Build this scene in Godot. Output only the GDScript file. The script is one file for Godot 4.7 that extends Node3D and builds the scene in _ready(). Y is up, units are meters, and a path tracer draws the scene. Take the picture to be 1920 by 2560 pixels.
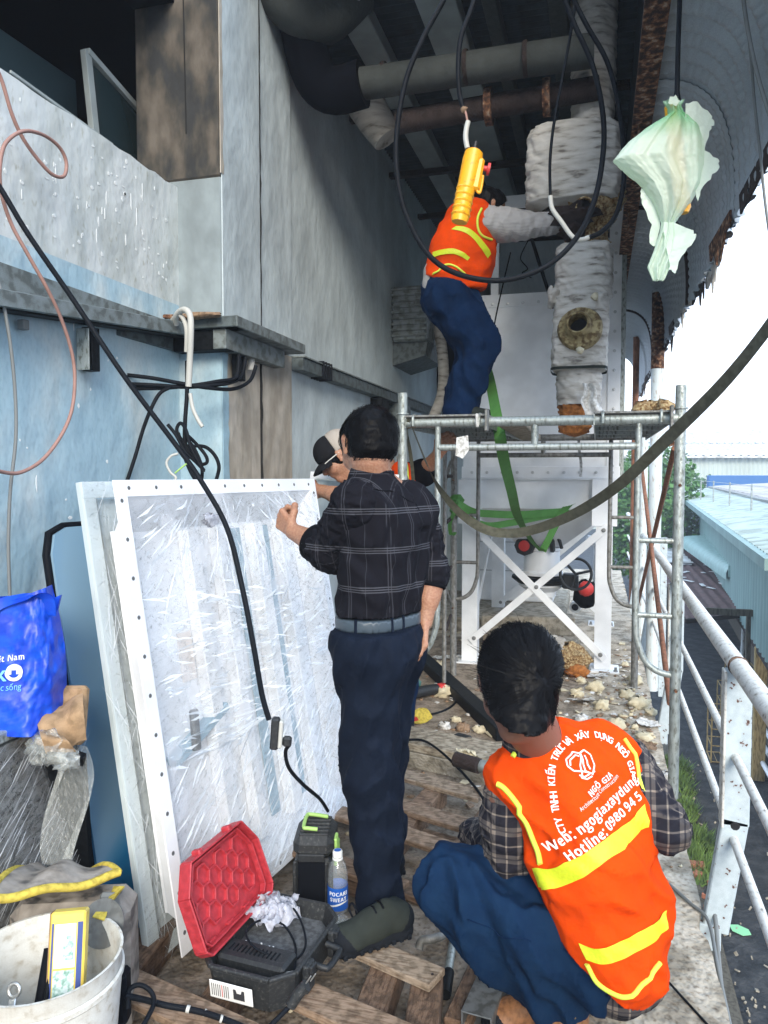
extends Node3D
# A narrow first-floor gangway beside a plant building: workers, a scaffold, steel hopper and leaning white panels.

var M := {}
var names := {}
var rng := RandomNumberGenerator.new()

func _ready() -> void:
	rng.seed = 7
	var cam := Camera3D.new()
	cam.name = "camera"
	cam.position = Vector3(0, 1.48, 0)
	cam.rotation_degrees = Vector3(-3.0, 15.5, 0)
	cam.fov = 67.36
	cam.near = 0.05
	cam.far = 600.0
	add_child(cam)
	cam.current = true
	var sm := ProceduralSkyMaterial.new()
	sm.sky_top_color = Color(0.74, 0.85, 0.98)
	sm.sky_horizon_color = Color(0.91, 0.94, 0.99)
	sm.sky_curve = 0.2
	sm.sky_energy_multiplier = 1.0
	sm.ground_bottom_color = Color(0.33, 0.35, 0.38)
	sm.ground_horizon_color = Color(0.62, 0.65, 0.7)
	sm.sun_angle_max = 1.0
	var clouds := FastNoiseLite.new()
	clouds.seed = 4
	clouds.frequency = 0.008
	clouds.fractal_octaves = 4
	var ct := NoiseTexture2D.new()
	ct.noise = clouds
	ct.width = 512
	ct.height = 256
	ct.seamless = true
	var cr := Gradient.new()
	cr.set_color(0, Color(1, 1, 1, 0.0))
	cr.set_color(1, Color(1, 1, 1, 0.13))
	ct.color_ramp = cr
	sm.sky_cover = ct
	var sky := Sky.new()
	sky.sky_material = sm
	var env := Environment.new()
	env.background_mode = Environment.BG_SKY
	env.sky = sky
	env.tonemap_mode = Environment.TONE_MAPPER_LINEAR
	env.tonemap_exposure = 2.9
	env.background_energy_multiplier = 1.0
	env.sdfgi_enabled = true
	env.ssao_enabled = true
	env.ssil_enabled = true
	env.fog_enabled = true
	env.fog_density = 0.0035
	env.fog_light_color = Color(0.86, 0.91, 0.97)
	var we := WorldEnvironment.new()
	we.name = "world_environment"
	we.environment = env
	add_child(we)
	var sun := DirectionalLight3D.new()
	sun.name = "sun"
	sun.light_color = Color(1.0, 0.97, 0.92)
	sun.light_energy = 0.5
	sun.light_angular_distance = 25.0
	sun.shadow_enabled = true
	sun.rotation_degrees = Vector3(-27, 20, 0)
	add_child(sun)
	make_materials()
	build_ground()
	build_building()
	build_roof()
	build_services()
	build_railing()
	build_outside()
	build_hopper()
	build_scaffold()
	build_panels()
	build_pallets()
	build_pipe_stack()
	build_hanging()
	build_cables()
	build_left_corner()
	build_tool_cases()
	build_floor_things()
	build_debris()
	build_people()

# ---------------------------------------------------------------- mesh builder
class MB:
	var v := PackedVector3Array()
	var n := PackedVector3Array()
	var t := PackedVector2Array()
	var c := PackedColorArray()
	var i := PackedInt32Array()
	var col := Color.WHITE
	var used_col := false

	func vert(p: Vector3, nn: Vector3, uv := Vector2.ZERO) -> int:
		v.append(p)
		n.append(nn)
		t.append(uv)
		c.append(col)
		return v.size() - 1

	func tri(a: int, b: int, d: int) -> void:
		var s := n[a] + n[b] + n[d]
		i.append(a)
		if (v[b] - v[a]).cross(v[d] - v[a]).dot(s) > 0.0:
			i.append(d)
			i.append(b)
		else:
			i.append(b)
			i.append(d)

	func face(pts: Array, nn: Vector3) -> void:
		var f := v.size()
		var uvs := [Vector2(0, 0), Vector2(1, 0), Vector2(1, 1), Vector2(0, 1)]
		for k in pts.size():
			vert(pts[k], nn, uvs[k % 4])
		for k in range(1, pts.size() - 1):
			tri(f, f + k, f + k + 1)

	func quad(a: Vector3, b: Vector3, cc: Vector3, d: Vector3) -> void:
		var nn := (cc - a).cross(d - b).normalized()
		face([a, b, cc, d], nn)

	# box centred on xf, size s, chamfer b
	func box(xf: Transform3D, s: Vector3, b := 0.0) -> MB:
		var h := s * 0.5
		b = minf(b, minf(h.x, minf(h.y, h.z)) * 0.9)
		var ax := [Vector3.RIGHT, Vector3.UP, Vector3.BACK]
		for a in 3:
			for sg in [-1.0, 1.0]:
				var u: Vector3 = ax[(a + 1) % 3]
				var w: Vector3 = ax[(a + 2) % 3]
				var o: Vector3 = ax[a] * (h[a] * sg)
				var hu: float = h[(a + 1) % 3] - b
				var hw: float = h[(a + 2) % 3] - b
				var nn: Vector3 = (xf.basis * (ax[a] * sg)).normalized()
				face([xf * (o - u * hu - w * hw), xf * (o + u * hu - w * hw), xf * (o + u * hu + w * hw), xf * (o - u * hu + w * hw)], nn)
		if b > 0.0:
			for a in 3:
				var u: Vector3 = ax[(a + 1) % 3]
				var w: Vector3 = ax[(a + 2) % 3]
				var hu: float = h[(a + 1) % 3]
				var hw: float = h[(a + 2) % 3]
				for su in [-1.0, 1.0]:
					for sw in [-1.0, 1.0]:
						var p1: Vector3 = u * (hu * su) + w * ((hw - b) * sw)
						var p2: Vector3 = u * ((hu - b) * su) + w * (hw * sw)
						var l: Vector3 = ax[a] * (h[a] - b)
						face([xf * (p1 - l), xf * (p1 + l), xf * (p2 + l), xf * (p2 - l)], (xf.basis * (u * su + w * sw)).normalized())
			for sx in [-1.0, 1.0]:
				for sy in [-1.0, 1.0]:
					for sz in [-1.0, 1.0]:
						face([xf * Vector3(h.x * sx, (h.y - b) * sy, (h.z - b) * sz), xf * Vector3((h.x - b) * sx, h.y * sy, (h.z - b) * sz), xf * Vector3((h.x - b) * sx, (h.y - b) * sy, h.z * sz)], (xf.basis * Vector3(sx, sy, sz)).normalized())
		return self

	func bar(a: Vector3, b: Vector3, w: float, hh: float, up := Vector3.UP, bev := 0.002) -> MB:
		var z := (b - a).normalized()
		if absf(z.dot(up.normalized())) > 0.99:
			up = Vector3.RIGHT if absf(z.x) < 0.9 else Vector3.BACK
		var x := up.cross(z).normalized()
		var y := z.cross(x)
		return box(Transform3D(Basis(x, y, z), (a + b) * 0.5), Vector3(w, hh, a.distance_to(b)), bev)

	func tube(pts: PackedVector3Array, r: float, sides := 8, radii := PackedFloat32Array(), caps := true, flat := 1.0) -> MB:
		var m := pts.size()
		var nrm := Vector3.ZERO
		var ring0 := v.size()
		var along := 0.0
		for k in m:
			var tg: Vector3
			if k == 0:
				tg = pts[1] - pts[0]
			elif k == m - 1:
				tg = pts[k] - pts[k - 1]
			else:
				tg = (pts[k] - pts[k - 1]).normalized() + (pts[k + 1] - pts[k]).normalized()
			if tg.length_squared() < 1e-12:
				tg = Vector3.UP
			tg = tg.normalized()
			if k == 0:
				nrm = tg.cross(Vector3.UP if absf(tg.y) < 0.9 else Vector3.RIGHT).normalized()
			else:
				nrm = (nrm - tg * nrm.dot(tg)).normalized()
				along += pts[k].distance_to(pts[k - 1])
			var bn := tg.cross(nrm)
			var rr := radii[k] if radii.size() == m else r
			for s in sides + 1:
				var a := TAU * s / sides
				var d := nrm * cos(a) + bn * sin(a) * flat
				vert(pts[k] + d * rr, (nrm * cos(a) + bn * sin(a)).normalized(), Vector2(float(s) / sides, along))
		for k in m - 1:
			for s in sides:
				var a := ring0 + k * (sides + 1) + s
				tri(a, a + 1, a + sides + 1)
				tri(a + 1, a + sides + 2, a + sides + 1)
		if caps:
			for e in [0, m - 1]:
				var nn: Vector3 = (pts[0] - pts[1]).normalized() if e == 0 else (pts[m - 1] - pts[m - 2]).normalized()
				var f := v.size()
				for s in sides:
					vert(v[ring0 + e * (sides + 1) + s], nn)
				for s in range(1, sides - 1):
					tri(f, f + s, f + s + 1)
		return self

	# lathe round xf's y axis; profile of (radius, height); smooth where the profile turns gently
	func lathe(xf: Transform3D, prof: Array, seg := 20, arc := TAU) -> MB:
		for k in prof.size() - 1:
			var p: Vector2 = prof[k]
			var q: Vector2 = prof[k + 1]
			var d := (q - p)
			if d.length() < 1e-6:
				continue
			d = d.normalized()
			var n0 := Vector2(d.y, -d.x)
			var na := n0
			var nb := n0
			if k > 0:
				var e: Vector2 = (p - prof[k - 1])
				if e.length() > 1e-6 and e.normalized().dot(d) > 0.75:
					na = (n0 + Vector2(e.normalized().y, -e.normalized().x)).normalized()
			if k < prof.size() - 2:
				var e2: Vector2 = (prof[k + 2] - q)
				if e2.length() > 1e-6 and e2.normalized().dot(d) > 0.75:
					nb = (n0 + Vector2(e2.normalized().y, -e2.normalized().x)).normalized()
			var f := v.size()
			for s in seg + 1:
				var a := arc * s / seg
				var ca := cos(a)
				var sa := sin(a)
				vert(xf * Vector3(p.x * ca, p.y, p.x * sa), (xf.basis * Vector3(na.x * ca, na.y, na.x * sa)).normalized(), Vector2(float(s) / seg, p.y))
				vert(xf * Vector3(q.x * ca, q.y, q.x * sa), (xf.basis * Vector3(nb.x * ca, nb.y, nb.x * sa)).normalized(), Vector2(float(s) / seg, q.y))
			for s in seg:
				var a2 := f + s * 2
				tri(a2, a2 + 1, a2 + 2)
				tri(a2 + 1, a2 + 3, a2 + 2)
		return self

	# polygon (in xf's xy plane) extruded along z from 0 to depth
	func prism(poly: PackedVector2Array, depth: float, xf := Transform3D.IDENTITY) -> MB:
		var tr := Geometry2D.triangulate_polygon(poly)
		for e in 2:
			var nn := (xf.basis.z * (1.0 if e == 1 else -1.0)).normalized()
			var f := v.size()
			for p in poly:
				vert(xf * Vector3(p.x, p.y, depth * e), nn * signf(depth), p)
			for k in range(0, tr.size(), 3):
				tri(f + tr[k], f + tr[k + 1], f + tr[k + 2])
		var ccw := 1.0 if not Geometry2D.is_polygon_clockwise(poly) else -1.0
		for k in poly.size():
			var p := poly[k]
			var q := poly[(k + 1) % poly.size()]
			var d := (q - p).normalized()
			var nn := (xf.basis * Vector3(d.y * ccw, -d.x * ccw, 0)).normalized()
			face([xf * Vector3(p.x, p.y, 0), xf * Vector3(q.x, q.y, 0), xf * Vector3(q.x, q.y, depth), xf * Vector3(p.x, p.y, depth)], nn)
		return self

	# surface from f(u, v) in 0..1 each
	func grid(f: Callable, nu: int, nv: int, flip := false) -> MB:
		var s0 := v.size()
		for b in nv + 1:
			for a in nu + 1:
				vert(f.call(float(a) / nu, float(b) / nv), Vector3.ZERO, Vector2(float(a) / nu, float(b) / nv))
		for b in nv + 1:
			for a in nu + 1:
				var k := s0 + b * (nu + 1) + a
				var du := v[k + (1 if a < nu else 0)] - v[k - (1 if a > 0 else 0)]
				var dv := v[k + (nu + 1 if b < nv else 0)] - v[k - (nu + 1 if b > 0 else 0)]
				var nn := du.cross(dv).normalized()
				if nn == Vector3.ZERO:
					nn = Vector3.UP
				n[k] = -nn if flip else nn
		for b in nv:
			for a in nu:
				var k := s0 + b * (nu + 1) + a
				tri(k, k + 1, k + nu + 1)
				tri(k + 1, k + nu + 2, k + nu + 1)
		return self

	# strip with width vectors, given thickness
	func ribbon(pts: PackedVector3Array, wid: Array, th: float) -> MB:
		var m := pts.size()
		for side in [-1.0, 1.0]:
			var f := v.size()
			for k in m:
				var tg := pts[mini(k + 1, m - 1)] - pts[maxi(k - 1, 0)]
				var w: Vector3 = wid[k]
				var nn: Vector3 = tg.cross(w).normalized() * side
				vert(pts[k] - w * 0.5 + nn * th * 0.5, nn, Vector2(0, k * 0.1))
				vert(pts[k] + w * 0.5 + nn * th * 0.5, nn, Vector2(1, k * 0.1))
			for k in m - 1:
				tri(f + k * 2, f + k * 2 + 1, f + k * 2 + 2)
				tri(f + k * 2 + 1, f + k * 2 + 3, f + k * 2 + 2)
		return self

	func add(o: MB, xf := Transform3D.IDENTITY) -> MB:
		var f := v.size()
		for k in o.v.size():
			v.append(xf * o.v[k])
			n.append((xf.basis * o.n[k]).normalized())
		t.append_array(o.t)
		c.append_array(o.c)
		for k in o.i:
			i.append(k + f)
		used_col = used_col or o.used_col
		return self

	func paint(cc: Color) -> MB:
		col = cc
		used_col = true
		return self

	func mesh() -> ArrayMesh:
		var a := []
		a.resize(Mesh.ARRAY_MAX)
		a[Mesh.ARRAY_VERTEX] = v
		a[Mesh.ARRAY_NORMAL] = n
		a[Mesh.ARRAY_TEX_UV] = t
		if used_col:
			a[Mesh.ARRAY_COLOR] = c
		a[Mesh.ARRAY_INDEX] = i
		var m := ArrayMesh.new()
		m.add_surface_from_arrays(Mesh.PRIMITIVE_TRIANGLES, a)
		return m


# ---------------------------------------------------------------- objects
func numbered(n: String) -> String:
	names[n] = names.get(n, 0) + 1
	return n if names[n] == 1 else "%s_%03d" % [n, names[n] - 1]

func tag(o: Node, label := "", category := "", group := "", kind := "") -> void:
	if label:
		o.set_meta("label", label)
	if category:
		o.set_meta("category", category)
	if group:
		o.set_meta("group", group)
	if kind:
		o.set_meta("kind", kind)

func thing(called: String, at: Vector3, label: String, category: String, group := "") -> Node3D:
	var o := Node3D.new()
	o.name = numbered(called)
	add_child(o, true)
	o.position = at
	tag(o, label, category, group)
	return o

# a part (or sub-part) given in world coordinates
func part(called: String, mb: MB, mat: Material, parent: Node3D) -> MeshInstance3D:
	var o := MeshInstance3D.new()
	o.name = called
	var inv := parent.global_transform.affine_inverse()
	var lo := Vector3.INF
	var hi := -Vector3.INF
	for p in mb.v:
		lo = lo.min(p)
		hi = hi.max(p)
	var at := Vector3((lo.x + hi.x) / 2, lo.y, (lo.z + hi.z) / 2)
	for k in mb.v.size():
		mb.v[k] -= at
	o.mesh = mb.mesh()
	o.material_override = mat
	parent.add_child(o, true)
	o.transform = inv * Transform3D(Basis(), at)
	return o

# one-mesh thing in world coordinates
func solo(called: String, mb: MB, mat: Material, label: String, category: String, group := "") -> MeshInstance3D:
	var o := part(numbered(called), mb, mat, self)
	tag(o, label, category, group)
	return o

func struct(called: String, mb: MB, mat: Material) -> MeshInstance3D:
	var o := part(numbered(called), mb, mat, self)
	o.set_meta("kind", "structure")
	return o

func bx(c: Vector3, s: Vector3, b := 0.0) -> MB:
	return MB.new().box(Transform3D(Basis(), c), s, b)

func span(lo: Vector3, hi: Vector3, b := 0.0) -> MB:
	return bx((lo + hi) / 2, (hi - lo).abs(), b)

func rod(a: Vector3, b: Vector3, r: float, sides := 10) -> MB:
	return MB.new().tube(PackedVector3Array([a, b]), r, sides)

# smooth curve through points
func curve(p: Array, per := 6) -> PackedVector3Array:
	var out := PackedVector3Array()
	var m := p.size()
	for k in m - 1:
		var a: Vector3 = p[maxi(k - 1, 0)]
		var b: Vector3 = p[k]
		var c: Vector3 = p[k + 1]
		var d: Vector3 = p[mini(k + 2, m - 1)]
		for s in per:
			out.append(b.cubic_interpolate(c, a, d, float(s) / per))
	out.append(p[m - 1])
	return out

func wire(p: Array, r: float, per := 6, sides := 7) -> MB:
	return MB.new().tube(curve(p, per), r, sides)

# basis with z along a, y near up
func aim(z: Vector3, up := Vector3.UP) -> Basis:
	z = z.normalized()
	if absf(z.dot(up)) > 0.99:
		up = Vector3.RIGHT
	var x := up.cross(z).normalized()
	return Basis(x, z.cross(x), z)

# basis with y along a
func stand(y: Vector3, hint := Vector3.BACK) -> Basis:
	y = y.normalized()
	if absf(y.dot(hint)) > 0.99:
		hint = Vector3.RIGHT
	var x := y.cross(hint).normalized()
	return Basis(x, y, x.cross(y))

func bolt(p: Vector3, nn: Vector3, r := 0.008, hh := 0.008) -> MB:
	return MB.new().lathe(Transform3D(stand(nn), p), [Vector2(r * 1.5, 0), Vector2(r * 1.5, hh * 0.25), Vector2(r, hh * 0.3), Vector2(r, hh), Vector2(0.0, hh * 1.05)], 8)

func jit(a: float) -> float:
	return rng.randf_range(-a, a)

# lettering as thin raised print; placed by a function of its flat coordinates (metres)
func letters(text: String, size: float, bold := true) -> MB:
	var tm := TextMesh.new()
	var f := SystemFont.new()
	f.font_names = PackedStringArray(["Droid Sans"])
	f.font_weight = 700 if bold else 400
	tm.font = f
	tm.text = text
	tm.font_size = 32
	tm.pixel_size = size / 32.0
	tm.depth = 0.0
	tm.curve_step = 2.0
	var mb := MB.new()
	var a := tm.get_mesh_arrays()
	if a.is_empty() or a[Mesh.ARRAY_VERTEX] == null:
		return mb
	var vv: PackedVector3Array = a[Mesh.ARRAY_VERTEX]
	for k in vv.size():
		mb.vert(vv[k], Vector3.BACK)
	var ii = a[Mesh.ARRAY_INDEX]
	if ii == null or ii.size() == 0:
		ii = range(vv.size())
	for k in range(0, ii.size(), 3):
		mb.tri(ii[k], ii[k + 1], ii[k + 2])
	return mb

# accented letters: plain glyphs with their marks set above or below
const ORD := ["first", "second", "third", "fourth", "fifth", "sixth", "seventh", "eighth", "ninth", "tenth", "eleventh", "twelfth", "thirteenth", "fourteenth", "fifteenth", "sixteenth"]
const MARKED := {"Ế": "Ê'", "Ự": "U,.", "ố": "ô'", "ộ": "ô.", "ệ": "ê.", "ị": "i.", "ơ": "o,"}

func width_of(t: String, size: float, bold: bool) -> float:
	var lo := INF
	var hi := -INF
	for p in letters("|" + t + "|", size, bold).v:
		lo = minf(lo, p.x)
		hi = maxf(hi, p.x)
	return hi - lo

func accented(text: String, size: float, bold := true) -> MB:
	var plain := ""
	for ch in text:
		plain += MARKED[ch][0] if MARKED.has(ch) else ch
	var mb := letters(plain, size, bold)
	var base := INF
	for p in letters("H", size, bold).v:
		base = minf(base, p.y)
	var zero := width_of("", size, bold)
	var half := (width_of(plain, size, bold) - zero) * 0.5
	for k in text.length():
		if not MARKED.has(text[k]):
			continue
		var x0 := width_of(plain.left(k), size, bold) - zero - half
		var x1 := width_of(plain.left(k + 1), size, bold) - zero - half
		var cx := (x0 + x1) * 0.5
		var top := base + size * (0.93 if text[k] == text[k].to_upper() else 0.80)
		for m in MARKED[text[k]].substr(1):
			var w := size * 0.055
			var q := Vector3(cx, base - size * 0.17, 0)
			var d := Vector3(0, size * 0.055, 0)
			if m == "'":
				q = Vector3(cx + size * 0.16, top, 0)
				d = Vector3(size * 0.07, size * 0.09, 0)
			elif m == ",":
				q = Vector3(x1 + size * 0.0, base + size * (0.68 if text[k] == "Ự" else 0.5), 0)
				d = Vector3(size * 0.035, size * 0.09, 0)
			mb.face([q - d - Vector3(w, 0, 0), q - d + Vector3(w, 0, 0), q + d + Vector3(w, 0, 0), q + d - Vector3(w, 0, 0)], Vector3.BACK)
	return mb

func warp(mb: MB, f: Callable) -> MB:
	for k in mb.v.size():
		mb.v[k] = f.call(mb.v[k])
	return mb

func V(x: float, y: float, z: float) -> Vector3:
	return Vector3(x, y, z)

# ---------------------------------------------------------------- materials
var tex_cache := {}

func L(r: float, g: float, b: float, a := 1.0) -> Color:
	var c := Color(r, g, b).linear_to_srgb()
	c.a = a
	return c

func noise_tex(key: String, sd: int, freq: float, octv: int, ramp := [], normal := 0.0, kind := FastNoiseLite.TYPE_SIMPLEX_SMOOTH, size := 512, warp_amp := 0.0) -> NoiseTexture2D:
	if tex_cache.has(key):
		return tex_cache[key]
	var f := FastNoiseLite.new()
	f.seed = sd
	f.frequency = freq
	f.noise_type = kind
	f.fractal_octaves = octv
	f.fractal_type = FastNoiseLite.FRACTAL_FBM if octv > 1 else FastNoiseLite.FRACTAL_NONE
	if kind == FastNoiseLite.TYPE_CELLULAR:
		f.cellular_return_type = FastNoiseLite.RETURN_DISTANCE
	if warp_amp > 0.0:
		f.domain_warp_enabled = true
		f.domain_warp_amplitude = warp_amp
		f.domain_warp_frequency = freq
	var t := NoiseTexture2D.new()
	t.width = size
	t.height = size
	t.seamless = true
	t.noise = f
	if normal > 0.0:
		t.as_normal_map = true
		t.bump_strength = normal
	elif ramp.size():
		var g := Gradient.new()
		var off := PackedFloat32Array()
		var cols := PackedColorArray()
		for r in ramp:
			off.append(r[0])
			cols.append(r[1])
		g.offsets = off
		g.colors = cols
		t.color_ramp = g
	tex_cache[key] = t
	return t

func grey(a: float, b: float) -> Array:
	return [[0.25, Color(a, a, a)], [0.75, Color(b, b, b)]]

# plain paint, metal, cloth ... c is a linear colour
func mk(c: Color, rough := 0.7, metal := 0.0) -> StandardMaterial3D:
	var m := StandardMaterial3D.new()
	m.albedo_color = c
	m.roughness = rough
	m.metallic = metal
	return m

func skin_of(m: StandardMaterial3D, albedo: Texture2D, scale: Vector3, world := true, det: Texture2D = null, dscale := Vector3.ONE, nrm: Texture2D = null, nscale := 1.0) -> StandardMaterial3D:
	m.uv1_triplanar = true
	m.uv1_world_triplanar = world
	m.uv1_scale = scale
	if albedo:
		m.albedo_texture = albedo
	if det:
		m.detail_enabled = true
		m.detail_albedo = det
		m.detail_blend_mode = BaseMaterial3D.BLEND_MODE_MUL if det.resource_name != "mix" else BaseMaterial3D.BLEND_MODE_MIX
		m.detail_uv_layer = BaseMaterial3D.DETAIL_UV_2
		m.uv2_triplanar = true
		m.uv2_world_triplanar = world
		m.uv2_scale = dscale
	if nrm:
		m.normal_enabled = true
		m.normal_texture = nrm
		m.normal_scale = nscale
	return m

func mix_tex(t: NoiseTexture2D) -> NoiseTexture2D:
	t.resource_name = "mix"
	return t

func make_materials() -> void:
	var soft := noise_tex("soft", 11, 0.010, 4, grey(0.92, 1.0))
	var blot := noise_tex("blot", 12, 0.02, 5, [[0.28, Color(0.76, 0.75, 0.73)], [0.48, Color(0.93, 0.93, 0.92)], [0.7, Color(1, 1, 1)]])
	var grain := noise_tex("grain", 13, 0.12, 3, grey(0.91, 1.0))
	var nfine := noise_tex("nfine", 14, 0.09, 4, [], 5.0)
	var nsoft := noise_tex("nsoft", 15, 0.02, 4, [], 6.0)
	var nfold := noise_tex("nfold", 16, 0.012, 3, [], 10.0, FastNoiseLite.TYPE_SIMPLEX_SMOOTH, 512, 25.0)
	var ncrump := noise_tex("ncrump", 17, 0.02, 3, [], 14.0, FastNoiseLite.TYPE_CELLULAR, 512, 30.0)
	var nweave := noise_tex("nweave", 18, 0.25, 2, [], 3.0)
	# ground and concrete
	M.floor = skin_of(mk(L(0.55, 0.485, 0.395), 0.92), blot, Vector3.ONE * 0.55, true, noise_tex("floordet", 21, 0.05, 5, [[0.16, Color(0.76, 0.73, 0.7)], [0.34, Color(0.95, 0.94, 0.93)], [0.6, Color(1, 1, 1)]]), Vector3.ONE * 1.3, nfine, 0.4)
	M.dirt_and_falloff = skin_of(mk(L(0.31, 0.255, 0.20), 0.95), blot, Vector3.ONE * 0.8, true, noise_tex("floordet", 21, 0.05, 5), Vector3.ONE * 1.6, nfine, 0.5)  # dirt brown, also darkens the floor for light falloff
	M.curb = skin_of(mk(L(0.42, 0.38, 0.31), 0.92), blot, Vector3.ONE * 1.1, true, grain, Vector3.ONE * 3, nfine, 0.8)
	M.asphalt = skin_of(mk(L(0.05, 0.052, 0.055), 0.85), noise_tex("asph", 22, 0.02, 5, [[0.3, Color(0.55, 0.6, 0.65)], [0.7, Color(1, 1, 1)]]), Vector3.ONE * 0.3, true, grain, Vector3.ONE * 2, nfine, 0.6)
	# building
	M.wall_blue = skin_of(mk(Color.WHITE, 0.7), noise_tex("wblue", 31, 0.012, 5, [[0.25, L(0.34, 0.49, 0.57)], [0.5, L(0.38, 0.52, 0.59)], [0.66, L(0.44, 0.56, 0.61)], [0.85, L(0.52, 0.60, 0.62)]]), Vector3(0.5, 0.3, 0.5), true, noise_tex("wdet", 32, 0.05, 5, [[0.2, Color(0.955, 0.96, 0.965)], [0.5, Color(1, 1, 1)]]), Vector3(2, 1, 2), nsoft, 0.35)
	M.wall_white = skin_of(mk(Color.WHITE, 0.75), noise_tex("wwhite", 33, 0.012, 5, [[0.22, L(0.49, 0.52, 0.50)], [0.42, L(0.56, 0.595, 0.585)], [0.7, L(0.62, 0.65, 0.64)]]), Vector3(0.6, 0.35, 0.6), true, noise_tex("wdet2", 34, 0.03, 5, [[0.1, Color(0.9, 0.89, 0.86)], [0.3, Color(1, 1, 1)]]), Vector3(2.2, 0.9, 2.2), nsoft, 0.3)
	M.wall_grey = skin_of(mk(L(0.53, 0.61, 0.64), 0.75), soft, Vector3(0.5, 0.3, 0.5), true, noise_tex("wdet"  , 32, 0.05, 5), Vector3(1.4, 0.5, 1.4), nsoft, 0.25)
	M.wall_grey_shaded = skin_of(mk(L(0.27, 0.32, 0.34), 0.8), soft, Vector3(0.5, 0.3, 0.5), true, soft, Vector3(1.4, 0.8, 1.4), nsoft, 0.25)  # wall_grey darkened to paint shade on the pillar front
	M.raw_dark = skin_of(mk(Color.WHITE, 0.95), noise_tex("rawd", 35, 0.012, 6, [[0.32, L(0.035, 0.036, 0.037)], [0.46, L(0.06, 0.055, 0.048)], [0.62, L(0.10, 0.086, 0.07)], [0.8, L(0.14, 0.12, 0.10)]]), Vector3(0.9, 0.4, 0.9), true, soft, Vector3.ONE * 1.1, nsoft, 0.2)
	M.raw_light = skin_of(mk(Color.WHITE, 0.95), noise_tex("rawl", 36, 0.012, 6, [[0.3, L(0.37, 0.33, 0.275)], [0.5, L(0.43, 0.39, 0.33)], [0.72, L(0.5, 0.46, 0.40)]]), Vector3(0.9, 0.35, 0.9), true, soft, Vector3.ONE * 1.3, nsoft, 0.25)
	M.chip = mk(L(0.75, 0.77, 0.76), 0.8)
	M.blue_edge = skin_of(mk(L(0.33, 0.5, 0.6), 0.7), soft, Vector3.ONE * 2)
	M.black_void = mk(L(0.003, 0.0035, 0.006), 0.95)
	M.crack = mk(L(0.015, 0.015, 0.015), 1.0)
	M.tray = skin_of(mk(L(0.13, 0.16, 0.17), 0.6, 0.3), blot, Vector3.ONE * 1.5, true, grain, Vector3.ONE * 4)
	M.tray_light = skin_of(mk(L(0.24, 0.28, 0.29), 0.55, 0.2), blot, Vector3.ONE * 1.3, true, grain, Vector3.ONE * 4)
	# roof
	M.roof = skin_of(mk(L(0.40, 0.45, 0.49), 0.45, 0.1), soft, Vector3.ONE * 0.8, true, grain, Vector3.ONE * 2.5)
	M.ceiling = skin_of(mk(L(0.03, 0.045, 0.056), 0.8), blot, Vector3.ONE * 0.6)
	M.strip = skin_of(mk(L(0.33, 0.37, 0.37), 0.8), soft, Vector3.ONE * 0.9)
	M.rust = skin_of(mk(Color.WHITE, 0.95), noise_tex("rust", 41, 0.02, 5, [[0.3, L(0.035, 0.018, 0.012)], [0.5, L(0.13, 0.055, 0.03)], [0.65, L(0.26, 0.12, 0.055)], [0.8, L(0.4, 0.3, 0.22)]]), Vector3.ONE * 2.2, true, grain, Vector3.ONE * 4, nfine, 1.0)
	M.rust_dark = skin_of(mk(L(0.035, 0.022, 0.02), 0.95), blot, Vector3.ONE * 1.4, true, grain, Vector3.ONE * 4, nfine, 0.8)
	M.rust_rod = skin_of(mk(L(0.30, 0.13, 0.075), 0.85), blot, Vector3(3, 1, 3), true, grain, Vector3.ONE * 5)
	M.lag_dark = skin_of(mk(L(0.05, 0.057, 0.054), 0.9), soft, Vector3.ONE * 1.8, true, grain, Vector3.ONE * 5, nsoft, 0.8)
	M.lag = skin_of(mk(Color.WHITE, 0.85), noise_tex("lag", 42, 0.014, 5, [[0.14, L(0.16, 0.14, 0.12)], [0.28, L(0.42, 0.39, 0.34)], [0.45, L(0.56, 0.53, 0.48)], [0.75, L(0.65, 0.62, 0.57)]]), Vector3(0.7, 3.0, 0.7), true, grain, Vector3.ONE * 5, nfold, 0.6)
	M.foam_old = skin_of(mk(Color.WHITE, 0.95), noise_tex("foamo", 43, 0.03, 5, [[0.3, L(0.13, 0.06, 0.02)], [0.5, L(0.36, 0.23, 0.1)], [0.7, L(0.58, 0.48, 0.28)]]), Vector3.ONE * 3, true, grain, Vector3.ONE * 6, nfine, 1.2)
	M.foam_orange = skin_of(mk(L(0.55, 0.2, 0.045), 0.9), blot, Vector3.ONE * 4, true, grain, Vector3.ONE * 8, nfine, 1.2)
	M.crumb = skin_of(mk(L(0.74, 0.66, 0.47), 0.95), soft, Vector3.ONE * 5, true, grain, Vector3.ONE * 9, nfine, 1.0)
	M.scrap_brown = skin_of(mk(L(0.3, 0.2, 0.13), 0.9), blot, Vector3.ONE * 4)
	M.scrap_white = skin_of(mk(L(0.7, 0.7, 0.69), 0.8), blot, Vector3.ONE * 4)
	# metals
	M.galv = skin_of(mk(L(0.46, 0.5, 0.49), 0.48, 0.55), noise_tex("galv", 44, 0.03, 5, [[0.22, Color(0.7, 0.69, 0.66)], [0.42, Color(0.93, 0.94, 0.93)], [0.7, Color(1, 1, 1)]]), Vector3(3, 1.2, 3), true, grain, Vector3.ONE * 6, nfine, 0.25)
	M.galv_dark = skin_of(mk(L(0.3, 0.3, 0.29), 0.6, 0.4), blot, Vector3(3, 2, 3), true, grain, Vector3.ONE * 6, nfine, 0.4)
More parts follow.
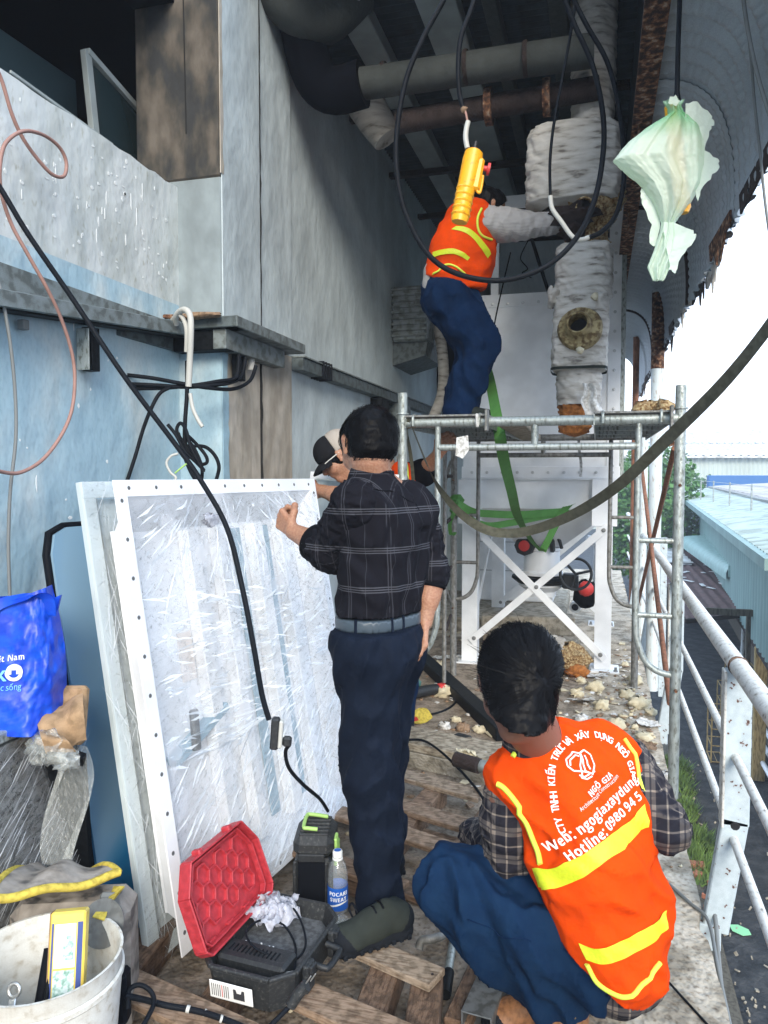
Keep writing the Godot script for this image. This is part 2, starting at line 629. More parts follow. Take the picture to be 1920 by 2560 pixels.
	M.pole_paint = skin_of(mk(Color.WHITE, 0.55), noise_tex("polep", 45, 0.02, 5, [[0.16, L(0.2, 0.1, 0.06)], [0.22, L(0.5, 0.45, 0.4)], [0.30, L(0.58, 0.66, 0.68)], [0.8, L(0.66, 0.73, 0.76)]]), Vector3(3, 0.8, 3), true, grain, Vector3.ONE * 5)
	M.rail = skin_of(mk(Color.WHITE, 0.6), noise_tex("rail", 46, 0.025, 5, [[0.14, L(0.16, 0.14, 0.11)], [0.24, L(0.48, 0.45, 0.40)], [0.38, L(0.66, 0.65, 0.6)], [0.8, L(0.74, 0.73, 0.69)]]), Vector3(3, 3, 1.6), true, grain, Vector3.ONE * 7, nfine, 0.3)
	M.post = skin_of(mk(Color.WHITE, 0.55), noise_tex("post", 47, 0.03, 5, [[0.13, L(0.07, 0.03, 0.02)], [0.17, L(0.14, 0.05, 0.035)], [0.19, L(0.44, 0.52, 0.56)], [0.7, L(0.52, 0.6, 0.64)]]), Vector3.ONE * 1.6, true, grain, Vector3.ONE * 6)
	M.white_steel = skin_of(mk(L(0.86, 0.885, 0.91), 0.4), noise_tex("wsteel", 48, 0.01, 4, grey(0.95, 1.0)), Vector3.ONE * 0.8)
	M.white_panel = skin_of(mk(L(0.84, 0.86, 0.89), 0.32), noise_tex("wpan", 50, 0.01, 4, grey(0.93, 1.0)), Vector3.ONE * 0.7)
	M.hole = mk(L(0.01, 0.01, 0.012), 0.95)
	M.panel_grey = skin_of(mk(L(0.56, 0.63, 0.645), 0.35), noise_tex("wpan", 50, 0.01, 4, grey(0.93, 1.0)), Vector3.ONE * 0.7)
	M.bolt_hole = mk(L(0.10, 0.105, 0.11), 0.9)
	M.bolt = mk(L(0.55, 0.57, 0.58), 0.4, 0.7)
	M.bolt_dark = mk(L(0.25, 0.26, 0.26), 0.5, 0.6)
	M.pan_glass = mk(L(0.30, 0.42, 0.5), 0.18)
	M.blue_sheet = skin_of(mk(L(0.36, 0.55, 0.70), 0.22, 0.35), noise_tex("bsheet", 52, 0.004, 2, [[0.3, L(0.08, 0.42, 0.72)], [0.55, Color(0.85, 0.9, 0.95)], [0.75, Color(1, 1, 1)]]), Vector3(0.5, 0.5, 0.5))
	M.rubber = mk(L(0.006, 0.007, 0.01), 0.55)
	M.black_steel = skin_of(mk(L(0.012, 0.014, 0.017), 0.5, 0.2), blot, Vector3.ONE * 3)
	M.steel = mk(L(0.5, 0.5, 0.48), 0.35, 0.85)
	M.dark_steel = skin_of(mk(L(0.17, 0.18, 0.185), 0.45, 0.4), blot, Vector3.ONE * 2.4)
	M.brass = skin_of(mk(L(0.42, 0.34, 0.17), 0.6, 0.25), noise_tex("brass", 53, 0.03, 4, [[0.3, Color(0.55, 0.47, 0.35)], [0.6, Color(1, 1, 1)]]), Vector3.ONE * 1.6, true, grain, Vector3.ONE * 6, nfine, 0.4)
	# cables, plastics
	M.cable = skin_of(mk(L(0.010, 0.012, 0.016), 0.45), soft, Vector3.ONE * 4)
	M.cable_grey = mk(L(0.16, 0.17, 0.17), 0.6)
	M.cable_white = mk(L(0.48, 0.48, 0.45), 0.6)
	M.hose = skin_of(mk(L(0.36, 0.2, 0.165), 0.6), soft, Vector3.ONE * 3)
	M.yellow = skin_of(mk(L(0.85, 0.40, 0.012), 0.42), noise_tex("yel", 54, 0.02, 5, [[0.15, Color(0.8, 0.74, 0.62)], [0.32, Color(1, 1, 1)]]), Vector3.ONE * 4)
	M.red = mk(L(0.55, 0.035, 0.03), 0.5)
	M.red_case = skin_of(mk(L(0.56, 0.045, 0.06), 0.5), noise_tex("redc", 55, 0.015, 5, [[0.3, Color(0.86, 0.8, 0.8)], [0.7, Color(1, 1, 1)]]), Vector3.ONE * 5, true, noise_tex("dust", 56, 0.03, 5, [[0.35, Color(1, 1, 1)], [0.62, Color(0.88, 0.9, 0.92)]]), Vector3.ONE * 5, nfine, 0.2)
	M.black_plastic = skin_of(mk(Color.WHITE, 0.55), noise_tex("blkp", 57, 0.03, 5, [[0.35, L(0.010, 0.012, 0.015)], [0.65, L(0.016, 0.018, 0.02)], [0.88, L(0.04, 0.04, 0.04)]]), Vector3.ONE * 5)
	M.black_dusty = skin_of(mk(Color.WHITE, 0.6), noise_tex("blkd", 58, 0.05, 5, [[0.4, L(0.014, 0.016, 0.019)], [0.66, L(0.025, 0.027, 0.028)], [0.85, L(0.10, 0.10, 0.095)]]), Vector3.ONE * 3)
	M.foam_grey = skin_of(mk(L(0.13, 0.137, 0.145), 0.95), noise_tex("foamg", 59, 0.015, 5, [[0.3, Color(0.75, 0.75, 0.75)], [0.7, Color(1, 1, 1)]]), Vector3.ONE * 5, true, grain, Vector3.ONE * 12, nfine, 1.0)
	M.green_handle = mk(L(0.36, 0.6, 0.16), 0.5)
	M.label = mk(L(0.75, 0.75, 0.74), 0.6)
	M.ink = mk(L(0.03, 0.03, 0.035), 0.7)
	M.ink_blue = mk(L(0.03, 0.1, 0.35), 0.6)
	M.print_white = mk(L(0.72, 0.75, 0.78), 0.6)
	M.bucket = skin_of(mk(L(0.68, 0.68, 0.64), 0.5), noise_tex("buck", 60, 0.02, 5, [[0.15, Color(0.8, 0.76, 0.7)], [0.36, Color(0.96, 0.95, 0.94)], [0.7, Color(1, 1, 1)]]), Vector3.ONE * 3.0, true, grain, Vector3.ONE * 6)
	M.bag_blue = skin_of(mk(L(0.0, 0.07, 0.56), 0.42), noise_tex("bagb", 61, 0.012, 4, [[0.35, Color(0.6, 0.75, 0.9)], [0.65, Color(1, 1, 1)]]), Vector3.ONE * 2.5, true, null, Vector3.ONE, nsoft, 0.18)
	M.canvas = skin_of(mk(Color.WHITE, 0.95), noise_tex("canv", 62, 0.014, 5, [[0.2, L(0.10, 0.095, 0.09)], [0.36, L(0.25, 0.22, 0.19)], [0.55, L(0.33, 0.295, 0.255)], [0.75, L(0.41, 0.37, 0.325)]]), Vector3.ONE * 1.8, true, grain, Vector3.ONE * 14, nfold, 0.7)
	M.trim_yellow = skin_of(mk(L(0.62, 0.48, 0.07), 0.8), blot, Vector3.ONE * 5)
	M.box_yellow = skin_of(mk(L(0.8, 0.58, 0.10), 0.35), soft, Vector3.ONE * 4)
	M.paper_white = mk(L(0.78, 0.82, 0.82), 0.5)
	M.print_green = skin_of(mk(Color.WHITE, 0.5), noise_tex("pgreen", 63, 0.02, 4, [[0.35, L(0.12, 0.25, 0.2)], [0.55, L(0.45, 0.62, 0.55)], [0.7, L(0.7, 0.78, 0.78)]]), Vector3.ONE * 7)
	M.print_navy = mk(L(0.02, 0.05, 0.22), 0.5)
	M.cardboard = skin_of(mk(L(0.42, 0.27, 0.15), 0.9), blot, Vector3.ONE * 2.5, true, grain, Vector3.ONE * 6)
	var film := mk(Color(0.97, 0.985, 1.0, 0.06), 0.16)
	film.transparency = BaseMaterial3D.TRANSPARENCY_ALPHA
	M.film = skin_of(film, null, Vector3(1.4, 5.0, 1.4), true, null, Vector3.ONE, ncrump, 1.2)
	var haze := mk(Color(1, 1, 1, 1), 0.35)
	haze.transparency = BaseMaterial3D.TRANSPARENCY_ALPHA
	haze.albedo_texture = noise_tex("hazet", 64, 0.012, 4, [[0.3, Color(0.9, 0.94, 0.98, 0.0)], [0.6, Color(0.93, 0.96, 1.0, 0.10)], [0.8, Color(0.97, 0.98, 1.0, 0.3)]])
	M.film_haze = haze
	var strk := mk(Color(1, 1, 1, 1), 0.3)
	strk.transparency = BaseMaterial3D.TRANSPARENCY_ALPHA
	strk.albedo_color = Color(0.96, 0.98, 1.0, 0.5)
	M.film_crease_glint = strk  # white slivers that paint glints on the film creases
	M.film_crease_glint.roughness = 0.3
	M.bag_green = mk(L(0.62, 0.85, 0.62, 0.8), 0.35)
	M.bag_green.transparency = BaseMaterial3D.TRANSPARENCY_ALPHA
	M.bag_green.backlight_enabled = true
	M.bag_green.backlight = Color(0.75, 0.85, 0.72)
	M.bag_green.vertex_color_use_as_albedo = true
	M.bag_green.albedo_color = Color(1, 1, 1, 0.74)
	skin_of(M.bag_green, null, Vector3.ONE * 4, true, null, Vector3.ONE, nfold, 0.7)
	M.poly_clear = mk(Color(0.9, 0.92, 0.9, 0.14), 0.2)
	M.poly_clear.transparency = BaseMaterial3D.TRANSPARENCY_ALPHA
	skin_of(M.poly_clear, null, Vector3(5, 5, 5), true, null, Vector3.ONE, ncrump, 1.0)
	M.poly_milky = mk(Color(0.86, 0.87, 0.92, 0.6), 0.4)
	M.poly_milky.transparency = BaseMaterial3D.TRANSPARENCY_ALPHA
	skin_of(M.poly_milky, noise_tex("milk", 65, 0.02, 4, grey(0.8, 1.0)), Vector3(6, 6, 6), true, null, Vector3.ONE, ncrump, 0.8)
	M.pet = mk(Color(0.92, 0.96, 0.98, 0.12), 0.08)
	M.pet.transparency = BaseMaterial3D.TRANSPARENCY_ALPHA
	M.bottle_label = mk(L(0.015, 0.10, 0.45), 0.35)
	M.cap_white = mk(L(0.72, 0.75, 0.76), 0.45)
	# straps, wood
	M.strap_green = skin_of(mk(L(0.10, 0.30, 0.06), 0.8), soft, Vector3.ONE * 3, true, grain, Vector3.ONE * 12)
	M.strap_olive = skin_of(mk(L(0.10, 0.10, 0.07), 0.8), blot, Vector3.ONE * 3, true, grain, Vector3.ONE * 12)
	var wood_ramp := [[0.2, Color(0.74, 0.69, 0.65)], [0.45, Color(0.93, 0.92, 0.9)], [0.75, Color(1, 1, 1)]]
	for k in 4:
		var cols := [L(0.26, 0.17, 0.115), L(0.33, 0.23, 0.16), L(0.18, 0.11, 0.07), L(0.37, 0.29, 0.22)]
		M["wood%d" % k] = skin_of(mk(cols[k], 0.85), noise_tex("woodg", 66, 0.02, 5, wood_ramp), Vector3(1.0, 9.0, 9.0) if k != 2 else Vector3(9, 9, 1.0), true, blot, Vector3.ONE * 2.2, nfine, 0.5)
	M.plank = skin_of(mk(L(0.44, 0.39, 0.31), 0.9), noise_tex("woodg", 66, 0.02, 5), Vector3(1.2, 8, 8), true, blot, Vector3.ONE * 2.0, nfine, 0.5)
	# outside
	M.shed_green = skin_of(mk(L(0.20, 0.31, 0.295), 0.65), soft, Vector3(0.3, 0.1, 0.3))
	M.shed_roof = skin_of(mk(L(0.36, 0.44, 0.42), 0.65), blot, Vector3.ONE * 0.2)
	M.awning = skin_of(mk(L(0.30, 0.45, 0.415), 0.55), soft, Vector3.ONE * 0.6)
	M.roof_grey = skin_of(mk(L(0.42, 0.42, 0.44), 0.7), blot, Vector3.ONE * 0.12)
	M.roof_white = skin_of(mk(L(0.66, 0.66, 0.64), 0.6), blot, Vector3.ONE * 0.1)
	M.mill_wall = skin_of(mk(L(0.50, 0.58, 0.54), 0.7), soft, Vector3(0.08, 0.02, 0.08))
	M.blue_band = mk(L(0.015, 0.11, 0.32), 0.6)
	M.maroon = skin_of(mk(L(0.115, 0.055, 0.05), 0.8), blot, Vector3.ONE * 0.6, true, grain, Vector3.ONE * 2)
	M.timber = skin_of(mk(L(0.42, 0.31, 0.14), 0.85), blot, Vector3(3, 0.6, 3))
	M.boards_dark = skin_of(mk(L(0.10, 0.09, 0.07), 0.9), blot, Vector3(2, 0.4, 2))
	M.bark = skin_of(mk(L(0.10, 0.075, 0.055), 0.95), blot, Vector3.ONE * 2)
	M.leaf = mk(L(0.07, 0.17, 0.04), 0.6)
	M.leaf.backlight_enabled = true
	M.leaf.backlight = L(0.10, 0.22, 0.03)
	M.leaf.vertex_color_use_as_albedo = true
	M.leaf.albedo_color = Color.WHITE
	M.moss = mk(Color.WHITE, 0.8)
	M.moss.vertex_color_use_as_albedo = true
	M.brick = skin_of(mk(L(0.42, 0.16, 0.09), 0.9), blot, Vector3.ONE * 5)
	M.wire = mk(L(0.3, 0.32, 0.33), 0.6)
	# people
	M.skin = mk(L(0.40, 0.215, 0.135), 0.55)
	M.skin_shaded = skin_of(mk(L(0.19, 0.09, 0.06), 0.6), null, Vector3.ONE * 6, false, null, Vector3.ONE, nfine, 0.15)  # darker copy of skin, paints the shadow on the nape
	M.skin.subsurf_scatter_enabled = true
	M.skin.subsurf_scatter_strength = 0.08
	skin_of(M.skin, noise_tex("skin", 71, 0.03, 4, [[0.3, Color(0.88, 0.82, 0.8)], [0.7, Color(1, 1, 1)]]), Vector3.ONE * 6, false, null, Vector3.ONE, nfine, 0.15)
	M.hair = mk(L(0.005, 0.005, 0.006), 0.42)
	M.denim = skin_of(mk(L(0.008, 0.027, 0.068), 0.85), noise_tex("denim", 72, 0.012, 5, [[0.3, Color(0.86, 0.88, 0.92)], [0.55, Color(0.96, 0.97, 0.98)], [0.75, Color(1.0, 1.0, 1.0)]]), Vector3.ONE * 2.2, false, grain, Vector3.ONE * 22, nfold, 0.4)
	M.denim_dark = skin_of(mk(L(0.006, 0.021, 0.062), 0.85), noise_tex("denim", 72, 0.012, 5), Vector3.ONE * 2.2, false, grain, Vector3.ONE * 22, nfold, 0.5)
	M.slacks = skin_of(mk(L(0.0085, 0.0135, 0.027), 0.75), soft, Vector3.ONE * 2.5, false, grain, Vector3.ONE * 18, nfold, 0.45)
	M.vest = skin_of(mk(L(0.84, 0.072, 0.004), 0.8), noise_tex("vestn", 73, 0.01, 4, grey(0.94, 1.0)), Vector3.ONE * 3, false, grain, Vector3.ONE * 30, nfold, 0.55)
	M.hi_yellow = skin_of(mk(L(0.62, 0.70, 0.02), 0.55), noise_tex("hiy", 74, 0.03, 4, grey(0.94, 1.0)), Vector3.ONE * 6, true, null, Vector3.ONE, nsoft, 0.5)
	M.hi_trim = mk(L(0.66, 0.80, 0.08), 0.7)
	M.vest_print = mk(L(0.85, 0.72, 0.68), 0.8)
	M.black_cloth = skin_of(mk(L(0.006, 0.0065, 0.009), 0.9), soft, Vector3.ONE * 3, false, grain, Vector3.ONE * 20)
	M.belt = mk(L(0.05, 0.07, 0.09), 0.42)
	M.shoe_olive = skin_of(mk(L(0.036, 0.042, 0.037), 0.8), soft, Vector3.ONE * 6, false, grain, Vector3.ONE * 14)
	M.shoe_sole = mk(L(0.012, 0.014, 0.018), 0.7)
	M.boot = skin_of(mk(L(0.30, 0.13, 0.05), 0.6), blot, Vector3.ONE * 6, false, grain, Vector3.ONE * 12)
	M.cap_black = mk(L(0.012, 0.012, 0.014), 0.85)
	M.cap_mesh = mk(L(0.34, 0.30, 0.26), 0.9)
	M.shirt_dark = plaid(L(0.010, 0.010, 0.014), [[L(0.26, 0.27, 0.30), 0.35]], 0, Vector3.ONE * 8.6)
	M.shirt_check = plaid(L(0.020, 0.020, 0.028), [[L(0.40, 0.33, 0.26), 0.6]], 1, Vector3.ONE * 6.5)
	M.shirt_stripe = plaid(L(0.5, 0.49, 0.48), [[L(0.18, 0.18, 0.2), 0.6]], 2, Vector3.ONE * 9.0)
	for n in ["denim", "denim_dark", "slacks", "vest", "black_cloth", "shirt_dark", "shirt_check", "shirt_stripe", "canvas", "cap_black", "cable", "black_steel", "shoe_olive", "shoe_sole", "rubber", "black_void"]:
		M[n].metallic_specular = 0.16
	M.hair.metallic_specular = 0.18


# woven checks: kind 0 fine triple lines far apart, 1 tartan bands, 2 narrow stripes
func plaid(base: Color, lines: Array, kind: int, scale: Vector3) -> StandardMaterial3D:
	var s := 256
	var im := Image.create(s, s, false, Image.FORMAT_RGBA8)
	var lc: Color = lines[0][0]
	for y in s:
		for x in s:
			var c := base
			var wx := 0.0
			var wy := 0.0
			if kind == 0:
				for o in [40, 56, 72]:
					if absi(y - o) < 4:
						wy = 0.45
				for o in [90, 108]:
					if absi(x - o) < 4:
						wx = 0.28
				if absi(x - 215) < 3:
					wx = maxf(wx, 0.22)
			elif kind == 1:
				wx = 0.55 if posmod(x, 128) < 40 else (0.75 if absi(posmod(x, 128) - 84) < 4 else 0.0)
				wy = 0.55 if posmod(y, 128) < 40 else (0.75 if absi(posmod(y, 128) - 84) < 4 else 0.0)
				if absi(posmod(x, 128) - 20) < 4 or absi(posmod(y, 128) - 20) < 4:
					wx *= 0.3
					wy *= 0.6
			else:
				wy = 0.75 if posmod(y, 16) < 5 else 0.0
			var w := clampf(wx * 0.6 + wy * 0.6, 0.0, 1.0) if kind == 1 else maxf(wx, wy)
			c = base.lerp(lc, w)
			var g := 0.92 + 0.08 * float((x * 7 + y * 13) % 5) / 4.0
			im.set_pixel(x, y, Color(c.r * g, c.g * g, c.b * g))
	var m := mk(Color.WHITE, 0.88)
	m.albedo_texture = ImageTexture.create_from_image(im)
	m.uv1_triplanar = true
	m.uv1_scale = scale
	m.uv1_triplanar_sharpness = 6.0
	m.normal_enabled = true
	m.normal_texture = tex_cache["nweave"]
	m.normal_scale = 0.3
	return m

# ---------------------------------------------------------------- setting
func build_ground() -> void:
	var g := MB.new()
	g.quad(Vector3(-300, -3.0, 60), Vector3(300, -3.0, 60), Vector3(300, -3.0, -400), Vector3(-300, -3.0, -400))
	struct("ground", g, M.asphalt)
	# gangway slab with a chipped free edge
	var poly := PackedVector2Array([Vector2(-2.3, 2.6)])
	var r := RandomNumberGenerator.new()
	r.seed = 3
	var z := 2.6
	while z > -12.0:
		poly.append(Vector2(0.362 + r.randf_range(-0.007, 0.004) - (0.03 if r.randf() < 0.04 else 0.0), z))
		z -= r.randf_range(0.05, 0.16)
	poly.append(Vector2(0.362, -12.0))
	poly.append(Vector2(-2.3, -12.0))
	var m := MB.new().prism(poly, 0.2, Transform3D(Basis(Vector3.RIGHT, Vector3.BACK, Vector3.DOWN), Vector3.ZERO))
	struct("floor", m, M.floor)
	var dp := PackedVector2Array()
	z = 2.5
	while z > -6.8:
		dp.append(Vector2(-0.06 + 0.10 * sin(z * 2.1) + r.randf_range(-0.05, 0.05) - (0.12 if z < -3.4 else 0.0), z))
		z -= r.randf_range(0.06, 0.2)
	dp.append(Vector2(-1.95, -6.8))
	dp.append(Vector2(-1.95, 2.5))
	struct("floor_dirt_and_falloff", MB.new().prism(dp, -0.004, Transform3D(Basis(Vector3.RIGHT, Vector3.BACK, Vector3.DOWN), Vector3.ZERO)), M.dirt_and_falloff)  # dirt layer that also paints the light falloff across the floor
	struct("drain_strip", span(Vector3(0.3, -3.0, 3), Vector3(1.2, -2.95, -14), 0.02), M.boards_dark)
	# concrete step that crosses the gangway under the hopper
	struct("step", span(Vector3(-1.7, 0.0, -7.0), Vector3(-0.28, 0.13, -9.0), 0.02), M.curb)

func build_building() -> void:
	# low wall of the plant room: blue below, white above, open over the top
	var w := thing("plant_room_wall", Vector3(-2.1, 0, -1), "long low wall painted pale blue below and stained white above, open over its top", "wall")
	part("lower_face", span(Vector3(-2.2, -0.2, 2.6), Vector3(-1.98, 2.29, -3.393)), M.wall_blue, w)
	var top := MB.new()
	var poly := PackedVector2Array()
	var r := RandomNumberGenerator.new()
	r.seed = 5
	poly.append(Vector2(2.6, 2.29))
	var z := 2.6
	while z > -3.393:
		poly.append(Vector2(z, 2.855 + r.randf_range(-0.008, 0.006)))
		z -= r.randf_range(0.04, 0.1)
	poly.append(Vector2(-3.393, 2.855))
	poly.append(Vector2(-3.393, 2.29))
	top.prism(poly, 0.22, Transform3D(Basis(Vector3.BACK, Vector3.UP, Vector3.LEFT), Vector3(-1.98, 0, 0)))
	part("upper_face", top, M.wall_white, w)
	# flaked paint chips, thin and proud of the wall
	var chips := MB.new()
	for k in 150:
		var cz := r.randf_range(-3.3, -1.6)
		var cy := r.randf_range(2.32, 2.82) if r.randf() < 0.8 else r.randf_range(1.2, 2.2)
		var long := r.randf() < 0.12
		var hh := r.randf_range(0.02, 0.07) if long else r.randf_range(0.004, 0.014)
		var ww := r.randf_range(0.003, 0.006) if long else r.randf_range(0.004, 0.015)
		var p := PackedVector2Array()
		for a in 6:
			var an := TAU * a / 6.0
			p.append(Vector2(cz + cos(an) * ww * r.randf_range(0.4, 1.0), cy + sin(an) * hh * r.randf_range(0.4, 1.0)))
		chips.prism(p, 0.0015, Transform3D(Basis(Vector3.BACK, Vector3.UP, Vector3.RIGHT), Vector3(-1.98, 0, 0)))
	tag(part("paint_flakes", chips, M.chip, w), "", "", "", "stuff")
	# dark room behind the low wall
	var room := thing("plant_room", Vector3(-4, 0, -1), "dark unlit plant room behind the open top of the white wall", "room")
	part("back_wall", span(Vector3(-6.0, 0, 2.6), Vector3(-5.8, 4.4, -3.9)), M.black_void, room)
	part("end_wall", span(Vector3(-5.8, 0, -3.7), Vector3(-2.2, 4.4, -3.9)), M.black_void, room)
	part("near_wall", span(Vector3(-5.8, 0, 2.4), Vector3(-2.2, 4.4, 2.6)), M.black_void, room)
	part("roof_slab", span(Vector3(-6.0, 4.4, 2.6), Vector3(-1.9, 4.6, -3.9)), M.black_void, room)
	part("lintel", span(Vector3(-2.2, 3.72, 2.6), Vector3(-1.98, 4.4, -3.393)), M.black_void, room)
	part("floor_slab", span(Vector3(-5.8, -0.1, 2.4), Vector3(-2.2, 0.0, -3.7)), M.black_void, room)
	var board := solo("teal_board", bx(Vector3(-2.62, 3.02, -3.05), Vector3(0.02, 0.9, 0.95), 0.004), mk(L(0.05, 0.085, 0.095), 0.7), "dull teal sheet standing inside the dark room behind the white wall", "board")
	board.rotation.x = 0.04
	var wf := thing("window_casement", Vector3(-2.3, 2.85, -3.3), "old grey window casement leaning in the dark opening above the white wall", "window")
	var a := Vector3(-2.3, 3.417, -3.148)
	var b := Vector3(-2.3, 2.86, -3.23)
	var c := Vector3(-2.3, 3.30, -3.72)
	var d := Vector3(-2.3, 2.82, -3.72)
	part("frame", MB.new().bar(a, b, 0.03, 0.045), M.strip, wf)
	part("frame", MB.new().bar(a, c, 0.03, 0.04, Vector3.RIGHT), M.strip, wf)
	part("frame", MB.new().bar(Vector3(-2.305, 3.0, -3.22), Vector3(-2.305, 3.02, -3.70), 0.02, 0.025, Vector3.RIGHT), M.ceiling, wf)
	var pane := MB.new()
	pane.prism(PackedVector2Array([Vector2(a.z - 0.02, a.y - 0.03), Vector2(b.z - 0.02, b.y), Vector2(d.z, d.y), Vector2(c.z, c.y)]), 0.005, Transform3D(Basis(Vector3.BACK, Vector3.UP, Vector3.LEFT), Vector3(-2.3, 0, 0)))
	part("pane", pane, mk(L(0.02, 0.035, 0.04), 0.12), wf)
	var sash := thing("glazing_strip", Vector3(-2.15, 2.86, -2.5), "thin clear-edged glazing strip lying along the white wall's top edge", "glazing strip")
	part("strip", MB.new().bar(Vector3(-2.06, 2.885, -2.35), Vector3(-2.06, 2.87, -2.95), 0.05, 0.03), M.ceiling, sash)
	part("edge", MB.new().bar(Vector3(-2.03, 2.90, -2.35), Vector3(-2.03, 2.885, -2.95), 0.008, 0.012), M.strip, sash)

	# the two pillars on each side of the expansion joint
	var p1 := thing("near_pillar", Vector3(-1.97, 0, -3.61), "near concrete pillar, blackened raw concrete on top and pale blue paint below", "pillar")
	part("raw_base", span(Vector3(-2.2, -0.2, -3.827), Vector3(-1.75, 2.06, -3.393), 0.006), M.raw_light, p1)
	part("painted_middle", span(Vector3(-2.2, 2.06, -3.827), Vector3(-1.75, 2.885, -3.393), 0.004), M.wall_grey_shaded, p1)
	part("raw_top", span(Vector3(-2.2, 2.885, -3.827), Vector3(-1.75, 4.4, -3.388), 0.008), M.raw_dark, p1)
	part("blue_coat", span(Vector3(-1.985, 0.0, -3.393), Vector3(-1.752, 2.06, -3.388)), M.wall_blue, p1)
	part("plaster_coat", span(Vector3(-1.75, 2.2, -3.825), Vector3(-1.744, 4.4, -3.40)), M.wall_grey, p1)
	var edge := PackedVector2Array()
	z = 0.0
	while z < 2.1:
		edge.append(Vector2(-3.445 + r.randf_range(-0.012, 0.008), z))
		z += r.randf_range(0.03, 0.08)
	edge.append(Vector2(-3.388, 2.1))
	edge.append(Vector2(-3.388, 0.0))
	part("blue_edge", MB.new().prism(edge, 0.004, Transform3D(Basis(Vector3.BACK, Vector3.UP, Vector3.RIGHT), Vector3(-1.75, 0, 0))), M.blue_edge, p1)
	var rough := PackedVector2Array()
	z = 2.9
	while z < 4.38:
		rough.append(Vector2(-3.412 + r.randf_range(-0.008, 0.006), z))
		z += r.randf_range(0.03, 0.07)
	rough.append(Vector2(-3.386, 4.38))
	rough.append(Vector2(-3.386, 2.9))
	part("broken_arris", MB.new().prism(rough, 0.005, Transform3D(Basis(Vector3.BACK, Vector3.UP, Vector3.RIGHT), Vector3(-1.7475, 0, 0))), M.raw_light, p1)
	var seam := MB.new()
	for q in [[-1.93, 3.1, 4.2]]:
		seam.box(Transform3D(Basis(Vector3.BACK, 0.01), Vector3(q[0], (q[1] + q[2]) / 2, -3.387)), Vector3(0.006, q[2] - q[1], 0.003))
	part("board_seams", seam, M.crack, p1)
	var p2 := thing("far_pillar", Vector3(-1.97, 0, -4.06), "far concrete pillar beyond the vertical crack, brown raw concrete below and pale grey above", "pillar")
	part("raw_base", span(Vector3(-2.2, -0.2, -4.277), Vector3(-1.752, 2.16, -3.838), 0.006), M.raw_light, p2)
	part("painted_top", span(Vector3(-2.2, 2.16, -4.277), Vector3(-1.752, 4.4, -3.838), 0.004), M.wall_grey, p2)
	var ck := PackedVector2Array()
	var back := PackedVector2Array()
	z = 0.0
	while z < 4.4:
		var o := r.randf_range(-0.007, 0.007)
		ck.append(Vector2(-3.8325 + o - r.randf_range(0.003, 0.006), z))
		back.insert(0, Vector2(-3.8325 + o + r.randf_range(0.003, 0.006), z))
		z += r.randf_range(0.03, 0.09)
	ck.append_array(back)
	solo("expansion_joint", MB.new().prism(ck, 0.012, Transform3D(Basis(Vector3.BACK, Vector3.UP, Vector3.RIGHT), Vector3(-1.7535, 0, 0))), M.crack, "jagged black vertical crack between the two concrete pillars", "crack")
	var fw := thing("far_wall", Vector3(-1.85, 0, -6), "tall plain grey wall running from the pillars into the dark", "wall")
	part("plaster", span(Vector3(-2.0, -0.2, -8.6), Vector3(-1.765, 4.4, -4.277)), M.wall_grey, fw)
	var ew := thing("end_wall", Vector3(-1.3, 0, -8.9), "wall with its top painted black as shade, closing the covered gangway behind the hopper", "wall")
	part("upper", span(Vector3(-2.0, 2.2, -8.9), Vector3(-0.95, 4.3, -8.6)), M.black_void, ew)  # near-black colour paints the unlit void behind the hopper
	part("lower", span(Vector3(-2.0, 0, -8.9), Vector3(-1.0, 2.2, -8.6)), M.wall_grey, ew)

func roof_profile() -> Array:
	return [Vector2(0.514, 2.47), Vector2(0.514, 2.62), Vector2(0.502, 2.76), Vector2(0.475, 2.88), Vector2(0.43, 2.97), Vector2(0.36, 3.035), Vector2(0.27, 3.07), Vector2(0.16, 3.08)]

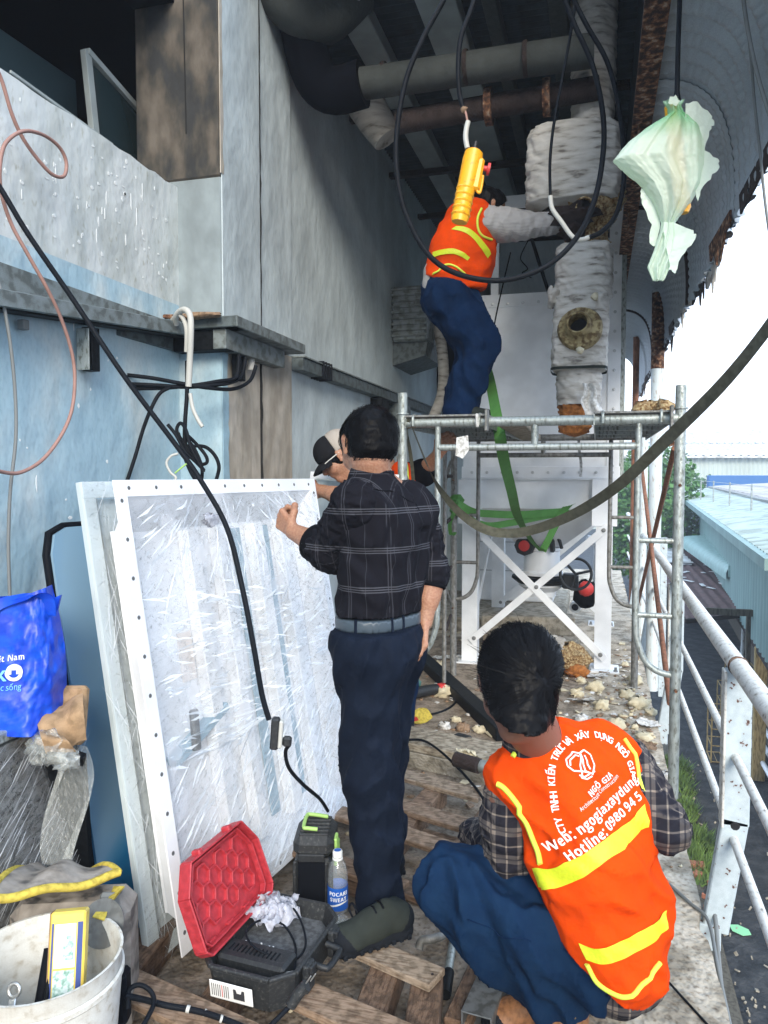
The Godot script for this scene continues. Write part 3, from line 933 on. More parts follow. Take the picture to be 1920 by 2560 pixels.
func build_roof() -> void:
	var prof := roof_profile()
	var pts := PackedVector3Array()
	for p in prof:
		pts.append(Vector3(p.x, p.y, 0))
	var cv := curve(Array(pts), 10)
	var nrm := PackedVector3Array()
	for k in cv.size():
		var tg := cv[mini(k + 1, cv.size() - 1)] - cv[maxi(k - 1, 0)]
		nrm.append(Vector3(tg.y, -tg.x, 0).normalized())
	# corrugated sheets in bays; the waves run along the arch, crimped across every few centimetres
	var barrel := thing("barrel_roof", Vector3(0.5, 2.47, -6), "dark curved corrugated roof sheeting over the railing with ragged lower edge", "roof")
	var r := RandomNumberGenerator.new()
	r.seed = 12
	var rz := FastNoiseLite.new()
	rz.seed = 3
	rz.frequency = 0.35
	var z1 := -1.9
	while z1 > -10.4:
		var z2 := z1 - 1.52
		var off := r.randf_range(0.0, 0.008)
		var m := MB.new()
		var nz := 120
		m.grid(func(u, v):
			var f: float = v * (cv.size() - 1)
			var k := mini(int(f), cv.size() - 2)
			var p := cv[k].lerp(cv[k + 1], f - k)
			var nn := nrm[k].lerp(nrm[k + 1], f - k)
			var w: float = 0.016 * sin(u * 15.0 * TAU)
			var crimp: float = 0.008 * absf(sin(v * 22.0 * PI + (PI * 0.5 if int(u * 15.0) % 2 == 0 else 0.0)))
			var rag := 0.0
			if v < 0.001:
				rag = 0.035 * rz.get_noise_2d(u * 40.0, z1 * 5.0) - 0.05 * maxf(0.0, rz.get_noise_2d(u * 9.0, z1) - 0.15)
			return Vector3(p.x, p.y + rag, lerpf(z1 + 0.02, z2 - 0.04, u)) + nn * (w - crimp + off), nz, 66)
		part("sheet", m, M.roof, barrel)
		z1 = z2
	# lap seams and arch ribs
	z1 = -1.9
	while z1 > -10.6:
		var rib := PackedVector3Array()
		for k in cv.size():
			rib.append(cv[k] - nrm[k] * 0.012 + Vector3(0, 0, z1))
		part("arch_rib", MB.new().tube(rib, 0.014, 6), M.rust_dark, barrel)
		z1 -= 3.04
	# rotten eave board in broken lengths
	var rag := thing("eave_board", Vector3(0.53, 2.45, -6), "rotten rusty eave strip hanging in tatters along the curved roof's lower edge", "eave")
	z1 = -1.4
	while z1 > -10.4:
		var ln := r.randf_range(0.25, 0.7)
		var poly := PackedVector2Array()
		var s := 0.0
		poly.append(Vector2(0, 0.05))
		while s < ln:
			poly.append(Vector2(s, -r.randf_range(0.0, 0.035) - (0.07 if r.randf() < 0.12 else 0.0)))
			s += r.randf_range(0.03, 0.11)
		poly.append(Vector2(ln, 0.05))
		if r.randf() < 0.8:
			part("flake", MB.new().prism(poly, 0.008, Transform3D(Basis(Vector3.UP, r.randf_range(-0.03, 0.03)) * Basis(Vector3.FORWARD, Vector3.UP, Vector3.RIGHT), Vector3(0.49 + r.randf_range(0, 0.03), 2.47 + r.randf_range(-0.02, 0.02), z1))), [M.rust, M.rust_dark, M.lag, M.rust_dark][r.randi() % 4], rag)
		z1 -= ln * 0.85
	var gp := PackedVector2Array([Vector2(0.165, 1.55), Vector2(0.40, 1.6)])
	for q in prof:
		gp.append(q)
	gp.append(Vector2(0.165, 3.1))
	part("end_plate", MB.new().prism(gp, 0.02, Transform3D(Basis(), Vector3(0, 0, -10.5))), M.roof, barrel)
	var beam := thing("edge_beam", Vector3(0.2, 3.9, -6), "long rusty steel beam where the curved roof meets the dark ceiling", "beam")
	part("web", span(Vector3(0.17, 3.06, -1.9), Vector3(0.185, 3.24, -10.6)), M.rust_dark, beam)
	part("upstand", span(Vector3(0.19, 3.1, -1.9), Vector3(0.2, 4.2, -10.6)), M.ceiling, barrel)
	part("flange", span(Vector3(0.13, 3.045, -1.9), Vector3(0.215, 3.058, -10.6)), M.rust, beam)
	z1 = -2.4
	while z1 > -10:
		var hang := PackedVector2Array([Vector2(0, 0), Vector2(0.25, 0.0), Vector2(0.23, -0.04), Vector2(0.2, -0.09), Vector2(0.14, -0.06), Vector2(0.06, -0.1), Vector2(0.02, -0.03)])
		part("scale_plate", MB.new().prism(hang, 0.01, Transform3D(Basis(Vector3.FORWARD, Vector3.UP, Vector3.RIGHT), Vector3(0.155, 3.04, z1))), M.rust, beam)
		z1 -= r.randf_range(0.9, 1.6)
	# ceiling over the gangway
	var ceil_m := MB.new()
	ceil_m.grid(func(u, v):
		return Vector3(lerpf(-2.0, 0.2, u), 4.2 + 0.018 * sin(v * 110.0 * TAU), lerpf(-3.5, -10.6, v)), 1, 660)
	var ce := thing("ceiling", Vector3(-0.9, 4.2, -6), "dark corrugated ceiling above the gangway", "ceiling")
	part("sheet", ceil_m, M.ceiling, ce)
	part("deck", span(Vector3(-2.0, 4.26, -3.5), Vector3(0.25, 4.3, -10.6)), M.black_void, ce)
	for q in [[-1.37, 0.17], [-0.89, 0.22], [-0.61, 0.08], [-0.25, 0.1]]:
		part("joist", span(Vector3(q[0] - q[1] / 2, 4.05, -3.5), Vector3(q[0] + q[1] / 2, 4.15, -8.5), 0.006), M.strip if q[1] > 0.1 else M.lag_dark, ce)
	for k in 4:
		part("purlin", span(Vector3(-1.76, 4.0, -5.4 - k * 1.1), Vector3(0.17, 4.045, -5.46 - k * 1.1), 0.004), M.rust_dark, ce)

func build_services() -> void:
	# big lagged pipe across under the ceiling, with its black elbow at the wall
	var p := thing("lagged_ceiling_pipe", Vector3(-0.8, 3.6, -4.25), "thick grey lagged pipe running across under the dark ceiling", "pipe")
	part("run", MB.new().tube(PackedVector3Array([Vector3(-1.36, 3.66, -4.25), Vector3(-1.0, 3.67, -4.27), Vector3(-0.5, 3.69, -4.30), Vector3(-0.05, 3.70, -4.32)]), 0.085, 18), M.lag_dark, p)
	part("elbow", wire([Vector3(-1.3, 3.66, -4.25), Vector3(-1.5, 3.65, -4.25), Vector3(-1.6, 3.78, -4.2), Vector3(-1.62, 4.05, -4.1), Vector3(-1.62, 4.2, -4.1)], 0.125, 6, 18), M.black_void, p)
	for x in [-1.18, -0.72, -0.4]:
		part("band", MB.new().lathe(Transform3D(Basis(Vector3.FORWARD, PI / 2), Vector3(x, 3.683, -4.275)), [Vector2(0.087, -0.012), Vector2(0.091, 0.0), Vector2(0.087, 0.012)], 18), M.rust_dark, p)
	var q := thing("rusty_ceiling_pipe", Vector3(-0.6, 3.5, -4.5), "rusty flaking steel pipe just below the lagged ceiling pipe", "pipe")
	part("run", MB.new().tube(PackedVector3Array([Vector3(-1.15, 3.50, -4.42), Vector3(-0.6, 3.54, -4.45), Vector3(-0.02, 3.58, -4.48)]), 0.065, 14), M.rust_dark, q)
	part("flange", MB.new().lathe(Transform3D(Basis(Vector3.FORWARD, PI / 2), Vector3(-0.62, 3.54, -4.45)), [Vector2(0.0, -0.02), Vector2(0.10, -0.02), Vector2(0.10, 0.02), Vector2(0.0, 0.02)], 16), M.rust, q)
	part("flange", MB.new().lathe(Transform3D(Basis(Vector3.FORWARD, PI / 2), Vector3(-0.3, 3.56, -4.47)), [Vector2(0.0, -0.02), Vector2(0.10, -0.02), Vector2(0.10, 0.02), Vector2(0.0, 0.02)], 16), M.rust, q)
	var s := thing("lagged_stub", Vector3(-1.4, 3.3, -5.0), "short wrapped pipe end slanting down below the ceiling pipe near the wall", "pipe")
	part("wrap", MB.new().tube(PackedVector3Array([V(-1.561,4.019,-4.901), V(-1.486,3.868,-4.914), V(-1.421,3.757,-4.926), V(-1.344,3.643,-4.941)]), 0.115, 14, PackedFloat32Array([0.12, 0.125, 0.115, 0.10])), M.lag, s)
	var up := thing("grey_elbow_duct", Vector3(-1.5, 4.0, -4.0), "fat grey lagged duct at the top of the grey wall", "duct")
	part("bend", wire([V(-1.776,4.141,-3.913), V(-1.614,3.987,-4.001), V(-1.492,3.983,-4.139), V(-1.337,4.168,-4.244)], 0.13, 5, 16), M.lag_dark, up)
	# ribbed duct box by the wall
	var d := thing("ribbed_duct_box", Vector3(-1.6, 2.4, -6.8), "dull grey ribbed duct box fixed high on the wall behind the scaffold worker", "duct")
	part("box", span(Vector3(-1.765, 2.62, -6.6), Vector3(-1.45, 3.1, -7.4), 0.02), M.tray_light, d)
	for k in 9:
		part("rib", span(Vector3(-1.77, 2.66 + k * 0.05, -6.585), Vector3(-1.44, 2.685 + k * 0.05, -6.6), 0.006), M.tray_light, d)
	part("hopper", MB.new().prism(PackedVector2Array([Vector2(-1.765, 2.62), Vector2(-1.45, 2.62), Vector2(-1.47, 2.5), Vector2(-1.765, 2.42)]), 0.7, Transform3D(Basis(), Vector3(0, 0, -7.35))), M.tray, d)
	var dp := thing("pale_downpipe", V(-1.37,1.981,-6.921), "pale lagged downpipe beside the wall, left of the scaffold worker's legs", "pipe")
	part("run", wire([V(-1.423,2.865,-6.955), V(-1.369,2.486,-6.949), V(-1.373,2.192,-6.932), V(-1.431,1.953,-6.799)], 0.05, 5, 12), M.lag, dp)
	# slim cable tray along the far wall
	var t := thing("wall_cable_tray", Vector3(-1.74, 2.1, -6), "slim grey cable tray running along the far grey wall above the two workers", "cable tray")
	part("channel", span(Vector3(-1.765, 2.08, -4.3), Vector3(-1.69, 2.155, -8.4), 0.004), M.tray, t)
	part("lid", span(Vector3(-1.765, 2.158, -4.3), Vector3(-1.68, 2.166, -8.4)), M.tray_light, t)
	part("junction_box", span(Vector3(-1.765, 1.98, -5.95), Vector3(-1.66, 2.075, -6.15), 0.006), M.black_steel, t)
	part("junction_box", span(Vector3(-1.765, 1.93, -6.5), Vector3(-1.66, 2.075, -6.9), 0.006), M.tray, t)
	for k in 4:
		part("cable_tie", span(Vector3(-1.77, 2.07, -4.62 - k * 0.05), Vector3(-1.675, 2.18, -4.635 - k * 0.05), 0.002), M.cable, t)
	# sloping tray on the blue wall and the boxed corner round the pillar
	var s2 := thing("sloping_cable_tray", Vector3(-1.9, 2.1, -2.6), "old grey sheet-metal cable tray sloping along the blue wall to the pillar", "cable tray")
	part("wedge", MB.new().prism(PackedVector2Array([Vector2(1.5, 2.19), Vector2(-3.386, 2.19), Vector2(-3.386, 2.15), Vector2(-2.1, 2.04), Vector2(1.5, 1.73)]), 0.02, Transform3D(Basis(Vector3.BACK, Vector3.UP, Vector3.RIGHT), Vector3(-1.98, 0, 0))), M.tray_light, s2)
	part("channel", MB.new().bar(Vector3(-1.91, 1.72, 1.5), Vector3(-1.91, 2.155, -3.35), 0.1, 0.055), M.tray_light, s2)
	part("shadow_lip", MB.new().bar(Vector3(-1.92, 1.69, 1.5), Vector3(-1.92, 2.125, -3.35), 0.07, 0.008), M.black_steel, s2)
	part("bracket", MB.new().box(Transform3D(Basis(), V(-1.94,1.963,-2.65)), Vector3(0.05, 0.17, 0.05), 0.003), M.black_steel, s2)
	part("bracket_web", MB.new().box(Transform3D(Basis(), V(-1.93,1.955,-2.619) + Vector3(0, 0, 0.03)), Vector3(0.055, 0.16, 0.006), 0.001), M.galv, s2)
	part("clip", MB.new().box(Transform3D(Basis(), V(-1.95,1.995,-2.291)), Vector3(0.03, 0.035, 0.03), 0.003), M.cable_grey, s2)
	var c := thing("corner_trunking", Vector3(-1.7, 2.1, -3.6), "dark grey boxed trunking wrapped round the near pillar like a shelf", "trunking")
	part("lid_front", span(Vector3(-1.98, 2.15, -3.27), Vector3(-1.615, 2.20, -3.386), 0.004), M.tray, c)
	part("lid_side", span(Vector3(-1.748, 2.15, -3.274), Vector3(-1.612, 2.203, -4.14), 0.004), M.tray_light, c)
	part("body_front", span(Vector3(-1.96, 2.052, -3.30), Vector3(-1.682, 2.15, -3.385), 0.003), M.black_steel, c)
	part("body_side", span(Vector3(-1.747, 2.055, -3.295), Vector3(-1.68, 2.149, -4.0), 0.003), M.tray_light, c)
	part("gusset", MB.new().prism(PackedVector2Array([Vector2(-1.98, 2.06), Vector2(-1.96, 2.06), Vector2(-1.96, 2.15), Vector2(-1.98, 2.15)]), 0.45, Transform3D(Basis(), Vector3(0, 0, -3.33))), M.tray, c)
	part("hanger", span(Vector3(-1.735, 1.93, -3.46), Vector3(-1.70, 2.055, -3.50), 0.003), M.black_steel, c)
	part("hanger", span(Vector3(-1.735, 1.93, -3.53), Vector3(-1.70, 2.055, -3.545), 0.003), M.black_steel, c)
	part("gland", rod(Vector3(-1.715, 2.0, -3.64), Vector3(-1.715, 2.06, -3.64), 0.018, 10), M.cable_white, c)
	solo("brick_shard", MB.new().box(Transform3D(Basis(Vector3.UP, 0.4), Vector3(-1.69, 2.212, -3.84)), Vector3(0.05, 0.018, 0.11), 0.006), M.rust, "rusty brown shard lying on the trunking lid under the crack", "shard")

func build_railing() -> void:
	var rl := thing("steel_railing", Vector3(0.45, 0, -5), "weathered white pipe railing along the open edge of the gangway", "railing")
	part("handrail", MB.new().tube(PackedVector3Array([Vector3(0.45, 0.85, 2.5), Vector3(0.45, 0.85, -2.7), Vector3(0.452, 0.852, -6.0), Vector3(0.45, 0.85, -12)]), 0.03, 14), M.rail, rl)
	part("middle_rail", rod(Vector3(0.452, 0.55, 2.5), Vector3(0.452, 0.53, -12), 0.0145), M.rail, rl)
	part("low_rail", rod(Vector3(0.452, 0.26, 2.5), Vector3(0.452, 0.275, -12), 0.0145), M.rail, rl)
	part("weld_collar", MB.new().lathe(Transform3D(Basis(Vector3.RIGHT, PI / 2), Vector3(0.45, 0.85, -2.68)), [Vector2(0.03, -0.015), Vector2(0.033, 0.0), Vector2(0.03, 0.015)], 14), M.rust, rl)
	for z in [-0.5, -2.72, -4.75, -6.8, -9.0]:
		var st := MB.new()
		st.box(Transform3D(Basis(), Vector3(0.457, 0.57, z)), Vector3(0.082, 0.52, 0.045), 0.004)
		st.bar(Vector3(0.457, 0.33, z), Vector3(0.402, -0.06, z), 0.082, 0.045, Vector3.BACK, 0.004)
		st.box(Transform3D(Basis(), Vector3(0.375, -0.08, z)), Vector3(0.09, 0.09, 0.05), 0.004)
		var po := part("post", st, M.post, rl)
		part("lip", MB.new().box(Transform3D(Basis(), Vector3(0.413, 0.57, z + 0.012)), Vector3(0.008, 0.52, 0.065), 0.002), M.rail, po)
		part("open_end", MB.new().lathe(Transform3D(Basis(Vector3.RIGHT, PI / 2), Vector3(0.455, 0.312, z + 0.0225)), [Vector2(0.0, 0.003), Vector2(0.012, 0.003), Vector2(0.015, 0.0)], 10), M.hole, po)
	# roof poles that stand outside the slab
	var k := 0
	for q in [[0.452, -6.55, 2.92, 0.05, "tall blue-grey roof pole flaking to rust behind the scaffold's right post"], [0.40, -9.1, 2.98, 0.035, "thin rusty roof pole at the far end of the curved roof"], [0.44, -8.0, 1.85, 0.042, "short pale pole between the hopper and the tree"]]:
		var pm: Material = [M.pole_paint, M.rust_rod, M.pole_paint][k]
		var po := thing("roof_pole", Vector3(q[0], -0.3, q[1]), q[4], "pole")
		part("shaft", rod(Vector3(q[0], -0.3, q[1]), Vector3(q[0], q[2], q[1]), q[3], 14), pm, po)
		if k == 0:
			part("rust_band", rod(Vector3(q[0], 2.3, q[1]), Vector3(q[0], 2.9, q[1]), q[3] + 0.002, 14), M.rust, po)
			part("flat_bar", MB.new().box(Transform3D(Basis(), Vector3(q[0] + 0.075, 0.3, q[1])), Vector3(0.05, 1.3, 0.02), 0.003), M.post, po)
		k += 1
	# loose grey cable over the slab edge
	solo("edge_cable", wire([V(0.26,0.01,-2.858), V(0.325,0.008,-2.741), V(0.371,0.008,-2.641), Vector3(0.372, -0.02, -2.42), Vector3(0.385, -0.1, -2.2), Vector3(0.38, -0.15, -1.9), Vector3(0.375, -0.16, -1.2)], 0.006), M.cable_grey, "thin grey cable running over the slab edge beside the near railing post", "cable")
	solo("thin_wire", wire([V(0.189,0.03,-2.301), V(0.252,0.005,-2.232), V(0.306,0.004,-2.136), V(0.368,0.004,-2.028)], 0.0035), M.cable, "thin dark wire trailing from the orange vest down the concrete slab", "wire")
	solo("post_loop_wire", wire([Vector3(0.38, 0.02, -2.80), Vector3(0.395, 0.05, -2.78), Vector3(0.40, 0.0, -2.70), Vector3(0.392, -0.1, -2.5), Vector3(0.385, -0.2, -2.2)], 0.007), M.cable_grey, "grey conduit looped round the foot of the near railing post", "conduit")

func corrugated(a: Vector3, b: Vector3, hvec: Vector3, waves: int, amp: float, rows := 1) -> MB:
	var nn := (b - a).cross(hvec).normalized()
	return MB.new().grid(func(u, v): return a.lerp(b, u) + hvec * v + nn * (amp * sin(u * waves * TAU)), waves * 6, rows)

func leaf_cloud(c: Vector3, rad: Vector3, count: int, size: float, sd: int) -> MB:
	var r := RandomNumberGenerator.new()
	r.seed = sd
	var m := MB.new()
	var nz := FastNoiseLite.new()
	nz.seed = sd
	nz.frequency = 1.3 / maxf(rad.x, 0.2)
	var done := 0
	while done < count:
		var p := Vector3(r.randf_range(-1, 1), r.randf_range(-1, 1), r.randf_range(-1, 1))
		var l := p.length()
		if l > 1.0:
			continue
		var q := c + p * rad
		if l < 0.45 or nz.get_noise_3dv(q * 2.0) < -0.12 + (l - 0.7) * 0.5:
			if r.randf() < 0.9:
				done += 1 if r.randf() < 0.15 else 0
				continue
		var s := size * r.randf_range(0.6, 1.3)
		var d := Vector3(r.randf_range(-1, 1), r.randf_range(-0.8, 0.6), r.randf_range(-1, 1)).normalized()
		var w := d.cross(Vector3(r.randf_range(-1, 1), r.randf_range(0.2, 1), r.randf_range(-1, 1))).normalized() * s * 0.35
		var g := r.randf_range(0.6, 1.35)
		m.paint(Color(0.065 * g, 0.15 * g + r.randf() * 0.03, 0.035 * g))
		var nn := d.cross(w).normalized()
		m.face([q - d * s * 0.5, q + w, q + d * s * 0.5, q - w], nn)
		done += 1
	return m

func build_outside() -> void:
	# green shed across the alley
	var a := Vector3(3.511, 0.6, -34.0)
	var b := Vector3(2.02, 0.6, -8.2)
	var sh := thing("green_shed", Vector3(3, -3, -20), "sea-green sheet-metal shed across the alley with a low pitched roof", "shed")
	var n := Vector3(1, 0, 0.058).normalized()
	part("wall", corrugated(a + Vector3(0, -1.62, 0), b + Vector3(0, -1.62, 0), Vector3(0, 1.6, 0), 90, 0.02), M.shed_green, sh)
	part("lower_boards", MB.new().bar(a + n * 0.9 + Vector3(0, -2.3, 0), b + n * 0.9 + Vector3(0, -2.3, 0), 0.04, 2.6), M.boards_dark, sh)
	part("sill_beam", MB.new().bar(a + n * 0.04 + Vector3(0, -1.66, 0), b + n * 0.04 + Vector3(0, -1.66, 0), 0.08, 0.1), M.rust_dark, sh)
	var rf := part("roof", corrugated(a - n * 0.35 + Vector3(0, 0.02, 0), b - n * 0.35 + Vector3(0, 0.02, 0), n * 1.3 + Vector3(0, 0.2, 0), 110, 0.03), M.shed_roof, sh)
	part("ridge", MB.new().bar(a + n * 0.95 + Vector3(0, 0.24, 0), b + n * 0.95 + Vector3(0, 0.24, 0), 0.18, 0.09), M.galv_dark, rf)
	part("gutter", MB.new().bar(a - n * 0.38 + Vector3(0, -0.03, 0), b - n * 0.38 + Vector3(0, -0.03, 0), 0.1, 0.12), M.shed_green, sh)
	var far := part("rear_roof", corrugated(a + n * 1.05 + Vector3(0, 0.27, 0), b + n * 1.05 + Vector3(0, 0.27, 0), n * 8.0 + Vector3(0, 0.5, 0), 120, 0.04), M.roof_grey, sh)
	far.set_meta("label", "grey ribbed rear roof slope")
	part("loose_flashing", MB.new().box(Transform3D(Basis(Vector3.UP, 0.06) * Basis(Vector3.RIGHT, 0.03), Vector3(2.25, 0.52, -13.0)), Vector3(0.22, 0.02, 3.0), 0.004), M.roof_white, sh)
	for k in 7:
		var z := -10.5 - k * 2.6
		part("wire_post", rod(Vector3(2.75 + 0.02 * k, 0.6, z), Vector3(2.75 + 0.02 * k, 1.25, z), 0.018, 6), M.galv, sh)
	for h in [1.22, 1.0]:
		part("guard_wire", rod(Vector3(2.75, h, -10.5), Vector3(2.87, h, -26.1), 0.006, 5), M.galv, sh)
	# canopy on its wall
	var c := thing("green_canopy", Vector3(2.9, -0.4, -19), "pale green sheet canopy with rounded front on the shed wall", "canopy")
	var cp := [Vector3(3.30, -0.22, 0), Vector3(2.9, -0.25, 0), Vector3(2.55, -0.28, 0), Vector3(2.42, -0.33, 0), Vector3(2.37, -0.42, 0), Vector3(2.37, -0.56, 0)]
	var cc := curve(cp, 4)
	part("sheet", MB.new().grid(func(u, v):
		var f: float = u * (cc.size() - 1)
		var k := mini(int(f), cc.size() - 2)
		return cc[k].lerp(cc[k + 1], f - k) + Vector3(v * -0.15, 0.004 * sin(v * 150.0), lerpf(-22.5, -15.6, 1.0 - v)), 20, 120), M.awning, c)
	part("fascia", span(Vector3(2.4, -0.5, -15.58), Vector3(3.3, -0.28, -15.62), 0.003), M.awning, c)
	part("joint_strip", MB.new().bar(Vector3(2.75, -0.245, -16.6), Vector3(2.70, -0.245, -19.0), 0.05, 0.02), M.galv_dark, c)
	# maroon tin roof that spans the alley
	var t := thing("maroon_lean_to", Vector3(2.2, -3, -20), "low maroon tin roof littered with white scraps, dark and open beneath", "lean-to")
	part("roof", MB.new().grid(func(u, v): return Vector3(lerpf(1.42, 3.25, u), -0.9 + 0.10 * v + 0.012 * sin(u * 60.0), lerpf(-13.2 - u * 1.4, -31.0, v)), 60, 4), M.maroon, t)
	part("edge", MB.new().bar(Vector3(1.40, -0.93, -13.15), Vector3(3.25, -0.93, -14.65), 0.05, 0.07), M.rust_dark, t)
	part("back_boards", span(Vector3(1.2, -3.0, -24.4), Vector3(3.3, -0.95, -24.5)), M.boards_dark, t)
	part("side_boards", span(Vector3(2.75, -3.0, -9.8), Vector3(2.8, -0.62, -14.4)), M.boards_dark, t)
	part("post", MB.new().box(Transform3D(Basis(), Vector3(2.31, -2.02, -12.0)), Vector3(0.17, 1.95, 0.1), 0.01), M.timber, t)
	part("post", MB.new().box(Transform3D(Basis(), Vector3(2.24, -1.8, -12.6)), Vector3(0.07, 2.3, 0.07), 0.01), M.boards_dark, t)
	part("beam", MB.new().bar(Vector3(1.5, -0.62, -12.4), Vector3(2.8, -0.62, -12.4), 0.06, 0.1), M.boards_dark, t)
	part("downpipe", wire([Vector3(1.9, -1.0, -14.2), Vector3(2.45, -1.05, -14.4), Vector3(2.47, -1.3, -14.35), Vector3(2.4, -2.9, -14.2)], 0.03, 5, 8), M.pole_paint, t)
	var r := RandomNumberGenerator.new()
	r.seed = 31
	for k in 26:
		var sp := Vector3(r.randf_range(1.5, 2.9), 0, r.randf_range(-14.8, -24))
		sp.y = -0.87 + 0.1 * (-sp.z - 13.5) / 17.5
		var s := MB.new().box(Transform3D(Basis(Vector3.UP, r.randf_range(0, 3)), sp), Vector3(r.randf_range(0.1, 0.35), 0.012, r.randf_range(0.03, 0.1)), 0.003)
		solo("roof_scrap", s, M.scrap_white, "white scrap lying on the maroon tin roof", "scrap", "white scraps on the maroon roof")
	solo("white_sheet", MB.new().grid(func(u, v): return Vector3(lerpf(1.75, 2.35, u), -0.80 + 0.02 * sin(v * 50.0), lerpf(-20.5, -25.5, v)), 4, 60), M.roof_white, "large white corrugated sheet lying on the maroon tin roof beside the scaffold post", "sheet")
	# stacked white tubes beside the lean-to
	for k in 3:
		solo("white_tube", rod(Vector3(2.36 + k * 0.1, -2.72 + k * 0.1, -7.5), Vector3(2.36 + k * 0.1, -2.72 + k * 0.1, -12.9), 0.036), M.white_steel, "%s of three long white tubes lying beside the shed posts" % ["lowest", "middle", "uppermost"][k], "tube", "white tubes beside the shed")
	# wire cage racks in the alley
	for k in 3:
		var o := Vector3(1.75 + k * 0.35, -3.0, -13.0 - k * 1.5)
		var cage := MB.new()
		for x in [0.0, 0.45]:
			for zz in [0.0, 0.45]:
				cage.bar(o + Vector3(x, 0, zz), o + Vector3(x, 0.8, zz), 0.02, 0.02)
		for h in [0.02, 0.27, 0.53, 0.8]:
			cage.bar(o + Vector3(0, h, 0), o + Vector3(0.45, h, 0), 0.015, 0.015)
			cage.bar(o + Vector3(0, h, 0.45), o + Vector3(0.45, h, 0.45), 0.015, 0.015)
			cage.bar(o + Vector3(0, h, 0), o + Vector3(0, h, 0.45), 0.015, 0.015)
			cage.bar(o + Vector3(0.45, h, 0), o + Vector3(0.45, h, 0.45), 0.015, 0.015)
		for h in [0.02, 0.53]:
			for j in 5:
				cage.bar(o + Vector3(0.09 * j, h, 0), o + Vector3(0.09 * j, h, 0.45), 0.008, 0.008)
		solo("wire_rack", cage, M.timber, "%s pale wire cage rack in the dark alley below the railing" % ["nearest", "middle", "farthest"][k], "rack", "wire racks in the alley")
	# warehouse and mills far off
	var wh := thing("long_warehouse", Vector3(20, -3, -55), "long pale corrugated warehouse with a white ribbed roof beyond the shed", "warehouse")
	var q := Basis(Vector3.UP, deg_to_rad(15.5))
	var o := q * Vector3(8, 0, -60)
	var e := q * Vector3(60, 0, -60)
	part("wall", corrugated(o + Vector3(0, -3, 0), e + Vector3(0, -3, 0), Vector3(0, 5.6, 0), 150, 0.06), M.mill_wall, wh)
	part("roof", corrugated(o + Vector3(0, 2.7, 0) + q * Vector3(-0.4, 0, 0.6), e + Vector3(0, 2.7, 0) + q * Vector3(0, 0, 0.6), q * Vector3(0, 1.2, -9), 90, 0.08), M.roof_white, wh)
	part("eave_line", MB.new().bar(o + Vector3(0, 2.62, 0) + q * Vector3(-0.4, 0, 0.65), e + Vector3(0, 2.62, 0) + q * Vector3(0, 0, 0.65), 0.1, 0.14), M.roof_white, wh)
	var w2 := thing("rear_mill", Vector3(30, -3, -75), "second pale mill with a tall white roof showing above the warehouse", "mill")
	o = q * Vector3(9, 0, -74)
	e = q * Vector3(75, 0, -74)
	part("wall", corrugated(o + Vector3(0, -3, 0), e + Vector3(0, -3, 0), Vector3(0, 7.2, 0), 150, 0.06), M.roof_grey, w2)
	part("roof", corrugated(o + Vector3(0, 4.2, 0), e + Vector3(0, 4.2, 0), q * Vector3(0, 1.7, -8), 90, 0.1), M.roof_white, w2)
	var w3 := thing("blue_banded_store", Vector3(18, -3, -42), "low store with a bright blue wall band between the shed and the warehouse", "store")
	o = q * Vector3(16.0, 0, -38)
	e = q * Vector3(50, 0, -38)
	part("band", MB.new().box(Transform3D(q, (o + e) * 0.5 + Vector3(0, 0.8, 0)), Vector3(34, 1.0, 0.3), 0.02), M.blue_band, w3)
	part("wall", MB.new().box(Transform3D(q, (o + e) * 0.5 + Vector3(0, -1.35, 0.05)), Vector3(34, 3.3, 0.3), 0.02), M.mill_wall, w3)
	for k in 6:
		var h := [11.5, 9.2, 8.7, 6.6, 6.2, 4.9][k] as float
		var cv := []
		for j in 9:
			var u := j / 8.0
			cv.append(q * Vector3(lerpf(8, 80, u), h + 1.2 * u - 2.2 * sin(PI * u), -88))
		solo("power_line", wire(cv, 0.018, 3, 4), M.wire, "%s of the six thin power lines crossing the white sky" % ["highest", "second highest", "third highest", "fourth highest", "second lowest", "lowest"][k], "power line", "power lines in the sky")
	var tr := thing("alley_tree", Vector3(1.9, -3, -25.5), "bushy green tree in the alley seen between the scaffold posts", "tree")
	var tc := Vector3(1.75, 0.35, -25.5)
	part("trunk", wire([Vector3(1.9, -3, -25.5), Vector3(1.85, -1.8, -25.45), Vector3(1.7, -0.4, -25.5), Vector3(1.8, 1.2, -25.5)], 0.09, 5, 8), M.bark, tr)
	for k in 7:
		var an := k * 0.9
		part("limb", wire([Vector3(1.8, -1.4 + k * 0.28, -25.5), Vector3(1.8 + cos(an) * 0.5, -1.0 + k * 0.3, -25.5 + sin(an) * 0.5), Vector3(1.8 + cos(an) * 1.1, -0.5 + k * 0.33, -25.5 + sin(an) * 1.1)], 0.03, 4, 6), M.bark, tr)
	var crown := leaf_cloud(tc, Vector3(1.5, 2.1, 1.5), 5200, 0.17, 5)
	crown.add(leaf_cloud(tc + Vector3(0.5, -1.3, 0.6), Vector3(1.2, 1.3, 1.1), 2600, 0.16, 6))
	crown.add(leaf_cloud(tc + Vector3(-0.7, -0.8, 0.2), Vector3(1.0, 1.5, 1.0), 2600, 0.16, 7))
	part("crown", crown, M.leaf, tr)
	var hedge := leaf_cloud(Vector3(2.0, 0.2, -50), Vector3(5.5, 2.0, 2.5), 4200, 0.42, 9)
	var hg := thing("far_tree", Vector3(2.0, -3, -50), "far green trees behind the bushy alley tree, left of the warehouse", "tree")
	part("crown", hedge, M.leaf, hg)
	part("trunk", rod(Vector3(2.0, -3, -50), Vector3(2.0, 0.5, -50), 0.2), M.bark, hg)
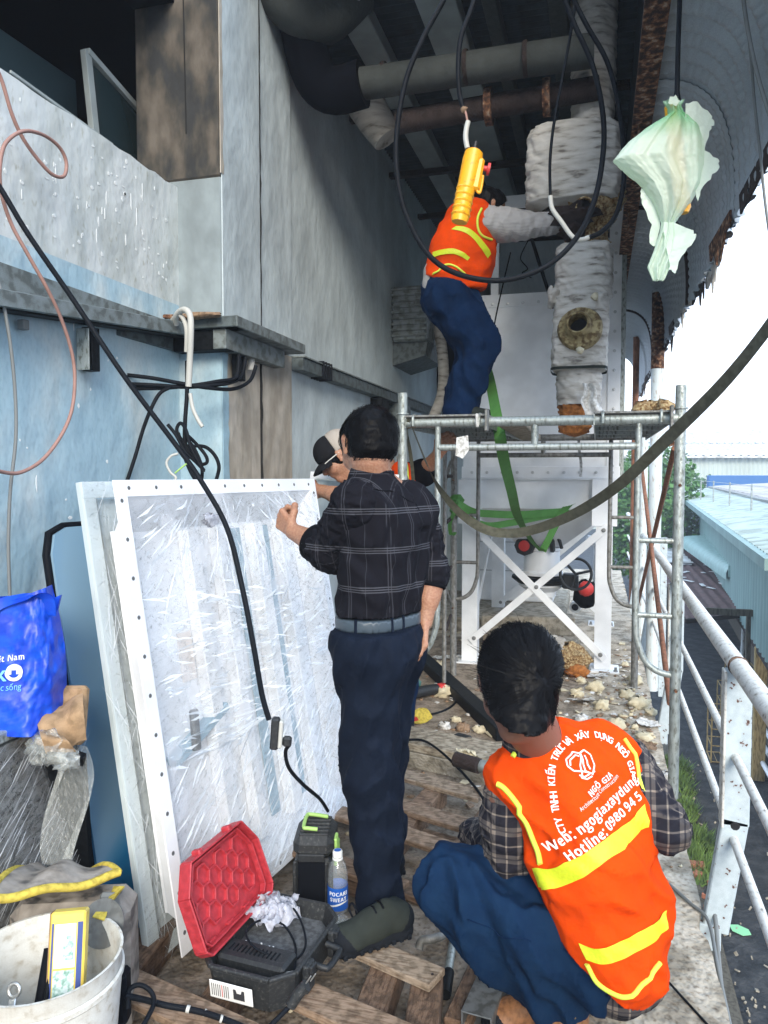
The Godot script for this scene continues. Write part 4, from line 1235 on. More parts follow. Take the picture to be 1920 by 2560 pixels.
	# weeds, broken bricks and litter along the foot of the slab
	var wd := MB.new()
	r.seed = 44
	for cl in [[1.19, -9.6, 0.22, 900], [1.17, -10.5, 0.16, 500], [1.2, -8.9, 0.18, 500], [1.18, -12.0, 0.25, 500], [1.2, -11.3, 0.2, 300]]:
		for k in cl[3]:
			var an: float = r.randf_range(0, TAU)
			var rd: float = cl[2] * sqrt(r.randf())
			var p0 := Vector3(cl[0] + cos(an) * rd, -2.97, cl[1] + sin(an) * rd * 1.8)
			var hgt := r.randf_range(0.05, 0.2)
			var dir := Vector3(r.randf_range(-0.6, 0.9), 1.0, r.randf_range(-0.6, 0.6)).normalized()
			var wv := dir.cross(Vector3(cos(an), 0, sin(an))).normalized() * 0.012
			var g := r.randf_range(0.6, 1.5)
			wd.paint(Color(0.10 * g, 0.17 * g, 0.035 * g))
			wd.face([p0 - wv, p0 + wv, p0 + dir * hgt], dir.cross(wv).normalized())
	var we := part(numbered("weeds"), wd, M.moss, self)
	tag(we, "green weeds growing along the foot of the slab wall in the alley", "weeds", "", "stuff")
	for k in 6:
		var z := -7.9 - k * 0.22
		solo("broken_brick", MB.new().box(Transform3D(Basis(Vector3.UP, r.randf_range(0, 3)), Vector3(1.17 + r.randf_range(-0.06, 0.08), -2.91, z)), Vector3(0.1, 0.06, r.randf_range(0.1, 0.19)), 0.008), M.brick, "orange broken brick in the alley, %s from the near end of its row" % ORD[k], "brick", "broken bricks in the alley")
	var lit := MB.new()
	for k in 150:
		var lz := r.randf_range(-12.5, -4.5)
		var lx := 1.22 + absf(r.randfn(0.0, 0.16)) if r.randf() < 0.75 else r.randf_range(1.3, 2.1)
		lit.box(Transform3D(Basis(Vector3(r.randf(), 1, r.randf()).normalized(), r.randf_range(0, 6)), Vector3(lx, -2.985, lz)), Vector3(r.randf_range(0.01, 0.045), 0.012, r.randf_range(0.008, 0.03)))
	tag(part(numbered("alley_litter"), lit, M.curb, self), "pale rubble crumbs strewn over the dark alley ground", "rubble", "", "stuff")
	var gp := PackedVector2Array([Vector2(0, 0.02), Vector2(0.07, 0.07), Vector2(0.17, 0.06), Vector2(0.21, 0.0), Vector2(0.15, -0.06), Vector2(0.05, -0.05)])
	solo("green_scrap", MB.new().prism(gp, 0.004, Transform3D(Basis(Vector3.RIGHT, -PI / 2 + 0.12) * Basis(Vector3.BACK, -0.4), Vector3(1.30, -2.97, -7.95))), mk(L(0.25, 0.6, 0.33), 0.5), "bright green plastic scrap lying on the dark alley ground", "scrap")

# ---------------------------------------------------------------- steel hopper on legs
func build_hopper() -> void:
	var h := thing("white_hopper", Vector3(-0.43, 0, -6.7), "big white bolted steel hopper box standing on four braced white legs", "hopper")
	var zf := -5.9
	var zb := -7.6
	var b := MB.new()
	# front: framed opening above, plain sheet below
	b.add(span(Vector3(-1.0, 1.43, zf), Vector3(0.15, 2.80, zf - 0.006)))
	b.add(span(Vector3(-1.0, 2.80, zf + 0.003), Vector3(-0.93, 3.62, zf - 0.006)))
	part("front_sheet", b, M.white_steel, h)
	part("right_flange", span(Vector3(0.062, 1.44, zf + 0.009), Vector3(0.152, 3.52, zf + 0.001), 0.002), M.white_steel, h)
	part("middle_flange", span(Vector3(-0.93, 2.72, zf + 0.008), Vector3(0.06, 2.815, zf + 0.001), 0.002), M.white_steel, h)
	part("top_flange", span(Vector3(-0.93, 3.44, zf + 0.008), Vector3(0.06, 3.54, zf + 0.001), 0.002), M.white_steel, h)
	part("right_side", span(Vector3(0.144, 1.43, zf - 0.008), Vector3(0.15, 3.52, zb)), M.white_steel, h)
	part("left_side", span(Vector3(-1.0, 1.43, zf - 0.008), Vector3(-0.994, 3.52, zb)), M.white_steel, h)
	part("back_sheet", span(Vector3(-1.0, 1.43, zb), Vector3(0.15, 3.6, zb - 0.006)), M.white_steel, h)
	part("inner_deck", span(Vector3(-0.99, 2.70, zf - 0.02), Vector3(0.14, 2.71, zb + 0.01)), M.white_steel, h)
	part("window_post", span(Vector3(-0.80, 2.815, zf - 0.02), Vector3(-0.74, 3.44, zf - 0.06), 0.003), M.white_steel, h)
	part("inner_plate", MB.new().box(Transform3D(Basis(Vector3.UP, 0.12), Vector3(-0.35, 3.1, -6.9)), Vector3(1.0, 0.75, 0.01), 0.002), M.wall_grey, h)
	part("return_flange", span(Vector3(0.152, 1.44, zf + 0.002), Vector3(0.185, 3.5, zf - 0.004), 0.001), M.galv, h)
	var bolts := []
	for k in 15:
		bolts.append([Vector3(0.108, 1.52 + k * 0.14, zf + 0.009), Vector3.BACK])
	for k in 9:
		bolts.append([Vector3(-0.9 + k * 0.115, 2.745, zf + 0.008), Vector3.BACK])
	for k in 10:
		bolts.append([Vector3(-0.93 + k * 0.115, 1.475, zf + 0.014), Vector3.BACK])
	for q in bolts:
		part("bolt", bolt(q[0], q[1], 0.008, 0.009), M.bolt, h)
	part("lower_flange", span(Vector3(-1.01, 1.432, zf + 0.014), Vector3(0.16, 1.52, zf + 0.001), 0.002), M.white_steel, h)
	part("flange_lip", span(Vector3(-1.012, 1.421, zf + 0.022), Vector3(0.162, 1.43, zf - 0.04), 0.001), M.white_steel, h)
	# pyramid below
	var top := [Vector3(-0.98, 1.42, zf - 0.02), Vector3(0.13, 1.42, zf - 0.02), Vector3(0.13, 1.42, zb), Vector3(-0.98, 1.42, zb)]
	var mid := [Vector3(-0.98, 1.20, zf - 0.02), Vector3(0.13, 1.20, zf - 0.02), Vector3(0.13, 1.20, zb), Vector3(-0.98, 1.20, zb)]
	var bot := [Vector3(-0.6, 0.86, -6.45), Vector3(-0.28, 0.86, -6.45), Vector3(-0.28, 0.86, -6.8), Vector3(-0.6, 0.86, -6.8)]
	var py := MB.new()
	for k in 4:
		var j := (k + 1) % 4
		py.quad(top[k], top[j], mid[j], mid[k])
		py.quad(mid[k], mid[j], bot[j], bot[k])
	part("cone", py, M.white_steel, h)
	# valve under the cone
	var vx := Transform3D(Basis(), Vector3(-0.44, 0.0, -6.55))
	part("valve_body", MB.new().lathe(vx, [Vector2(0.14, 0.86), Vector2(0.165, 0.85), Vector2(0.165, 0.83), Vector2(0.15, 0.82), Vector2(0.15, 0.65), Vector2(0.175, 0.645), Vector2(0.175, 0.62), Vector2(0.1, 0.615)], 28), M.white_steel, h)
	part("black_flange", MB.new().lathe(vx, [Vector2(0.05, 0.615), Vector2(0.245, 0.61), Vector2(0.25, 0.59), Vector2(0.2, 0.55), Vector2(0.05, 0.545)], 28), M.black_steel, h)
	part("outlet", MB.new().lathe(vx, [Vector2(0.18, 0.545), Vector2(0.19, 0.53), Vector2(0.12, 0.48), Vector2(0.12, 0.44), Vector2(0.0, 0.44)], 24), M.white_steel, h)
	var act := part("actuator", MB.new().lathe(Transform3D(stand(Vector3(-0.1, 0, 1)), Vector3(-0.56, 0.875, -6.42)), [Vector2(0.0, 0.0), Vector2(0.085, 0.0), Vector2(0.085, 0.07), Vector2(0.075, 0.085), Vector2(0.0, 0.085)], 8), M.black_plastic, h)
	part("red_cap", MB.new().lathe(Transform3D(stand(Vector3(-0.1, 0, 1)), Vector3(-0.568, 0.875, -6.334)), [Vector2(0.045, 0.0), Vector2(0.045, 0.008), Vector2(0.03, 0.014), Vector2(0.0, 0.014)], 18), M.red, act)
	part("lever", wire([Vector3(-0.40, 0.85, -6.35), Vector3(-0.38, 0.95, -6.33), Vector3(-0.33, 1.0, -6.33), Vector3(-0.29, 0.93, -6.34), Vector3(-0.27, 0.86, -6.36)], 0.014, 5, 8), M.black_plastic, h)
	part("lever", MB.new().bar(Vector3(-0.34, 0.83, -6.36), Vector3(-0.35, 0.97, -6.33), 0.03, 0.04), M.black_plastic, h)
	var wheel := part("handwheel", MB.new(). add(ring(Transform3D(stand(Vector3(0.25, 0.05, 1)), Vector3(-0.155, 0.66, -6.32)), 0.125, 0.012)), M.black_plastic, h)
	for k in 3:
		var an := TAU * k / 3.0 + 0.5
		var bs := stand(Vector3(0.25, 0.05, 1))
		part("spoke", rod(Vector3(-0.155, 0.66, -6.32), Vector3(-0.155, 0.66, -6.32) + bs.x * cos(an) * 0.122 + bs.z * sin(an) * 0.122, 0.011, 8), M.black_plastic, wheel)
	part("gearbox", MB.new().box(Transform3D(Basis(), Vector3(-0.2, 0.59, -6.42)), Vector3(0.13, 0.12, 0.14), 0.015), M.black_plastic, h)
	# legs and gussets
	for q in [[-0.94, zf + 0.03], [0.055, zf + 0.03], [-0.94, zb - 0.03], [0.055, zb - 0.03]]:
		var leg := MB.new()
		leg.add(span(Vector3(q[0] - 0.06, 0.014, q[1] + 0.004), Vector3(q[0] + 0.06, 1.42, q[1] - 0.004), 0.001))
		leg.add(span(Vector3(q[0] - 0.06, 0.014, q[1] - 0.0045), Vector3(q[0] - 0.052, 1.42, q[1] - 0.11), 0.001))
		leg.add(span(Vector3(q[0] + 0.052, 0.014, q[1] - 0.0045), Vector3(q[0] + 0.06, 1.42, q[1] - 0.11), 0.001))
		var lg := part("leg", leg, M.white_steel, h)
		part("foot_plate", span(Vector3(q[0] - 0.12, 0.0, q[1] + 0.07), Vector3(q[0] + 0.12, 0.013, q[1] - 0.17), 0.002), M.white_steel, lg)
		for sx in [-0.095, 0.095]:
			part("anchor_bolt", bolt(Vector3(q[0] + sx, 0.013, q[1] + 0.04), Vector3.UP, 0.011, 0.03), M.bolt_dark, lg)
		part("gusset", span(Vector3(q[0] - 0.09, 1.08, q[1] + 0.012), Vector3(q[0] + 0.09, 1.42, q[1] + 0.005), 0.001), M.white_steel, lg)
	for q in [Vector3(-0.875, 1.27, zf + 0.043)]:
		part("slot", MB.new().box(Transform3D(Basis(), q), Vector3(0.03, 0.12, 0.003), 0.014), M.hole, h)
	# cross braces, front pair and back pair
	for z in [zf + 0.055, zb + 0.06]:
		var p := [Vector3(-0.93, 0.17, z), Vector3(0.08, 1.08, z), Vector3(-0.93, 1.08, z + 0.009), Vector3(0.07, 0.1, z + 0.009)]
		part("brace", MB.new().bar(p[0], p[1], 0.008, 0.055, Vector3.BACK.cross(p[1] - p[0]), 0.001), M.white_steel, h)
		part("brace", MB.new().bar(p[2], p[3], 0.008, 0.055, Vector3.BACK.cross(p[3] - p[2]), 0.001), M.white_steel, h)
		for e in [p[0] + Vector3(0.03, 0.028, 0.006), p[1] - Vector3(0.03, 0.028, -0.006), p[3] + Vector3(-0.03, 0.03, 0.006), Vector3(-0.43, 0.615, z + 0.014)]:
			part("brace_bolt", bolt(e, Vector3.BACK, 0.011, 0.012), M.bolt_dark, h)
	for sx in [-0.94, 0.055]:
		part("side_brace", MB.new().bar(Vector3(sx, 0.2, zf - 0.12), Vector3(sx, 1.1, zb + 0.12), 0.008, 0.055, Vector3.UP, 0.001), M.white_steel, h)
	# odds and ends behind the legs
	var cab := thing("pale_cabinet", Vector3(-0.75, 0.13, -8.3), "pale grey sheet cabinet on the concrete step behind the hopper legs", "cabinet")
	part("body", span(Vector3(-1.3, 0.135, -8.0), Vector3(-0.42, 1.4, -8.5), 0.01), M.white_steel, cab)
	for k in 3:
		part("seam", span(Vector3(-1.29, 0.45 + k * 0.3, -7.998), Vector3(-0.43, 0.455 + k * 0.3, -7.995)), M.tray, cab)
	var bp := thing("white_drain_pipe", V(-0.013,0.058,-7.817), "white plastic drain pipes with an open end behind the hopper's right leg", "pipe")
	part("upright", wire([V(-0.09,0.812,-7.836), V(-0.001,0.78,-7.859), V(0.018,0.652,-7.858), V(0.003,0.15,-7.826)], 0.045, 5, 12), M.white_steel, bp)
	part("outlet", MB.new().lathe(Transform3D(stand(Vector3(-0.2, -0.1, 1)), V(-0.187,0.193,-7.464)), [Vector2(0.03, -0.14), Vector2(0.055, -0.14), Vector2(0.055, 0.0), Vector2(0.035, 0.0), Vector2(0.035, -0.1), Vector2(0.0, -0.1)], 16), M.white_steel, bp)
	solo("dark_opening", MB.new().lathe(Transform3D(stand(Vector3(-0.2, -0.1, 1)), V(-0.187,0.195,-7.454)), [Vector2(0.0, 0.0), Vector2(0.033, 0.001), Vector2(0.0, 0.002)], 14), M.hole, "dark bore of the white drain pipe's open end", "opening")
	var hb := thing("red_helmet_bag", V(-0.088,0.36,-7.189), "black bag holding a bright red helmet, hung by the handwheel", "bag")
	part("bag", blob(V(-0.088,0.368,-7.189), Vector3(0.1, 0.13, 0.08), 3, 0.25), M.black_cloth, hb)
	part("helmet", blob(V(-0.084,0.425,-7.121), Vector3(0.07, 0.07, 0.06), 5, 0.1), M.red, hb)

func ring(xf: Transform3D, r: float, t: float, seg := 28) -> MB:
	var p := PackedVector3Array()
	for k in seg + 1:
		var a := TAU * k / seg
		p.append(xf * Vector3(cos(a) * r, 0, sin(a) * r))
	return MB.new().tube(p, t, 8, PackedFloat32Array(), false)

# lumpy closed blob
func blob(c: Vector3, rad: Vector3, sd: int, rough := 0.2, seg := 14, freq := 1.1) -> MB:
	var nz := FastNoiseLite.new()
	nz.seed = sd
	nz.frequency = freq
	return MB.new().grid(func(u, v):
		var a: float = u * TAU
		var e: float = (v - 0.5) * PI
		var d := Vector3(cos(a) * cos(e), sin(e), sin(a) * cos(e))
		return c + d * rad * (1.0 + rough * 1.6 * nz.get_noise_3dv(d * 1.3 + Vector3.ONE * sd)), seg, seg / 2 + 1)

# ---------------------------------------------------------------- scaffold
func scaffold_frame(o: Node3D, xl: float, xr: float, z: float, top: float, mat: Material) -> void:
	var hb := top - 0.146
	for x in [xl, xr]:
		var s := 1.0 if x == xl else -1.0
		var p := part("post", rod(Vector3(x, 0.0, z), Vector3(x, top, z), 0.0235, 14), mat, o)
		part("spigot_collar", MB.new().lathe(Transform3D(Basis(), Vector3(x, hb + 0.045, z)), [Vector2(0.024, -0.004), Vector2(0.032, -0.003), Vector2(0.032, 0.003), Vector2(0.024, 0.004)], 14), mat, p)
		part("bore", MB.new().lathe(Transform3D(Basis(), Vector3(x, top + 0.001, z)), [Vector2(0.0, 0.0), Vector2(0.019, 0.0)], 12), M.hole, p)
		var xi: float = x + s * 0.175
		part("inner_tube", wire([Vector3(xi, hb - 0.02, z), Vector3(xi, 1.2, z), Vector3(xi, 0.80, z), Vector3(xi - s * 0.012, 0.70, z), Vector3(xi - s * 0.045, 0.62, z), Vector3(xi - s * 0.1, 0.575, z), Vector3(x, 0.56, z)], 0.0145, 6, 12), mat, o)
		for h in [0.83, 1.17]:
			part("rung", rod(Vector3(x, h, z), Vector3(xi, h, z), 0.0125, 10), mat, o)
		for h in [0.5, 1.42]:
			part("lock_pin", rod(Vector3(x, h, z), Vector3(x - s * 0.0, h, z + 0.045), 0.007, 6), M.rust, p)
	part("top_beam", rod(Vector3(xl, hb, z), Vector3(xr, hb, z), 0.0235, 14), mat, o)
	part("second_beam", rod(Vector3(xl + 0.175, hb - 0.12, z), Vector3(xr - 0.175, hb - 0.12, z), 0.0165, 12), mat, o)
	part("stub", rod(Vector3((xl + xr) / 2, hb - 0.01, z), Vector3((xl + xr) / 2, hb - 0.12, z), 0.0165, 12), mat, o)

func build_scaffold() -> void:
	var sc := thing("scaffold", Vector3(-0.3, 0, -4.5), "galvanised two-frame scaffold tower with plank deck, standing across the gangway", "scaffold")
	scaffold_frame(sc, -0.918, 0.352, -3.65, 1.862, M.galv)
	scaffold_frame(sc, -0.99, 0.262, -5.45, 1.862, M.galv_dark)
	# diagonal cross braces on the open side, rusty
	part("cross_brace", rod(V(0.375,1.6,-4.16), V(0.375,0.075,-7.831), 0.0145, 10), M.rust_rod, sc)
	part("cross_brace", rod(V(0.36,1.535,-6.865), V(0.36,0.339,-3.973), 0.0145, 10), M.rust_rod, sc)
	part("brace_clamp", MB.new().box(Transform3D(Basis(Vector3.BACK, 0.3), V(0.37,1.623,-4.158)), Vector3(0.05, 0.02, 0.012), 0.003), M.rust, sc)
	part("brace_clamp", MB.new().box(Transform3D(Basis(Vector3.BACK, 1.5), V(0.37,1.637,-4.568)), Vector3(0.035, 0.018, 0.012), 0.003), M.rust, sc)
	part("cross_brace", rod(Vector3(-0.945, 1.55, -3.68), Vector3(-1.01, 0.55, -5.42), 0.0125, 8), M.galv_dark, sc)
	part("cross_brace", rod(Vector3(-0.945, 0.55, -3.68), Vector3(-1.01, 1.55, -5.42), 0.0125, 8), M.galv_dark, sc)
	for h in [0.45, 0.8, 1.15, 1.45]:
		part("side_rung", rod(Vector3(-0.94, h, -4.9), Vector3(-1.0, h, -5.4), 0.012, 8), M.rust_dark, sc)
	part("side_upright", rod(Vector3(-0.95, 0.1, -4.9), Vector3(-0.95, 1.7, -4.9), 0.014, 8), M.galv_dark, sc)
	# deck: two hooked steel planks, right and left
	for q in [[-0.02, 0.31, "right"], [-0.90, -0.50, "left"]]:
		var d := thing("scaffold_plank", Vector3((q[0] + q[1]) / 2, 1.73, -4.5), "steel %s scaffold plank hooked over both frame beams" % q[2], "plank", "scaffold deck planks")
		part("deck", span(Vector3(q[0], 1.742, -3.62), Vector3(q[1], 1.752, -5.42), 0.002), M.galv_dark, d)
		part("edge", span(Vector3(q[0], 1.69, -3.62), Vector3(q[0] + 0.006, 1.741, -5.42)), M.galv, d)
		part("edge", span(Vector3(q[1] - 0.006, 1.69, -3.62), Vector3(q[1], 1.741, -5.42)), M.galv, d)
		for z in [-3.85, -4.3, -4.75, -5.2]:
			part("cross_rib", span(Vector3(q[0] + 0.007, 1.70, z), Vector3(q[1] - 0.007, 1.738, z - 0.03)), M.galv, d)
		for x in [q[0] + 0.04, q[1] - 0.04]:
			for z in [-3.65, -5.45]:
				var s := 1.0 if z > -4 else -1.0
				part("hook", wire([Vector3(x, 1.748, z - s * 0.04), Vector3(x, 1.752, z), Vector3(x, 1.74, z + s * 0.03), Vector3(x, 1.70, z + s * 0.032)], 0.008, 4, 6), M.galv, d)
		part("end_plate", MB.new().box(Transform3D(Basis(), Vector3(q[1] + 0.0, 1.72, -3.60)), Vector3(0.012, 0.10, 0.07), 0.002), M.galv_dark, d)
	solo("timber_plank", MB.new().box(Transform3D(Basis(Vector3.UP, 0.03), Vector3(-0.42, 1.715, -4.55)), Vector3(0.13, 0.04, 1.75), 0.004), M.plank, "worn pale timber plank beside the left scaffold plank under the worker", "plank")
	solo("torn_tag", MB.new().prism(PackedVector2Array([Vector2(-0.03, 0.0), Vector2(0.025, 0.01), Vector2(0.03, -0.06), Vector2(0.0, -0.10), Vector2(-0.035, -0.085)]), 0.003, Transform3D(Basis(), V(-0.616,1.642,-3.62))), M.scrap_white, "torn white wrapper scrap hanging under the scaffold's front beam", "scrap")
	solo("beam_clip", MB.new().box(Transform3D(Basis(Vector3.BACK, 0.05), V(-0.548,1.721,-3.615)), Vector3(0.014, 0.065, 0.02), 0.004), M.scrap_white, "pale clip stuck over the front beam by the worker's foot", "clip")
	for q in [[1378, 892, 0.10, 0], [1400, 889, 0.13, 1], [1424, 890, 0.11, 2], [1412, 895, 0.08, 3]]:
		pass
	for k in 4:
		var at: Vector3 = [V(0.202,1.764,-3.968), V(0.242,1.777,-4.032), V(0.284,1.776,-4.023), V(0.311,1.76,-3.946)][k]
		solo("foam_chunk", blob(Vector3(at.x, 1.752 + 0.03, at.z), Vector3(0.045, 0.045, 0.05), 20 + k, 0.5, 10), M.foam_old, "brown crumbling foam chunk resting on the right scaffold plank, %s" % ["leftmost of four", "second from left", "second from right", "rightmost of four"][k], "foam chunk", "foam chunks on the deck")
	# straps
	solo("green_sling", strap([V(-0.645,2.086,-4.634), V(-0.59,1.954,-4.434), V(-0.49,1.691,-3.98), V(-0.483,1.552,-4.131), V(-0.494,1.367,-4.637), V(-0.51,1.164,-5.245), V(-0.45,0.971,-5.667), V(-0.387,0.889,-5.836)], 0.06), M.strap_green, "bright green flat sling running down from the worker to the hopper valve", "sling")
	solo("green_tie_strap", strap([V(-0.946,1.268,-5.286), V(-0.86,1.195,-5.462), V(-0.745,1.173,-5.596), V(-0.56,1.161,-5.751), V(-0.364,1.172,-5.857), V(-0.199,1.188,-5.935), V(-0.133,1.232,-5.977)], 0.055, Vector3.UP), M.strap_green, "upper green strap tied level between the scaffold post and the hopper leg", "strap")
	solo("green_loop_strap", strap([V(-0.936,1.251,-5.287), V(-0.891,1.152,-5.451), V(-0.776,1.089,-5.583), V(-0.625,1.099,-5.729), V(-0.431,1.138,-5.837), V(-0.249,1.171,-5.921)], 0.05, Vector3.UP), M.strap_green, "lower sagging green strap between the scaffold post and the hopper leg", "strap")
	solo("green_strap_end", strap([V(-0.388,0.887,-5.846), V(-0.344,0.976,-5.842), V(-0.28,1.114,-5.867), V(-0.215,1.217,-5.912), V(-0.139,1.24,-5.955)], 0.055), M.strap_green, "short bright green strap end rising from the valve to the right leg", "strap")
	var kn := thing("green_strap_knot", V(-0.942,1.283,-5.298), "dark green strap knotted round the rear left scaffold post", "strap")
	part("wrap", MB.new().lathe(Transform3D(Basis(), V(-0.972,1.228,-5.45)), [Vector2(0.03, -0.06), Vector2(0.05, -0.03), Vector2(0.045, 0.02), Vector2(0.06, 0.05), Vector2(0.03, 0.09)], 10), M.strap_green, kn)
	part("tail", strap([V(-0.942,1.22,-5.264), V(-0.98,1.124,-5.247), V(-0.972,1.043,-5.256), V(-0.948,1.058,-5.284)], 0.03), M.strap_green, kn)
	solo("olive_ratchet_strap", strap([V(-0.867,1.731,-3.577), V(-0.812,1.608,-3.544), V(-0.728,1.435,-3.516), V(-0.627,1.307,-3.506), V(-0.505,1.225,-3.483), V(-0.388,1.204,-3.463), V(-0.25,1.232,-3.398), V(-0.072,1.317,-3.245), V(0.084,1.435,-3.034), V(0.228,1.59,-2.823), V(0.364,1.747,-2.557), V(0.451,1.883,-2.329), V(0.51,2.005,-2.145)], 0.042, Vector3(-0.3, 1, 0.2)), M.strap_olive, "long dull olive strap sagging from the left scaffold post across to upper right", "strap")
	solo("strap_tail", strap([V(-0.877,1.734,-3.616), V(-0.901,1.681,-3.658), V(-0.896,1.592,-3.706), V(-0.895,1.501,-3.754), V(-0.899,1.419,-3.8)], 0.018), M.strap_olive, "short strap tail hanging from the left scaffold post", "strap")
	solo("dangling_tape", strap([V(-0.119,1.764,-5.49), V(-0.127,1.668,-5.483), V(-0.11,1.541,-5.48), V(-0.112,1.445,-5.475)], 0.02), M.scrap_white, "thin twisted pale tape hanging under the deck before the hopper", "tape")

func strap(p: Array, w: float, side := Vector3.ZERO) -> MB:
	var c := curve(p, 6)
	var wid := []
	for k in c.size():
		var tg := (c[mini(k + 1, c.size() - 1)] - c[maxi(k - 1, 0)]).normalized()
		var s := side
		if s == Vector3.ZERO:
			s = Vector3.RIGHT.rotated(tg, sin(k * 0.22) * 0.5)
		else:
			s = s.rotated(tg, sin(k * 0.17) * 0.3)
		wid.append((s - tg * s.dot(tg)).normalized() * w)
	return MB.new().ribbon(c, wid, 0.003)

# ---------------------------------------------------------------- leaning white panels
func panel_basis(bl: Vector3) -> Transform3D:
	var u := Vector3(0.14, -0.005, -0.99).normalized()
	var w := Vector3(-0.225, 1.352, -0.03)
	w = (w - u * w.dot(u)).normalized()
	var n := u.cross(w).normalized()
	if n.x < 0:
		n = -n
	return Transform3D(Basis(u, w, n), bl)

func frame_plate(xf: Transform3D, W: float, H: float, b: float, th: float) -> MB:
	var m := MB.new()
	for q in [[W / 2, b / 2, W, b], [W / 2, H - b / 2, W, b], [b / 2, H / 2, b, H - 2 * b], [W - b / 2, H / 2, b, H - 2 * b]]:
		m.box(xf * Transform3D(Basis(), Vector3(q[0], q[1], 0)), Vector3(q[2], q[3], th), 0.001)
	return m

